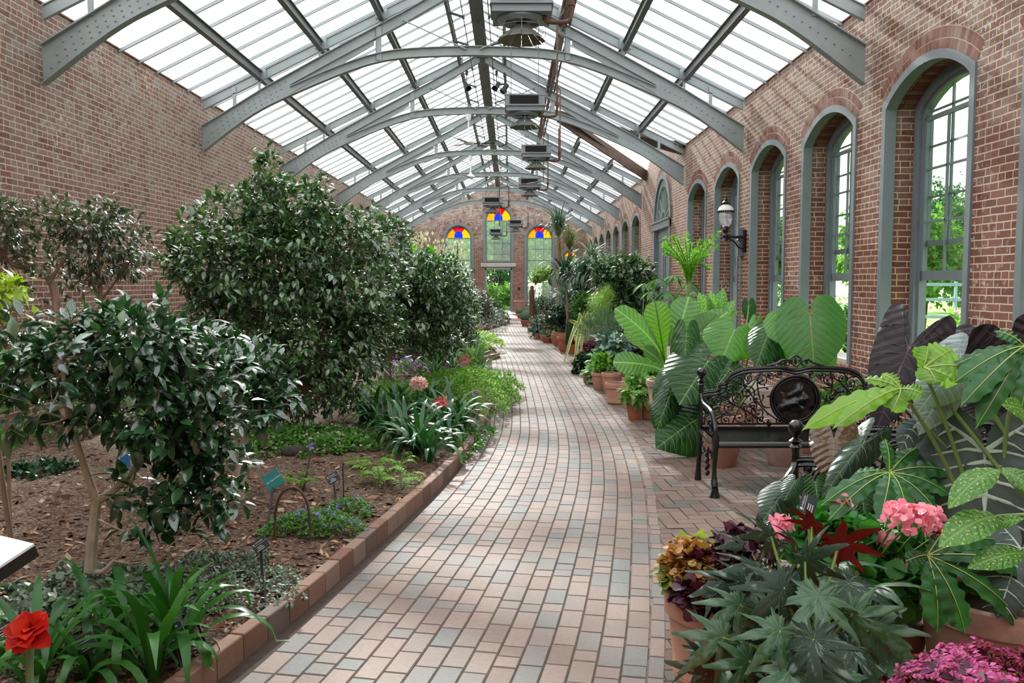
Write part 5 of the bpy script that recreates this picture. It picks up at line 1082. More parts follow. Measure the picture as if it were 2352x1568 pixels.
    for q in (-1, 1):
        X = q * .75; mb = MB()
        mb.tube(catmull([(X, 0, .79), (X, -.005, .70), (X, -.1, .645), (X, -.28, .63), (X, -.4, .60), (X, -.47, .53), (X, -.49, .46)], 5), [.022, .02, .019, .019, .018, .018, .018, .018, .019] * 3 + [.02] * 4, 8); obj('armrest', mb, M['black'], t, True)
        mb = MB(); mb.lathe([(.022, .775), (.03, .785), (.018, .8), (.034, .815), (.014, .83), (.018, .845), (.034, .86), (.038, .88), (.034, .9), (.02, .915), (.001, .92)], (X, 0, 0), 16); obj('finial', mb, M['black'], t, True)
        mb = MB(); mb.tube(catmull([(X, -.49, .47), (X, -.5, .38), (X, -.475, .22), (X, -.48, .12), (X, -.5, .07)], 4), [.03, .03, .029, .027, .025, .022, .02, .018, .017, .017, .018, .02, .024, .026, .026, .024, .022], 8)
        mb.lathe([(.024, .07), (.026, .05), (.034, .02), (.04, .0)], (X, -.505, 0), 10); obj('leg', mb, M['black'], t, True)
        mb = MB(); mb.tube(catmull([(X, 0, .74), (X, .005, .5), (X, .01, .35), (X, .04, .2), (X, .06, .08), (X, .065, .0)], 4), [.018] * 12 + [.02, .02, .02, .02, .022, .024, .026, .028, .03], 8); obj('leg', mb, M['black'], t, True)
        mb = MB(); mb.tube(catmull([(X, 0, .42), (X, -.25, .38), (X, -.49, .41)], 5), .016, 6)
        for (f, z, r, s, a0) in ((-.1, .53, .06, 1, 0), (-.22, .53, .05, -1, 2), (-.34, .51, .055, 1, 1), (-.42, .44, .035, -1, 3), (-.12, .3, .05, -1, 1), (-.24, .28, .055, 1, 2), (-.36, .3, .05, -1, 0), (-.25, .18, .035, 1, 1)):
            pts = [(X, f + r * (1 - .8 * k / 15) * math.cos(a0 + s * k * .6), z + r * (1 - .8 * k / 15) * math.sin(a0 + s * k * .6)) for k in range(16)]; mb.tube(pts, .007, 5)
        for k in range(10): mb.ball((X, -.25 + .03 * math.sin(k * 2.1), .28 - k * .018), .016, 6)
        obj('side_panel', mb, M['black'], t, True)
    t.location = loc; return t
bn = make_bench((2.28, 6.74, 0), 'ornate black cast iron bench with an oval medallion back facing the camera')
b2 = dup(bn, (2.02, 3.72, 0), 'ornate black cast iron bench in front, mostly hidden behind the tropical plants'); b2.rotation_euler = (0, 0, math.atan2(-.6, .8))
# ============================================================ RIGHT SIDE PLANTS
A = at
def broadplant(name, label, cat, c, r, h, potmat=TERRA, rim=.16, bands=(), base=.7, group=None):
    t = thing(name, label, cat, (c[0], c[1], 0), group); pot(t, (c[0], c[1], 0), r, h, rim, potmat, bands, base); return t
FC = lambda p, up=.35: (Vector((0, 0, EYE)) - Vector(p)).normalized() * (1 - up) + Vector((0, 0, up))
def L(t, mb, root, a, b, outl, mat, Y=None, Yt=None, up=.22, r=.007, bend=.1, cup=.2, rip=.012, wide=1.0, veins=None, vmat=None, sag=None, tw=0.0, label=None, face=None):
    pa = A(a[0], a[1], a[2] if len(a) > 2 else Y); pb = A(b[0], b[1], b[2] if len(b) > 2 else (Yt or Y))
    broad(t, pa, pb, face or FC(pa, up * .6), outl, mat, bend, cup, rip, wide, veins, vmat, twist=tw, label=label)
    if mb is not None: petiole(mb, root, pa, r, bend=sag)
    return pa
V_ant = veinleaf('birdsnest_leaf', '44701f', '5f8a2c', '35561b', 15, .55, .05, .38, .34, puff=.9); V_antd = veinleaf('birdsnest_leaf_dark', '3c6a2c', '5b8a45', '86ab63', 15, .55, .05, .35, .3, puff=.9)
V_phi = veinleaf('philodendron_leaf', '173c18', '245222', '5f8044', 7, .75, .03, .33, .2, puff=.9, spec=.3); V_phl = veinleaf('philodendron_leaf_light', '3c7626', '559030', '88ac54', 7, .75, .025, .35, .34, puff=.6)
V_hrt = veinleaf('giant_heart_leaf', '2f6a28', '447c30', '6f9a48', 8, .8, .02, .42, .32, puff=.6); V_red = plain('reddish_vein', '9a6a48', .5, 0, .05)
V_dief = veinleaf('dieffenbachia_leaf', '3f7a30', '5a9440', '7fae58', 10, .5, .03, .35, .35, spots='d8dc9c'); V_col = veinleaf('dark_colocasia_leaf', '170f13', '22161b', '33222a', 7, .8, .03, .5, .04, back='3a2830', puff=.8, spec=.25)
V_brn = veinleaf('bronze_anthurium_leaf', '3f2a18', '553a20', '6a4c2c', 7, .7, .05, .25, .15, puff=1.0, spec=.7); V_alo = veinleaf('alocasia_leaf', '2c3c38', '3c4c46', '3c4c46', 7, .5, .0, .45, .12, puff=.2); V_als = veinleaf('silver_alocasia_leaf', '5a6c68', '738480', '8c9c96', 9, .5, .04, .4, .15, puff=.5)
V_dkv = veinleaf('velvet_anthurium_leaf', '1f3828', '2c4a34', '4a6a50', 6, .7, .03, .36, .12, puff=.5, spec=.35); VW = plain('pale_leaf_vein', 'a3b5a8', .5, 0, .05); VG = plain('green_leaf_vein', '86a858', .5, 0, .05); STEM = plain('green_leaf_stalk', '6d8c4a', .5, 0, .1, 8)
# bird's nest anthurium in the tall pot
c = (1.74, 9.3); t = broadplant('birdsnest_anthurium', "giant bird's nest anthurium with ribbed paddle leaves in a tall terracotta pot", 'potted plant', c, .235, .53, TERRAP, .14, (.5, .54), .62); rt = Vector((c[0], c[1], .52)); mb = MB()
for a, b, w, m_, tw in (((1530, 838, 9.3), (1412, 708, 9.0), .75, V_antd, .5), ((1529, 842, 9.25), (1504, 690, 9.2), .98, V_ant, 0), ((1540, 840, 9.4), (1582, 681, 9.5), 1.05, V_antd, 0), ((1548, 838, 9.3), (1648, 722, 9.2), 1.0, V_ant, -.2), ((1548, 835, 9.5), (1672, 716, 9.6), .9, V_antd, -.2), ((1530, 855, 9.1), (1408, 832, 8.8), .95, V_antd, .3), ((1525, 850, 9.0), (1478, 800, 8.7), .9, V_antd, .4), ((1541, 845, 9.2), (1541, 752, 9.2), .35, V_ant, .6), ((1550, 850, 9.5), (1630, 790, 9.7), .9, V_antd, 0), ((1520, 845, 9.6), (1440, 745, 9.9), .8, V_ant, 0), ((1540, 850, 9.1), (1612, 762, 9.0), .8, V_antd, .1)):
    L(t, mb, rt, a, b, OBOV, m_, bend=.12, cup=.1, rip=.012, wide=w, tw=tw, r=.012)
obj('stalks', mb, STEM, t, True)
# dark philodendron to the left of the bench
c = (1.98, 8.0); t = broadplant('potted_philodendron', 'dark glossy philodendron with huge veined leaves between the tall pot and the bench', 'potted plant', c, .24, .36, TERRA, .16, (), .7); rt = Vector((c[0], c[1], .36)); mb = MB()
for a, b, w, m_ in (((1576, 772, 8.1), (1568, 905, 7.9), .42, V_phi), ((1626, 830, 7.9), (1560, 930, 7.6), 1.0, V_phi), ((1550, 858, 8.1), (1498, 917, 8.0), .6, V_phi), ((1545, 890, 7.9), (1508, 990, 7.7), .5, V_phi), ((1592, 968, 7.8), (1506, 1030, 7.6), .95, V_phi), ((1600, 985, 7.9), (1580, 1040, 7.8), 1.2, V_phi), ((1590, 925, 8.0), (1628, 965, 8.0), 1.1, V_phi), ((1676, 848, 7.9), (1628, 915, 7.7), .7, V_phi), ((1588, 800, 8.2), (1590, 860, 8.1), .7, V_phl), ((1520, 935, 8.0), (1504, 985, 8.0), .7, V_phi)):
    L(t, mb, rt, a, b, HEARTW, m_, bend=.08, cup=.35, rip=.012, wide=w, veins=pinn(5, True, .014, .42, .1, xl=.25, ymax_lobe=-.2), vmat=VG, r=.009)
obj('stalks', mb, STEM, t, True)
c = (2.3, 8.5); t = broadplant('potted_philodendron', 'green philodendron with heart-shaped leaves rising behind the left end of the bench', 'potted plant', c, .22, .36, TERRA); rt = Vector((c[0], c[1], .36)); mb = MB()
for a, b, w, m_ in (((1686, 760, 8.5), (1655, 835, 8.3), 1.15, V_phl), ((1764, 765, 8.3), (1736, 843, 8.1), .75, V_phi), ((1735, 745, 8.5), (1722, 820, 8.4), .35, V_phl), ((1790, 800, 8.4), (1800, 845, 8.3), .8, V_phi), ((1720, 700, 8.8), (1722, 745, 8.8), .6, V_phi), ((1665, 790, 8.6), (1690, 850, 8.5), .7, V_phi), ((1750, 800, 8.7), (1770, 850, 8.7), .8, V_phi), ((1650, 770, 8.8), (1620, 800, 8.7), .8, V_phi)):
    L(t, mb, rt, a, b, HEARTW, m_, bend=.08, cup=.3, rip=.012, wide=w, veins=pinn(5, True, .012, .42, .1, xl=.25, ymax_lobe=-.2), vmat=VG, r=.009)
obj('stalks', mb, STEM, t, True)
c = (2.85, 8.0); t = broadplant('potted_philodendron', 'plant with one enormous heart-shaped reddish-veined leaf above the middle of the bench', 'potted plant', c, .24, .4, TERRA); rt = Vector((c[0], c[1], .4)); mb = MB()
L(t, mb, rt, (1860, 722, 7.8), (1872, 868, 7.6), HEARTW, V_hrt, bend=.08, cup=.25, rip=.006, wide=.86, veins=pinn(6, True, .013, .5, .14, xl=.28, ymax_lobe=-.22), vmat=V_red, r=.012, up=.2)
for a, b, w, m_ in (((1808, 715, 8.2), (1806, 770, 8.1), .7, V_phl), ((1800, 730, 8.3), (1812, 800, 8.1), 1.0, V_phl), ((1880, 815, 8.1), (1905, 860, 8.0), 1.2, V_phl), ((1830, 790, 8.2), (1835, 850, 8.1), .8, V_phl)):
    L(t, mb, rt, a, b, HEARTW, m_, bend=.08, cup=.25, rip=.01, wide=w, veins=pinn(5, True, .012, .42, .1, xl=.25, ymax_lobe=-.2), vmat=VG, r=.009)
obj('stalks', mb, STEM, t, True)
c = (3.15, 7.7); t = broadplant('low_potted_plant', 'low leafy plant in a wide weathered terracotta bowl behind the right half of the bench', 'potted plant', c, .3, .42, TERRAP, .2); rs = np.random.RandomState(6); Cn, O = blobpts(rs, [((c[0], c[1], .5), (.26, .2, .12))], 90); obj('foliage', rosettes(rs, Cn, O, .1), L_mid, t, 'all')
t = thing('empty_pot', 'empty round terracotta pot seen through the bench back, left of the medallion', 'pot', (1.85, 7.35, 0)); pot(t, (1.85, 7.35, 0), .19, .34, .16, TERRA)
t = thing('empty_pot', 'terracotta pot seen through the bench back below the medallion', 'pot', (2.42, 7.4, 0)); pot(t, (2.42, 7.4, 0), .2, .38, .16, TERRAP)
# spotted dieffenbachia, fan leaf, umbrella tree
c = (2.75, 11.2); t = broadplant('dieffenbachia', 'dieffenbachia with cream-speckled leaves behind the giant heart-leaved plants', 'potted plant', c, .2, .45); rt = Vector((c[0], c[1], .45)); mb = MB(); top = A(1640, 745, 11.2); mb.tube([rt, top], .02, 7)
for a, b, w in (((1640, 742), (1604, 672), 1.0), ((1642, 740), (1632, 668), .9), ((1645, 740), (1662, 662), .9), ((1648, 742), (1688, 690), .9), ((1650, 745), (1695, 715), .9), ((1640, 745), (1592, 712), .9), ((1645, 748), (1668, 745), .8), ((1640, 748), (1612, 745), .8)): L(t, mb, top, a, b, ELLI, V_dief, Y=11.2 + (b[0] % 7) * .04 - .1, up=.5, wide=w, bend=.12)
obj('stalks', mb, STEM, t, True)
c = (2.3, 11.6); t = broadplant('fan_leaf_plant', 'pale green stalk flaring into a feathery bright green fan high above the other pots', 'potted plant', c, .2, .45); mb = MB(); P = catmull([(c[0], c[1], .45), A(1577, 720, 11.5), A(1581, 660, 11.4), A(1586, 615, 11.4)], 6)
mb.tube(P, [.03 - .0007 * i for i in range(len(P))], 10); obj('stalk', mb, plain('pale_green_stem', '7fa050', .5, 0, .1), t, True); rs = np.random.RandomState(9); mb = MB(); ap = A(1581, 668, 11.4); Pn = []; Dn = []
for k in range(26):
    a = 2 * PI * k / 26; rr = .36 * (.75 + .35 * rs.rand()); tip = ap + Vector((math.cos(a) * rr, math.sin(a) * rr * .9, .60 + .08 * rs.randn())); m_ = ap + Vector((math.cos(a) * .09, math.sin(a) * .09, .36)); Q = catmull([ap, m_, tip], 7); mb.tube(Q, .006, 4)
    for i, p in enumerate(Q[4:]):
        for j in range(5 + i): Pn.append(list(p)); Dn.append([math.cos(a) * .6 + rs.randn() * .5, math.sin(a) * .6 + rs.randn() * .5, .4 + rs.randn() * .35])
obj('ribs', mb, L_bright, t); Pn = np.array(Pn); obj('leaflets', leafcloud(Pn, np.array(Dn), rs.randn(len(Pn), 3) + [0, 0, 1], .04 + .025 * rs.rand(len(Pn)), T_LAN), leafmat('lime_fan', '5c9c22', '86c032', .4, .45, c3='a8d84c'), t, 'all')
def whorl(rs, mb, P0, c, n, l, mat_lists, droop=.3):
    for k in range(n):
        a = 2 * PI * k / n + rs.rand() * .3; mat_lists[0].append(list(c)); mat_lists[1].append([math.cos(a), math.sin(a), -droop + rs.randn() * .1]); mat_lists[2].append(l * (.8 + .4 * rs.rand()))
c = (2.05, 13.2); t = broadplant('umbrella_plant', 'umbrella plant with drooping whorls of narrow leaves left of the bright green fan', 'potted plant', c, .2, .45); mb = MB(); PL = [[], [], []]
for (x, y, Y) in ((1510, 640, 13), (1545, 632, 13.2), (1580, 650, 13.1), (1497, 668, 13.2), (1530, 668, 12.9), (1560, 676, 13.3), (1595, 668, 13.4), (1480, 650, 13.5), (1520, 700, 13.2), (1550, 700, 13.2)):
    p = A(x, y, Y); mb.tube(catmull([(c[0], c[1], .45), lerp(Vector((c[0], c[1], .45)), p, .6) + Vector((0, 0, .1)), p], 5), .008, 5); whorl(rs, mb, None, p, 9, .24, PL)
obj('stems', mb, STEM, t); n = len(PL[0]); obj('leaves', leafcloud(np.array(PL[0]), np.array(PL[1]), np.tile([0, 0, 1.0], (n, 1)), np.array(PL[2]), tpl([(0, .02), (.35, .1), (.6, .14), (.85, .08), (1, .01)], .2, .3)), L_mid, t, 'all')
# right-hand dark camellia and its neighbours
b = Vector((2.3, 16.6, 0)); y0 = 16.6
shrub('camellia_tree', 'dark glossy shrub by the right wall between the palms and the umbrella plant', 'tree', b, [([b, A(1430, 760, y0), A(1432, 680, y0), A(1425, 610, y0)], .04, .02)], [PB(1430, 620, y0, 55, 36, .5), PB(1420, 680, y0, 60, 50, .6, 1.2), PB(1460, 660, y0, 45, 55, .5), PB(1440, 720, y0, 60, 40, .5), PB(1395, 640, y0, 30, 36, .4), PB(1480, 625, y0, 25, 25, .3, .5)], 900, .13, 101, L_cam, T_CAM2, BARKB, ntw=40, inner=.4)
def pottedcloud(name, label, cat, c, r, h, blobs, n, size, lm, seed, T=T_OV, mat=TERRAD, k=(4, 7), group=None, up=.8, spread=.9, flowers=None, rim=.2, inner=.2, droop=.1, base=.7):
    t = thing(name, label, cat, (c[0], c[1], 0), group); pot(t, (c[0], c[1], 0), r, h, rim, mat, (), base); rs = np.random.RandomState(seed); Cn, O = blobpts(rs, blobs, n, inner); obj('foliage', rosettes(rs, Cn, O, size, k, T, up, spread, droop), lm, t, 'all')
    mb = MB()
    for i in range(0, min(n, 200), max(1, n // 14)): mb.tube(catmull([(c[0], c[1], h * .88), lerp(Vector((c[0], c[1], h)), Vector(Cn[i]), .5) + Vector((0, 0, .03)), Vector(Cn[i])], 4), .005, 4)
    obj('stems', mb, STEM, t)
    if flowers: q = rs.choice(len(Cn), flowers[1]); obj('flowers', rosettes(rs, Cn[q] + [0, 0, size * .6], np.tile([0, -.4, 1.0], (flowers[1], 1)), flowers[2], (5, 8), T_RND), flowers[0], t, 'all')
    return t
P_ = pottedcloud
P_('pencil_cactus', 'yellow-green bushy pencil cactus in front of the dark shrub', 'cactus', (1.75, 15.6), .2, .6, [PB(1382, 690, 15.6, 28, 24, .3), PB(1392, 672, 15.6, 18, 14, .2), PB(1370, 700, 15.6, 20, 18, .2)], 420, .09, leafmat('pencil_cactus_stem', '5d8a1e', '86ac2c', .5, .3, c3='a4c23c'), 111, T_NDL, spread=1.4, up=.3)
P_('rosemary_bush', 'feathery grey-green rosemary bush right of the variegated agave', 'shrub', (1.85, 14.4), .24, .3, [PB(1390, 745, 14.4, 50, 34, .35), PB(1360, 755, 14.4, 30, 30, .3), PB(1430, 752, 14.4, 30, 26, .3)], 800, .11, leafmat('rosemary_leaf', '35553a', '54754e', .6, .15, c3='6f8c62'), 112, T_NDL, spread=.35, up=.2, droop=-.5)
# big-leaved pot group near the middle
P_('blue_green_begonia', 'pot of blue-green pointed leaves left of the giant anthurium', 'potted plant', (1.62, 12.9), .17, .36, [PB(1412, 790, 12.9, 38, 16, .25), PB(1400, 810, 12.8, 26, 14, .2)], 60, .17, leafmat('blue_green_leaf', '4a6a5c', '6a8878', .35, .15, c3='86a090', spec=.7), 113, T_OV, TERRA, up=1.2)
P_('leafy_pot', 'terracotta pot with light green leaves between the syngonium and the wide bowl', 'potted plant', (1.35, 12.6), .14, .26, [PB(1392, 835, 12.6, 20, 22, .15)], 60, .1, L_bright, 114, T_OV, TERRA)
P_('syngonium', 'pale green and white leafy plant by the path edge below the blue-green begonia', 'potted plant', (1.27, 13.5), .13, .2, [PB(1372, 840, 13.4, 20, 24, .18), PB(1362, 858, 13.3, 14, 16, .12)], 80, .11, leafmat('syngonium_leaf', '5f9048', '8fb87a', .4, .3, c3='bccfa4'), 115, T_OV, TERRA)
P_('dark_fittonia', 'round mound of small dark green leaves at the path edge under the purple plant', 'potted plant', (1.28, 14.9), .16, .16, [PB(1347, 840, 14.8, 26, 24, .2, 1.5)], 260, .075, L_dk, 116, T_RND, TERRA, inner=.5)
P_('purple_foliage_plant', 'small-leaved purple plant in a terracotta pot behind the dark green mound', 'potted plant', (1.42, 15.4), .17, .42, [PB(1362, 798, 15.3, 26, 14, .2)], 260, .05, leafmat('purple_leaf', '5a1f3a', '83305a', .5, .2, c3='a0527c'), 117, T_RND, TERRAP)
P_('paddle_cactus', 'pot with tall paddle-shaped cactus stems behind the wide terracotta bowl', 'cactus', (1.46, 12.2), .14, .3, [PB(1410, 850, 12.2, 8, 14, .05)], 5, .16, plain('paddle_cactus_skin', '6a8038', .6, 0, .2), 118, tpl([(0, .08), (.3, .25), (.7, .27), (1, .08)], .05, 0), TERRA, k=(1, 2), spread=.2, up=.0, droop=-2)
P_('geranium', 'leafy green geranium with one pink flower behind the wide bowl', 'potted plant', (1.72, 11.6), .18, .3, [PB(1470, 845, 11.6, 36, 16, .25)], 200, .075, L_mid, 119, T_RND, TERRA, flowers=(P_ger, 3, .025))
P_('dark_foliage_plant', 'low purplish dark plant in a small pot behind the blue-green begonia', 'potted plant', (2.05, 13.0), .17, .42, [PB(1478, 800, 13.0, 24, 10, .2)], 90, .1, leafmat('dusky_leaf', '3a3034', '584650', .4, .15), 120, T_OV, TERRAP)
t = thing('empty_pot', 'wide banded terracotta bowl at the path edge, the largest round one', 'pot', (1.43, 11.15, 0)); pot(t, (1.43, 11.15, 0), .175, .28, .26, TERRA, (.1,), .78)
c = (1.46, 9.85); t = P_('variegated_syngonium', 'small orange terracotta pot with cream and green leaves trailing at the path edge', 'potted plant', c, .105, .2, [PB(1468, 890, 9.85, 24, 26, .12), PB(1450, 905, 9.8, 20, 14, .1), PB(1487, 912, 9.85, 10, 16, .08)], 62, .11, leafmat('cream_green_leaf', '4a8a34', '7aaa4c', .35, .3, c3='cdd8a0'), 121, T_OV, TERRAD)
mb = MB(); mb.tube(catmull([(1.5, 9.78, .2), (1.52, 9.7, .22), (1.52, 9.72, .02)], 5), .003, 4); obj('trailing_stem', mb, STEM, t)
t = thing('empty_pot', 'squat brownish pot in shade between the small orange pot and the tall one', 'pot', (1.62, 9.75, 0)); pot(t, (1.62, 9.95, 0), .12, .18, .2, TERRA)
# variegated agave
c = Vector((1.44, 16.1, 0)); t = thing('variegated_agave', 'large yellow-striped agave with sword leaves arching over the path', 'potted plant', c); pot(t, c, .22, .6, .18, TERRAP); cc = Vector((c.x, c.y, .6)); YS = veinleaf('agave_leaf', '3c5c3c', '4a6a48', 'd8cf6a', .01, .1, .0, .45, .15); t_ = NT('striped_agave'); uvx, uvy, _ = t_.xyz(t_.n('TexCoord').outputs['UV']); ed = t_.ramp(t_.m('ABSOLUTE', t_.m('SUBTRACT', uvx, .5)), [(.42, lin('3f5c3a')), (.5, lin('d8cb58'))], 'CONSTANT')
for k, (x, y, Y, w, m_) in enumerate(((1306, 735, 15.4, .085, 1), (1394, 753, 15.6, .07, 1), (1340, 758, 15.7, .06, 1), (1357, 757, 15.9, .07, 1), (1371, 768, 15.9, .06, 0), (1302, 815, 15.0, .07, 0), (1294, 838, 14.7, .06, 0), (1317, 848, 14.8, .07, 0), (1333, 826, 15.0, .06, 0), (1330, 718, 16.6, .06, 1), (1408, 790, 15.8, .06, 0), (1400, 705, 17.0, .05, 1), (1350, 790, 15.3, .07, 0), (1322, 775, 15.4, .07, 0), (1380, 785, 15.4, .06, 0), (1345, 770, 16.4, .07, 0))):
    p = A(x, y, Y); m = lerp(cc, p, .5) + Vector((0, 0, .06 if p.z > .9 else .38)); P = catmull([cc, m, p], 7); n = len(P); ws = [w * 1.5 * min(1, .4 + 2 * i / n) * (1 - max(0, (i / n - .35)) * 1.45) for i in range(n)]; d = Vector((p.x - cc.x, p.y - cc.y, 0)); side = (p - cc).cross(Vector((0, -1, .35)))
    mb = MB(); mb.ribbon(P, ws, side, .3); mb2 = MB(); yel = leafmat('agave_yellow', 'cdbf4c', 'e0d878', .45, .25) if k == 0 else bpy.data.materials['agave_yellow']; gre = leafmat('agave_green', '3f5f3c', '587850', .45, .1) if k == 0 else bpy.data.materials['agave_green']
    mb.ribbon([q + Vector((0, -.003, .004)) for q in P], [a_ * .55 for a_ in ws], side, .3, 1); obj('leaf', mb, [yel, gre] if True else yel, t, 'all')
# desert plants farther on: rosettes on trunks
def rosette_tree(label, x, y, Y, base, n, l, w, seed, mat, name='dracaena', cat='dracaena', droop=(.7, 2.6), trunk=.03, group=None):
    rs = np.random.RandomState(seed); p = A(x, y, Y); b = Vector((base[0], base[1], 0)); t = thing(name, label, cat, b, group); pot(t, b, .22, .35, .2, TERRAD); mb = MB(); mb.tube(catmull([(b.x, b.y, .3), lerp(Vector((b.x, b.y, .3)), p, .5) + Vector((.05, 0, 0)), p], 6), trunk, 8); obj('trunk', mb, BARKB, t, True)
    mb = MB(); strapclump(mb, rs, p, int(n * 1.5), l * 1.25, w, droop, .2, 9, tipz=.05); strapclump(mb, rs, p + Vector((0, 0, .05)), n // 2, l * .8, w, (.1, .8), .2, 8, tipz=.05); obj('leaves', mb, mat, t, 'all'); return t
L_dra = leafmat('dracaena_leaf', '2c4a34', '44644a', .4, .15, c3='6a8468', spec=.6)
rosette_tree('large spiky rosette plant left of a similar one, its leaves drooping over the cacti', 1298, 648, 19.5, (1.3, 19.6), 42, .75, .05, 131, L_dra)
rosette_tree('dark spiky rosette plant in the middle of the palm-like group', 1338, 655, 18.8, (1.65, 19.0), 40, .7, .05, 132, L_dra)
rosette_tree('pale grey spiky rosette held highest on a brown stem', 1358, 605, 19.5, (1.95, 19.8), 40, .55, .045, 133, leafmat('pale_dracaena', '6a7a66', '8c9a84', .5, .15, c3='a8b29a'))
rosette_tree('spiky rosette plant nearest the dark shrub', 1372, 640, 18.5, (2.1, 18.6), 30, .6, .045, 134, L_dra)
rosette_tree('low grey-green aloe rosette under the palm-like plants', 1300, 700, 21, (1.4, 21), 26, .55, .06, 135, leafmat('aloe_leaf', '4a6a5a', '6a8a76', .45, .15), 'aloe', 'aloe', (.4, 1.6), .04)
rosette_tree('ponytail palm with a spiky crown high before the right stained window', 1283, 545, 25, (1.45, 25.2), 60, .85, .035, 136, L_dra, 'ponytail_palm', 'palm', (.3, 2.0), .055)
rosette_tree('thin hazy palm head with fine drooping leaves right of the ponytail palm', 1308, 572, 24.2, (1.75, 24.4), 130, .75, .012, 137, leafmat('fine_palm_leaf', '5a5f3c', '7c7e54', .5, .3, c3='8f8a5c'), 'ponytail_palm', 'palm', (.6, 2.4), .05)
# cacti
CAC = plain('cactus_green', '4f6a4a', .7, 0, .2, 20, .3); CACB = plain('brown_cactus', '6e4434', .8, 0, .25, 20, .4); CACG = plain('woolly_cactus', '8c8f78', .8, 0, .2, 30, .5)
def column(label, cols, mat, pr=.13, group='tall cacti', potm=TERRAD):
    x, y, Y = cols[0][0], cols[0][1], cols[0][2]; p0 = A(x, y, Y); t = thing('tall_cactus', label, 'cactus', (p0.x, Y, 0), group); pot(t, (p0.x, Y, 0), pr, .26, .2, potm)
    for (x, y, Y_, r) in cols:
        p = A(x, y, Y_); mb = MB(); n = 12; pts = catmull([(p0.x, Y, .22), (lerp(p0.x, p.x, .8), Y, .22 + (p.z - .22) * .4), (p.x, Y, p.z)], 6)
        mb.tube(pts, [r * (.9 if i < len(pts) - 1 else .35) for i in range(len(pts))], 12); mb.ball(pts[-1], r * .8, 12)
        for k in range(n):
            a = 2 * PI * k / n; mb.tube([q + Vector((math.cos(a) * r * .9, math.sin(a) * r * .9, 0)) for q in pts[:-1]], r * .14, 4)
        obj('stem', mb, mat, t, True)
column('dark brown column cactus before the right stained window', [(1222, 660, 28, .085)], CACB, .16); column('slim green column cactus between the two rosettes', [(1255, 680, 27, .05)], CAC)
column('tall brown branching column cactus behind the spiky rosettes', [(1310, 585, 24, .045), (1298, 600, 24, .04), (1314, 605, 24, .04), (1303, 612, 24, .035)], CACB, .18); column('woolly white column cactus beside the branching brown one', [(1310, 612, 22.5, .05), (1327, 590, 22.5, .045)], CACG)
column('short thick barrel-topped column cactus left of the palms', [(1241, 686, 28, .12)], CAC, .2); column('small grey column cactus left of the aloe', [(1289, 640, 22, .05), (1283, 655, 22, .045)], CACG)
def barrel(label, x, y, Y, r, seed):
    b = gr(x, y); b = Vector((b.x, b.y, 0)) if Y is None else Vector((A(x, y, Y).x, Y, 0)); t = thing('barrel_cactus', label, 'cactus', b, 'barrel cacti in pots'); pot(t, b, r * 1.05, .22, .22, TERRAD); mb = MB(); mb.ball(b + Vector((0, 0, .22 + r * .7)), r, 16, 0, (1, 1, .95))
    for k in range(16):
        a = 2 * PI * k / 16; mb.tube([b + Vector((math.cos(a) * r * math.sin(q) * 1.02, math.sin(a) * r * math.sin(q) * 1.02, .22 + r * .7 - r * math.cos(q))) for q in [PI * j / 8 for j in range(1, 9)]], r * .07, 4)
    obj('body', mb, CAC, t, True)
barrel('round barrel cactus in a pot nearest the sunlit floor', 1208, 727, 31, .2, 1); barrel('taller round barrel cactus just behind the first', 1220, 722, 33, .26, 2); barrel('small round cactus on the floor by the big pot', 1194, 722, 38, .14, 3); barrel('round cactus in a wide pot right of the two larger ones', 1228, 733, 28.5, .15, 4)
t = thing('big_pot', 'big plain terracotta pot standing by the pier right of the far doorway', 'pot', (.52, 42.6, 0)); pot(t, (.52, 42.6, 0), .33, .68, .12, TERRA, (), .72)
# hazy small-leaved plants around
P_('thin_tree', 'thin light green tree in front of the right stained window', 'tree', (1.0, 29.5), .18, .3, [PB(1243, 632, 29.5, 22, 13, .4), PB(1258, 625, 29.5, 18, 12, .3), PB(1230, 640, 29.5, 12, 8, .3)], 260, .09, leafmat('thin_tree_leaf', '6a8a34', '8cae48', .45, .4, c3='a9c25c'), 141, T_OV)
for i, (x, y, Y, rx, rz, m_, lab) in enumerate(((1345, 700, 18.5, 32, 26, L_mid, 'green bush behind the snake plant and left of the pencil cactus'), (1285, 725, 21.5, 30, 22, L_dk, 'dark leafy bush under the spiky rosettes'), (1275, 690, 25, 26, 22, L_grey, 'silvery bush below the ponytail palm'), (1460, 760, 13.9, 36, 26, L_dk, 'dark leafy bush right of the rosemary'), (1330, 660, 22, 36, 34, L_dk, 'dark bush filling the gap behind the spiky rosettes'), (1550, 735, 12.3, 40, 30, L_mid, 'green bush below the umbrella plant'), (1395, 610, 24, 30, 24, L_grey, 'pale airy bush by the right wall above the dark shrub'), (1240, 752, 24.5, 26, 20, L_grey, 'grey-green bush at the path corner behind the row of small pots'), (1268, 735, 23.5, 30, 26, leafmat('twiggy_leaf', '4a4a38', '6e6650', .5, .15, c3='8a8268'), 'brownish twiggy bonsai bush in the middle of the cactus display'), (1300, 762, 22.5, 24, 22, L_dk, 'dark grassy plant behind the pots at the display corner'), (1325, 745, 21, 16, 30, L_mid, 'green leafy plant between the display and the rosemary'), (1238, 705, 29, 22, 14, L_grey, 'silvery low plants beside the barrel cacti'), (1262, 700, 27, 22, 16, L_dk, 'dark spiky low plants right of the barrel cacti'))):
    b = A(x, y, Y); P_('display_bush', lab, 'potted plant', (b.x, Y), .2, .3, [PB(x, y, Y, rx, rz, .35)], 330, .09, m_, 150 + i, T_LAN if i in (2, 5) else T_OV, inner=.1)
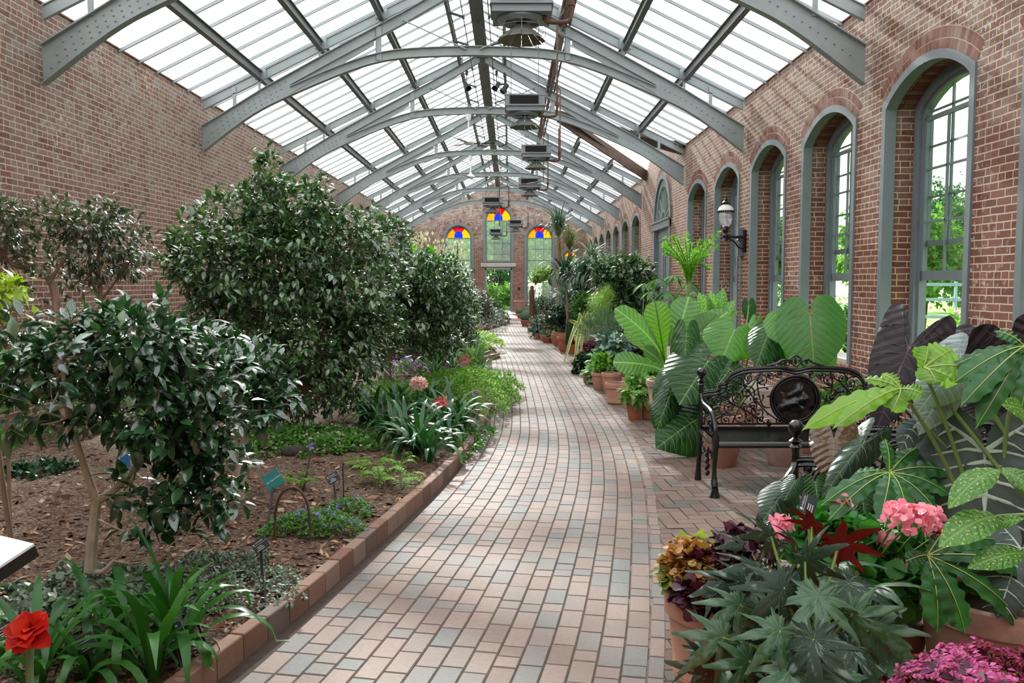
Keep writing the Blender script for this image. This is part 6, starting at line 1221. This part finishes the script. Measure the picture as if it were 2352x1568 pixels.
b = Vector((1.45, 19.0, 0)); t = thing('snake_plant', 'cluster of tall upright dark snake plant leaves left of the rosemary', 'potted plant', b); pot(t, b, .18, .22, .2, TERRAD); mb = MB(); rs = np.random.RandomState(77)
for k in range(22):
    q = b + Vector((rs.randn() * .09, rs.randn() * .08, .2)); mb.tube([q, q + Vector((rs.randn() * .03, 0, .4)), q + Vector((rs.randn() * .06, 0, .5 + .25 * rs.rand()))], [.018, .017, .003], 5)
obj('leaves', mb, L_dk, t)
# row of little pots along the curve of the display
ROW = [(1236, 779, .10, .17, 'leftmost'), (1248, 783, .10, .17, 'second from the left'), (1258, 787, .17, .15, 'third from the left, a wide shallow bowl'), (1276, 790, .12, .16, 'fourth from the left'), (1295, 794, .13, .17, 'fifth from the left'), (1314, 796, .14, .17, 'rightmost, partly behind the agave leaves')]
for i, (x, y, r, h, l) in enumerate(ROW):
    b = gr(x, y); m_ = (L_dk, L_grey, leafmat('mossy', '5a6a3c', '7a8454', .6, .1), leafmat('pinkish_succulent', '8a7a70', 'a89488', .5, .1), L_dk, L_grey)[i]
    P_('small_pot', 'small orange pot of succulents, %s in the row' % l, 'potted plant', (b.x, b.y + .1), r, h, [((b.x, b.y + .1, h + .05), (r * 1.0, r * .9, .08 + .03 * (i % 3)))], 70, .05, m_, 170 + i, T_OV, group='row of small pots', inner=.1)
for (x, y, Y, l) in ((1259, 762, 22.9, 'white card label in the row of small pots, left one'), (1274, 767, 22.4, 'white card label in the row of small pots, right one')):
    p = A(x, y, Y); t = thing('card_label', l, 'plant label', (p.x, Y, 0)); mb = MB(); mb.box(p, (.1, .06, .004), Matrix.Rotation(.7, 3, 'X') @ Matrix.Rotation(.3, 3, 'Z')); obj('card', mb, M['white'], t); mb = MB(); mb.bar(p, (p.x, Y, .01), .008, .004, (0, 1, 0)); obj('stick', mb, M['steeld'], t)
# ---------------- foreground right
c = (.78, 3.02); t = broadplant('coleus_pot', 'round banded terracotta pot of orange, lime and dark purple coleus at the path edge', 'potted plant', c, .215, .50, TERRA, .2, (.36, .385), .72)
for i, (x, y, Y, rx, rz, m_, n, sz) in enumerate(((1590, 1290, 3.0, 70, 42, leafmat('orange_coleus', 'b8623a', '8f8a3a', .5, .3, c3='c47a4a'), 240, .03), (1655, 1290, 2.98, 75, 42, leafmat('dark_coleus', '2c1420', '43182c', .45, .15, c3='6a2038'), 220, .032), (1620, 1262, 3.15, 60, 22, leafmat('lime_coleus', '9fb23c', 'c2cc58', .5, .4), 70, .035), (1560, 1325, 3.0, 30, 25, leafmat('green_coleus', '5a7a2c', '7f9a3c', .5, .3, c3='b0703c'), 40, .045), (1700, 1255, 3.2, 50, 24, bpy.data.materials['dark_coleus'], 50, .05), (1600, 1370, 2.86, 40, 26, bpy.data.materials['dark_coleus'], 30, .045))):
    rs = np.random.RandomState(200 + i); Cn, O = blobpts(rs, [PB(x, y, Y, rx, rz, .12)], n, .1); obj('foliage', rosettes(rs, Cn, O, sz, (4, 7), T_RND, 1.0, .9, .1), m_, t, 'all')
mb = MB()
for k in range(16):
    a = 2 * PI * k / 16; mb.tube(catmull([(c[0] + .06 * math.cos(a), c[1] + .06 * math.sin(a), .45), (c[0] + .13 * math.cos(a), c[1] + .13 * math.sin(a), .52), (c[0] + .17 * math.cos(a), c[1] + .17 * math.sin(a), .57)], 3), .004, 4)
obj('stems', mb, STEM, t)
# angel-wing begonia
t_ = NT('begonia_leaf'); g = t_.n('NewGeometry'); uv = t_.n('TexCoord').outputs['UV']; ux, uy, _ = t_.xyz(uv); ang = t_.m('ARCTAN2', t_.m('SUBTRACT', ux, .5), t_.m('ADD', uy, .02))
rad = t_.noise(t_.comb(t_.m('MULTIPLY', ang, 3.2), t_.m('MULTIPLY', uy, 4.0)), 1.0, 2); rr = t_.n('ObjectInfo').outputs['Random']
col = t_.mix(t_.ramp(t_.m('ADD', rad, t_.m('MULTIPLY', t_.m('SUBTRACT', rr, .5), .25)), [(.5, W3(0)), (.62, W3(.75))]), lin('17351f'), lin('82928a')); col = t_.mix(t_.ramp(t_.noise(uv, 40.0, 2), [(.68, W3(0)), (.74, W3(.6))]), col, lin('aab8a4')); col = t_.mix(t_.m('GREATER_THAN', rr, .5), col, t_.mix(.65, col, lin('2c5a2c'))); col = t_.mix(g.outputs['Backfacing'], col, lin('7a1c1c'))
b = t_.bsdf(col, .42); b.inputs['Specular IOR Level'].default_value = .3; t_.set(b, 'Normal', t_.n('Bump', Strength=.25, Distance=.01, Height=rad)); V_beg = t_.fin(t_.n('MixShader', i0=.12, i1=b.outputs[0], i2=t_.n('BsdfTranslucent', Color=lin('8a2a20')).outputs[0]))
def begout(seed):
    r_ = random.Random(seed); pts = []; lobes = [(0, 1.0), (.68, .86), (-.68, .82), (1.4, .66), (-1.4, .6), (2.3, .46), (-2.3, .44)]
    N = 110
    for k in range(N):
        a = -PI + 2 * PI * (k + .5) / N; R = .30
        for la, lr in lobes:
            d = abs(a - la) ; R = max(R, lr * max(0, 1 - (d / .5)) ** 1.15 * (1 if d < .5 else 0) * 1.0)
        R *= 1 + .07 * ((k % 4) - 1.5) * .8; 
        if abs(a) > 2.95: R *= .5
        pts.append((R * math.sin(a), R * math.cos(a)))
    return pts[::-1]
BEG = [begout(k) for k in range(4)]
c = Vector((.95, 2.62, 0)); t = thing('angel_wing_begonia', 'big begonia with jagged silvery-green leaves and red undersides in front of the pink geranium', 'potted plant', c); pot(t, c, .2, .3, .18, TERRA); rs = np.random.RandomState(12); mb = MB()
BL = [(1865, 1210, 2.85, 1850, 1150, .15), (1770, 1232, 2.8, 1700, 1215, .2), (1925, 1255, 2.8, 1990, 1215, .2), (1745, 1310, 2.65, 1640, 1290, .25), (1850, 1290, 2.7, 1930, 1240, .25), (1800, 1350, 2.55, 1705, 1420, .25), (1950, 1340, 2.6, 2060, 1390, .25), (1700, 1390, 2.6, 1600, 1440, .2), (1880, 1370, 2.5, 1890, 1450, .25), (1960, 1410, 2.5, 2060, 1450, .2), (1660, 1465, 2.5, 1550, 1530, .2), (1790, 1450, 2.42, 1700, 1540, .2), (1870, 1470, 2.35, 1880, 1590, .22), (1955, 1490, 2.4, 2010, 1570, .18), (1720, 1520, 2.45, 1640, 1600, .2), (2010, 1440, 2.55, 2090, 1500, .15), (1910, 1300, 2.95, 2010, 1290, .2), (1720, 1260, 2.95, 1640, 1240, .15), (1830, 1255, 2.95, 1790, 1200, .15), (1680, 1340, 2.75, 1590, 1350, .15), (2000, 1350, 2.75, 2095, 1340, .15), (1820, 1540, 2.35, 1790, 1620, .2), (1930, 1560, 2.3, 1990, 1640, .2), (1640, 1540, 2.5, 1560, 1590, .2), (1790, 1395, 2.75, 1850, 1330, .15), (1865, 1415, 2.65, 1800, 1380, .15), (2040, 1520, 2.5, 2110, 1570, .15)]
rb = random.Random(44)
for k in range(22): x, y = rb.uniform(1620, 2030), rb.uniform(1330, 1560); BL.append((x, y, 2.78 - (y - 1330) * .0012, x + rb.uniform(-90, 90), y + rb.uniform(20, 110), .2))
for i, (x, y, Y, tx, ty, r) in enumerate(BL):
    pa = A(x, y, Y); pb = A(tx, ty, Y - .08); d = (pb - pa).normalized() * (.15 + .05 * rs.rand()); pb = pa + d + Vector((0, 0, -.03)); f = Vector((rs.randn() * .3, -.75, .6 + rs.randn() * .25)) + (pa - c - Vector((0, 0, .5))) * .8
    broad(t, pa, pb, f, BEG[i % 4], V_beg, .10, .3, .008, 1.0, cen=(0, .1), ripn=5); petiole(mb, c + Vector((0, 0, .3)), pa, .006, bend=(0, 0, .04))
mb.tube(catmull([c + Vector((0, 0, .28)), A(1866, 1400, 2.8), A(1862, 1215, 2.86)], 6), .011, 7); obj('stalks', mb, plain('begonia_stem', '7f9a48', .5, 0, .2, 12), t, True)
# pink geranium
c = (1.42, 3.22); t = P_('pink_geranium', 'geranium with salmon-pink flower heads among scalloped leaves behind the begonia', 'potted plant', c, .2, .32, [PB(2040, 1280, 3.2, 120, 55, .2), PB(1960, 1250, 3.2, 60, 40, .15), PB(2130, 1290, 3.15, 60, 60, .15), PB(1870, 1230, 3.25, 70, 35, .12), PB(2000, 1340, 3.05, 90, 40, .15)], 230, .075, leafmat('geranium_leaf', '2f7034', '468a3c', .5, .3, c3='5fa04a'), 221, T_RND, TERRA)
mb = MB()
for i, (x, y, Y, r) in enumerate(((2088, 1196, 2.72, .068), (2066, 1178, 2.8, .045), (2130, 1190, 2.8, .045), (2152, 1222, 2.8, .03), (1932, 1160, 2.9, .024), (2038, 1238, 3.05, .026), (1795, 1203, 3.2, .035), (1778, 1228, 3.1, .03), (2225, 1322, 2.95, .03), (2065, 1300, 3.0, .015))):
    p = A(x, y, Y); rs = np.random.RandomState(230 + i); n = int(90 * (r / .06) ** 2) + 16; u = nrm(rs.randn(n, 3)); u[:, 2] = np.abs(u[:, 2]) * 1.0 - .15; P = np.array(list(p)) + u * r * [1, 1, .75]; obj('flower_head', leafcloud(P, nrm(rs.randn(n, 3)) + u * .4, u + rs.randn(n, 3) * .3, .02 + .012 * rs.rand(n), T_RND), P_ger, t, 'all'); mb.tube(catmull([(c[0] + (p.x - c[0]) * .5, c[1], .45), lerp(Vector((c[0] + (p.x - c[0]) * .5, c[1], .45)), p, .6), p - Vector((0, 0, .01))], 4), .0035, 5)
    for k in range(6): mb.ball(p + Vector((math.cos(k) * r * .4, math.sin(k) * r * .4, -r * .35)), .006, 5, 0, (.7, .7, 1.6))
obj('flower_stalks', mb, STEM, t)
# lobed philodendron: every lobe is a wavy blade from the leaf centre
L_lob = leafmat('lobed_leaf', '245a2a', '316c34', .36, .28, c3='3d783a', spec=.5); L_lobl = leafmat('lobed_leaf_light', '6fa032', '8aba44', .35, .45, c3='9cc654', spec=.6)
def lobed(t, c, tips, mat, vm, w, f, seed=0, up=.5):
    rs = np.random.RandomState(seed); c = Vector(c); mb = MB()
    for (tip, wl) in tips:
        tip = Vector(tip); y = tip - c; Ln = y.length; y = y / Ln; fc = Vector(f); fc = (fc - y * fc.dot(y)).normalized(); x = y.cross(fc); N = 26; vs = []; ph = rs.rand() * 6
        def pr(v): return w * wl * (.42 + .75 * v if v < .25 else (.61 + .55 * math.sin(PI * min(1, (v - .25) / .75)) ** .7 * (1 - .25 * v))) * (1 if v < .86 else max(.03, 1 - (v - .86) / .14))
        for i in range(N + 1):
            v = i / N; z = .13 * Ln * 4 * v * (1 - v) ; hw = pr(v) * (1 + .12 * math.sin(v * 38 + ph)); ce = c + y * Ln * v + fc * z
            for q in (-1, -.5, 0, .5, 1): vs.append(ce + x * q * hw / 2 + fc * (-.12 * abs(q) * hw + .006 * abs(q) * math.sin(v * 38 + ph + q)))
        mb.add(vs, [(i * 5 + j, i * 5 + j + 1, i * 5 + 6 + j, i * 5 + 5 + j) for i in range(N) for j in range(4)])
        for s in (1, -1): mb.add([c + y * Ln * (i / N) + fc * (.13 * Ln * 4 * (i / N) * (1 - i / N) + s * .0025) + x * q * .0022 * (1 - .7 * i / N) for i in range(N + 1) for q in (-1, 1)], [(2 * i, 2 * i + 1, 2 * i + 3, 2 * i + 2) for i in range(N)], 1)
    return obj('leaf', mb, [mat, vm], t, 'all')
c0 = Vector((1.72, 2.9, 0)); t = thing('lobed_philodendron', 'lobed philodendron with long wavy-fingered leaves spread over the pink geranium', 'potted plant', c0); pot(t, c0, .27, .52, .16, TERRAP, (), .72); mb = MB(); VY = plain('yellow_green_vein', 'a9bc5c', .5, 0, .05); rt = c0 + Vector((0, 0, .5))
def lf(cx, cy, Y, tips, mat, w, f, sd):
    c_ = A(cx, cy, Y); lobed(t, c_, [(A(x, y, Y + dy), wl) for x, y, dy, wl in tips], mat, VY, w, f, sd); petiole(mb, rt, c_, .007, bend=(0, .05, .1))
lf(2042, 1086, 3.05, [(1884, 1163, -.15, .9), (1902, 1196, -.2, .9), (2020, 1196, -.25, 1.0), (2084, 1196, -.25, 1.0), (2160, 1190, -.2, 1.0), (2183, 1138, -.1, .9), (2190, 1086, .0, 1.1), (2108, 1028, .1, .9), (2032, 1008, .1, .7), (1960, 1090, .0, .6)], L_lob, .066, (0, -.55, .8), 1)
lf(2130, 1275, 2.72, [(2152, 1452, -.12, 1.15), (2216, 1456, -.14, 1.15), (2080, 1290, -.02, .7), (2352, 1446, -.05, 1.0), (2400, 1330, .05, 1.2), (2290, 1240, .1, .9), (2170, 1215, .1, .6)], L_lob, .074, (0, -.6, .75), 2)
lf(2068, 893, 2.95, [(1842, 988, -.15, .85), (1912, 985, -.2, .7), (2048, 946, -.1, 1.0), (2026, 858, .05, .8), (2120, 905, -.05, .9), (1985, 870, .05, .5)], L_lobl, .08, (0, -.7, .6), 3)
lf(2120, 845, 3.0, [(2235, 848, 0, 1.1), (2188, 803, .05, 1.2), (2150, 880, -.1, 1.0), (2200, 880, -.05, .9), (2130, 795, .05, .9)], L_lobl, .09, (0, -.75, .6), 4)
lf(2352, 795, 2.95, [(2190, 880, -.1, .9), (2205, 935, -.15, .9), (2240, 985, -.15, .9), (2285, 760, .05, .7), (2340, 960, -.15, .8), (2420, 900, 0, 1.0), (2175, 850, .05, .6)], L_lob, .075, (0, -.65, .7), 5)
obj('stalks', mb, STEM, t, True)
# alocasias and anthuriums
c0 = Vector((2.0, 3.35, 0)); c0 = Vector((2.02, 2.62, 0)); t = thing('giant_alocasia', 'alocasia with huge dark leaves boldly veined in silver at the right edge', 'potted plant', c0); pot(t, c0, .22, .42, .16, TERRA); mb = MB(); rt = c0 + Vector((0, 0, .42))
L(t, mb, rt, (2262, 1036, 3.0), (2262, 1350, 2.85), HEARTW, V_alo, bend=.06, cup=.12, rip=.008, wide=.84, veins=pinn(6, True, .045, .5, .12, xl=.36, ymax_lobe=-.26, y1=.72), vmat=VW, up=.15, r=.012)
L(t, mb, rt, (2345, 1260, 2.75), (2290, 1420, 2.65), HEARTW, V_alo, bend=.06, cup=.12, wide=.8, veins=pinn(5, True, .03, .5, .12, xl=.36, ymax_lobe=-.26), vmat=VW, up=.2, r=.01)
L(t, mb, rt, (2205, 832, 3.15), (2098, 960, 3.05), ARROW, V_als, bend=.1, cup=.4, rip=.01, wide=.85, veins=pinn(5, True, .02, .38, .12), vmat=VW, up=.3, r=.01)
L(t, mb, rt, (2160, 905, 3.1), (2110, 1000, 3.0), ARROW, V_als, bend=.1, cup=.5, rip=.01, wide=.8, veins=pinn(5, True, .02, .38, .12), vmat=VW, up=.2, r=.008)
L(t, mb, rt, (2112, 962, 3.15), (2066, 1034, 3.05), ELLI, V_alo, bend=.1, cup=.2, wide=1.1, veins=pinn(5, False, .03, .22, .1), vmat=VW, up=.2, r=.006)
obj('stalks', mb, STEM, t, True)
c0 = Vector((2.55, 4.6, 0)); t = thing('black_colocasia', 'elephant ear with nearly black purple leaves standing upright before the brick pier', 'potted plant', c0); pot(t, c0, .22, .4, .16, TERRA); mb = MB(); rt = c0 + Vector((0, 0, .4)); VD = plain('dark_purple_vein', '553a44', .5, 0, .05)
for a, b, w, ol in (((2087, 800, 4.3), (2012, 990, 4.1), .95, HASTE), ((2290, 800, 4.2), (2215, 930, 4.1), .8, HEARTW), ((2240, 790, 4.4), (2160, 900, 4.3), .8, HEARTW), ((2325, 790, 4.0), (2380, 960, 3.95), .95, HEARTW), ((2290, 930, 4.1), (2270, 1010, 4.0), 1.2, HEARTW), ((2170, 900, 4.3), (2120, 980, 4.2), 1.0, HEARTW)): L(t, mb, rt, a, b, ol, V_col, bend=.08, cup=.25, rip=.01, wide=w, veins=pinn(6, True, .015, .38, .12, xl=.26, ymax_lobe=-.45 if ol is HASTE else -.25), vmat=VD, up=.25, r=.01)
obj('stalks', mb, STEM, t, True)
c0 = Vector((1.28, 3.32, 0)); t = thing('bronze_anthurium', 'anthurium with one glossy bronze-brown heart leaf and smaller dark green ones before the bench arm', 'potted plant', c0); pot(t, c0, .14, .3, .16, TERRA); mb = MB(); rt = c0 + Vector((0, 0, .3)); VB = plain('bronze_vein', '7a5a34', .4, 0, .05)
L(t, mb, rt, (1915, 1008, 3.5), (1912, 1125, 3.4), ARROW, V_brn, bend=.1, cup=.3, rip=.012, wide=1.05, veins=pinn(6, True, .018, .4, .14), vmat=VB, up=.2)
L(t, mb, rt, (1985, 1015, 3.45), (1886, 1146, 3.3), ARROW, V_dkv, bend=.12, cup=.5, rip=.012, wide=.5, veins=pinn(5, True, .014, .35, .12), vmat=VG, up=.3)
for a, b, w, m_ in (((1873, 1108, 3.35), (1880, 1172, 3.3), 1.0, V_phi), ((1800, 1130, 3.35), (1752, 1196, 3.25), .75, V_dkv), ((1825, 1105, 3.3), (1800, 1150, 3.25), .7, V_dkv), ((1950, 1090, 3.4), (1965, 1125, 3.35), 1.2, V_brn), ((1980, 1120, 3.4), (1985, 1185, 3.3), .9, V_phi), ((1945, 1160, 3.35), (1990, 1200, 3.3), .8, V_dkv), ((2015, 1130, 3.4), (2020, 1200, 3.35), .9, V_dkv), ((1765, 1210, 3.3), (1745, 1260, 3.25), .5, V_dkv)): L(t, mb, rt, a, b, HEARTW, m_, bend=.1, cup=.35, rip=.01, wide=w, veins=pinn(5, True, .014, .42, .12, xl=.25, ymax_lobe=-.2), vmat=VG, up=.3, r=.005)
obj('stalks', mb, STEM, t, True)
c0 = Vector((1.95, 2.2, 0)); t = thing('dieffenbachia', 'dieffenbachia with cream-flecked leaves overlapping the giant silver-veined leaf at the right edge', 'potted plant', c0); pot(t, c0, .16, .4, .16, TERRA); mb = MB(); rt = c0 + Vector((0, 0, .4)); top = A(2400, 1180, 2.5); mb.tube([rt, top], .015, 7)
for a, b, w, tw in (((2292, 1078, 2.6), (2178, 1168, 2.5), .8, .2), ((2300, 1075, 2.6), (2400, 1140, 2.5), .9, 0), ((2290, 1185, 2.55), (2156, 1256, 2.45), .9, .1), ((2352, 1190, 2.5), (2250, 1215, 2.55), .7, 0), ((2352, 1270, 2.5), (2222, 1305, 2.45), .8, 0), ((2352, 960, 2.6), (2300, 930, 2.5), 1.0, 0)): L(t, mb, top, a, b, ELLI, V_dief, up=.45, wide=w, bend=.14, tw=tw, r=.006)
obj('stalks', mb, STEM, t, True)
# magenta coleus
c0 = Vector((1.3, 2.22, 0)); t = thing('magenta_coleus', 'mass of frilly magenta coleus with dark centres and yellow edges in the bottom right corner', 'potted plant', c0); pot(t, c0, .22, .34, .16, TERRA)
P1 = leafmat('coleus_magenta', 'b03a7c', 'cc5a9a', .6, .3, c3='dd7ab4'); P2 = leafmat('coleus_dark', '3f1c30', '5a2440', .55, .15); P3 = leafmat('coleus_rim', 'c8b45c', 'd99a6a', .6, .35, c3='c86a8c'); rs = np.random.RandomState(240)
Cn, O = blobpts(rs, [(tuple(c0 + Vector((0, 0, .38))), (.30, .24, .20))], 150, .75); Cn = Cn[Cn[:, 2] > .3]; O = np.array(Cn) - np.array(list(c0)) - [0, 0, .3]; O = nrm(O)
V1 = []; V2 = []; V3 = []
for p, o_ in zip(Cn, O):
    for k in range(4):
        a = rs.randn(3); d = nrm(a - o_ * a.dot(o_)) * .9 + o_ * .5; d = nrm(d); s = np.cross(d, o_); l = .055 * (.8 + .5 * rs.rand()); n_ = 15; q = np.linspace(0, 1, n_)
        for f in q:
            w = .42 * math.sin(PI * (.12 + .8 * f)); 
            for sg in (-1, 1): V1.append((p + d * l * f + s * sg * l * w * .75 + o_ * .004, s * sg + d * .4 + rs.randn(3) * .25, o_, l * .32)); 
            if rs.rand() < .45:
                for sg in (-1, 1): V3.append((p + d * l * f + s * sg * l * w * 1.0, s * sg + d * .3 + rs.randn(3) * .3, o_, l * .25))
        V2.append((p + o_ * .006, d, o_, l * .8))
for nm, V_, m_ in (('frilled_edges', V1, P1), ('leaf_centres', V2, P2), ('yellow_rims', V3, P3)): obj(nm, leafcloud(np.array([v[0] for v in V_]), np.array([v[1] for v in V_]), np.array([v[2] for v in V_]) + rs.randn(len(V_), 3) * .2, np.array([v[3] for v in V_]), T_OV), m_, t, 'all')
# label by the bench
c = A(1856, 1158, 3.05); t = thing('label_stake', 'tilted black plant label with white print between the begonia and the iron bench', 'plant label', (c.x, c.y, .0)); R = Matrix.Rotation(.25, 3, 'Z') @ Matrix.Rotation(.9, 3, 'X') @ Matrix.Rotation(.95, 3, 'Z')
mb = MB(); mb.box(c, (.085, .06, .003), R); obj('plate', mb, PLATE, t); mb = MB()
for k in range(3): mb.box(c + R @ Vector((-.012, -.002 - k * .008, .002)), (.034, .003, .0006), R)
mb.box(c + R @ Vector((.0, .011, .002)), (.075, .0012, .0006), R); mb.lathe([(.006, .0), (.006, .0006)], c + R @ Vector((-.03, .02, .0015)), 10, 0, R); obj('small_print', mb, TXT, t); textobj('Anthurium', .011, Matrix.Translation(c) @ R.to_4x4() @ Matrix.Translation((-.02, .016, .002)), TXT, t); mb = MB(); mb.bar((c.x, c.y, .30), c - R @ Vector((0, 0, .004)), .012, .005, (0, 1, 0)); obj('stake_rod', mb, M['blackm'], t)
t['label'] = t['label']
# ============================================================ THE GARDEN OUTSIDE
def outtree(label, x, y, h, r, seed, mat, n=900, size=.35, name='garden_tree', cat='tree', low=False, group='garden trees outside'):
    rs = np.random.RandomState(seed); b = Vector((x, y, -.13)); t = thing(name, label, cat, b, group); z0 = .3 if low else h * .28
    bl = [((x + rs.randn() * r * .3, y + rs.randn() * r * .3, z0 + (h - z0) * f), (r * s, r * s, (h - z0) * .33)) for f, s in ((.25, .9), (.5, 1.0), (.75, .75), (.4, .8), (.6, .8))]
    Cn, O = blobpts(rs, bl, n, .5); obj('foliage', rosettes(rs, Cn, O, size, (4, 7), T_OV, .6, 1.0, .2), mat, t, 'all')
    mb = MB(); mb.tube(catmull([b, (x + .1, y, h * .3), (x, y, h * .7)], 5), [r * .09 * (1 - .04 * i) for i in range(11)], 8); obj('trunk', mb, BARKD, t, True); return t
G1 = leafmat('garden_leaf_light', '5c8c3e', '7fa850', .7, .4, c3='9fc070'); G2 = leafmat('garden_leaf_mid', '3f6a40', '557f4a', .7, .4, c3='74985c'); G3 = leafmat('garden_leaf_dark', '2f5c34', '437a44', .6, .4)
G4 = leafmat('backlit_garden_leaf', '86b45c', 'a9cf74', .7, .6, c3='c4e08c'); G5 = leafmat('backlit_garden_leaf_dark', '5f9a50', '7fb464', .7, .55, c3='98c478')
FT = [(-9, 60, 8, 3.2, G5, 'garden tree outside, seen through the far left outer window'), (-4.5, 63, 9, 3.0, G4, 'light green garden tree beyond the left tall stained window'), (-.5, 66, 8.5, 3.2, G5, 'garden tree straight beyond the far doorway'), (3.4, 61, 8.5, 2.8, G4, 'light green garden tree beyond the right tall stained window'), (7.5, 65, 9, 3.4, G5, 'garden tree beyond the far right outer window'), (-2.4, 71, 11, 3.8, G5, 'tall dark garden tree farthest behind the doorway tree'), (5, 74, 11, 4, G5, 'tall dark garden tree farthest on the right of the doorway')]
for i, (x, y, h, r, m_, l) in enumerate(FT): outtree(l, x, y, h, r, 300 + i, m_, 2200, .3)
for i, (x, y, h, r, m_, l) in enumerate(((-1.5, 50.5, 1.5, 1.1, G1, 'sunlit rounded bush just outside the far doorway on the left'), (.5, 51.5, 1.4, 1.0, G1, 'sunlit rounded bush just outside the far doorway on the right'), (-4, 52, 1.9, 1.3, G2, 'bush outside below the left tall stained window'), (2.9, 51.5, 1.7, 1.1, G1, 'bush outside below the right tall stained window'), (-.6, 56, 3.0, 1.8, G3, 'darker shrub behind the doorway bushes'))): outtree(l, x, y, h, r, 320 + i, m_, 500, .2, 'garden_bush', 'bush', True, 'bushes outside the doorway')
mb = MB(); mb.tube([(-1.15, 50.9, -.13), (-1.12, 50.9, 2.0)], .06, 8); o = obj('wooden_post', mb, M['wood'], None, False, (-1.15, 50.9, -.13)); tag(o, 'light wooden post standing outside the doorway at its left side', 'post')
t = patch('rose_bush', 'low pale rose bush just outside the doorway sill', 'bush', Vector((-1.0, 49, -.13)), (.7, .5), .8, 260, .12, 330, G2, T_OV, (P_wh, 9, .1))
RT = [(16, 13, 4.6, 2.2, G2, 'garden tree seen high in the nearest right window'), (19, 22, 5, 2.8, G3, 'dark garden tree seen through the second right window'), (15, 31, 4.2, 2.4, G1, 'light green garden tree outside beyond the second and third right windows'), (22, 39, 5.6, 3.6, G2, 'broad garden tree far outside on the right'), (14, 46, 5.5, 3.0, G2, 'garden tree outside near the far end of the right wall'), (24, 50, 7.0, 3.2, G3, 'darkest tall garden tree far outside the nearest window'), (31, 58, 6.5, 3.6, G2, 'big garden tree in the far right background')]
for i, (x, y, h, r, m_, l) in enumerate(RT): outtree(l, x, y, h, r, 340 + i, m_, 2200, .24)
for i, (x, y, h, r, m_, fl, l) in enumerate(((5.6, 9.6, 1.35, .6, G1, 22, 'bright green bush with pink flowers right outside the nearest open window'), (6.2, 11.6, 1.2, .7, G1, 30, 'pink-flowered bush a step farther outside the nearest open window'), (5.7, 14.0, 1.4, .6, G2, 12, 'dark bush with a few pink flowers outside the second window'), (7.6, 13.2, 1.5, .9, G1, 30, 'pink rose bush before the pale blue trellis'), (7.4, 17.5, 1.6, .9, G2, 10, 'green bush outside the third window'), (6.8, 21, 1.8, 1.0, G2, 8, 'green bush outside the fourth window'), (10.5, 17.5, 1.9, 1.2, G1, 20, 'yellow-green bush in front of the pale blue trellis'))):
    t = patch('flowering_bush', l, 'bush', Vector((x, y, -.13)), (r, r), h, 420, .13, 360 + i, m_, T_OV, (P_ger, fl, .05), 'flowering bushes outside the windows')
# pale blue trellis outside
BL = plain('pale_blue_paint', 'a3b8cc', .5, 0, .04); t = thing('garden_trellis', 'pale blue timber trellis outside, framed by the nearest open window', 'trellis', (11.2, 19.5, -.13)); u0 = Vector((9.5, 19.8, 0)); du = Vector((.93, -.36, 0))
mb = MB()
for k in range(9): p = u0 + du * k * .8; mb.bar((p.x, p.y, -.13), (p.x, p.y, 1.62 if k % 3 else 1.8), .09 if k % 3 == 0 else .05, .07, (0, 1, 0))
obj('uprights', mb, BL, t); mb = MB()
for z in (.35, .8, 1.2, 1.55): mb.bar((u0.x, u0.y, z), tuple(u0 + du * 6.4 + Vector((0, 0, z))), .06, .07)
obj('rails', mb, BL, t)
# ============================================================ OUTSIDE, LIGHT, CAMERA
t = NT('lawn'); P = t.pos(); b = t.bsdf(t.ramp(t.noise(P, 3.0, 5), [(.3, lin('3f6a22')), (.7, lin('7fae45'))]), .9); M['lawn'] = t.fin(b)
mb = MB(); mb.b2((-60, -30, -.3), (90, 110, -.125)); g = obj('lawn', mb, M['lawn']); tag(g, 'green lawn and ground outside the greenhouse', 'lawn', None, 'stuff')
w = bpy.data.worlds.new('World'); bpy.context.scene.world = w; w.use_nodes = True; nt = w.node_tree; nt.nodes.clear()
bg = nt.nodes.new('ShaderNodeBackground'); ou = nt.nodes.new('ShaderNodeOutputWorld'); sk = nt.nodes.new('ShaderNodeTexSky'); sk.sky_type = 'NISHITA'; sk.sun_disc = False
SUN_EL = math.radians(30); SUN_AZ = math.radians(-7)      # sun stands beyond the far wall, a little to the left
sk.sun_elevation = SUN_EL; sk.sun_rotation = SUN_AZ; sk.air_density = 1.0; sk.dust_density = 4.0; sk.ozone_density = 1.0
hs = nt.nodes.new('ShaderNodeMixRGB'); hs.inputs[0].default_value = .55; hs.inputs[2].default_value = (7.0, 7.1, 7.3, 1)
nt.links.new(sk.outputs[0], hs.inputs[1]); nt.links.new(hs.outputs[0], bg.inputs[0]); bg.inputs[1].default_value = .42; nt.links.new(bg.outputs[0], ou.inputs[0])
s = bpy.data.lights.new('sun', 'SUN'); s.energy = 17.0; s.angle = math.radians(2.2); s.color = (1, .96, .9); so = bpy.data.objects.new('sun', s); C.objects.link(so)
dv = Vector((math.sin(SUN_AZ) * math.cos(SUN_EL), math.cos(SUN_AZ) * math.cos(SUN_EL), math.sin(SUN_EL))); so.rotation_euler = dv.to_track_quat('Z', 'Y').to_euler(); so.location = (-4, 60, 40)
cam = bpy.data.cameras.new('camera'); cam.sensor_width = 36; cam.lens = F / 2352 * 36; cam.clip_end = 400; cam.clip_start = .05
co = bpy.data.objects.new('camera', cam); C.objects.link(co); co.location = (0, 0, EYE); co.rotation_euler = (PI / 2 - PT, 0, -YW)
sc = bpy.context.scene; sc.camera = co; sc.view_settings.view_transform = 'Standard'; sc.view_settings.look = 'None'; sc.view_settings.gamma = 1; sc.view_settings.exposure = -0.16
try: sc.view_settings.use_curve_mapping = False
except Exception: pass
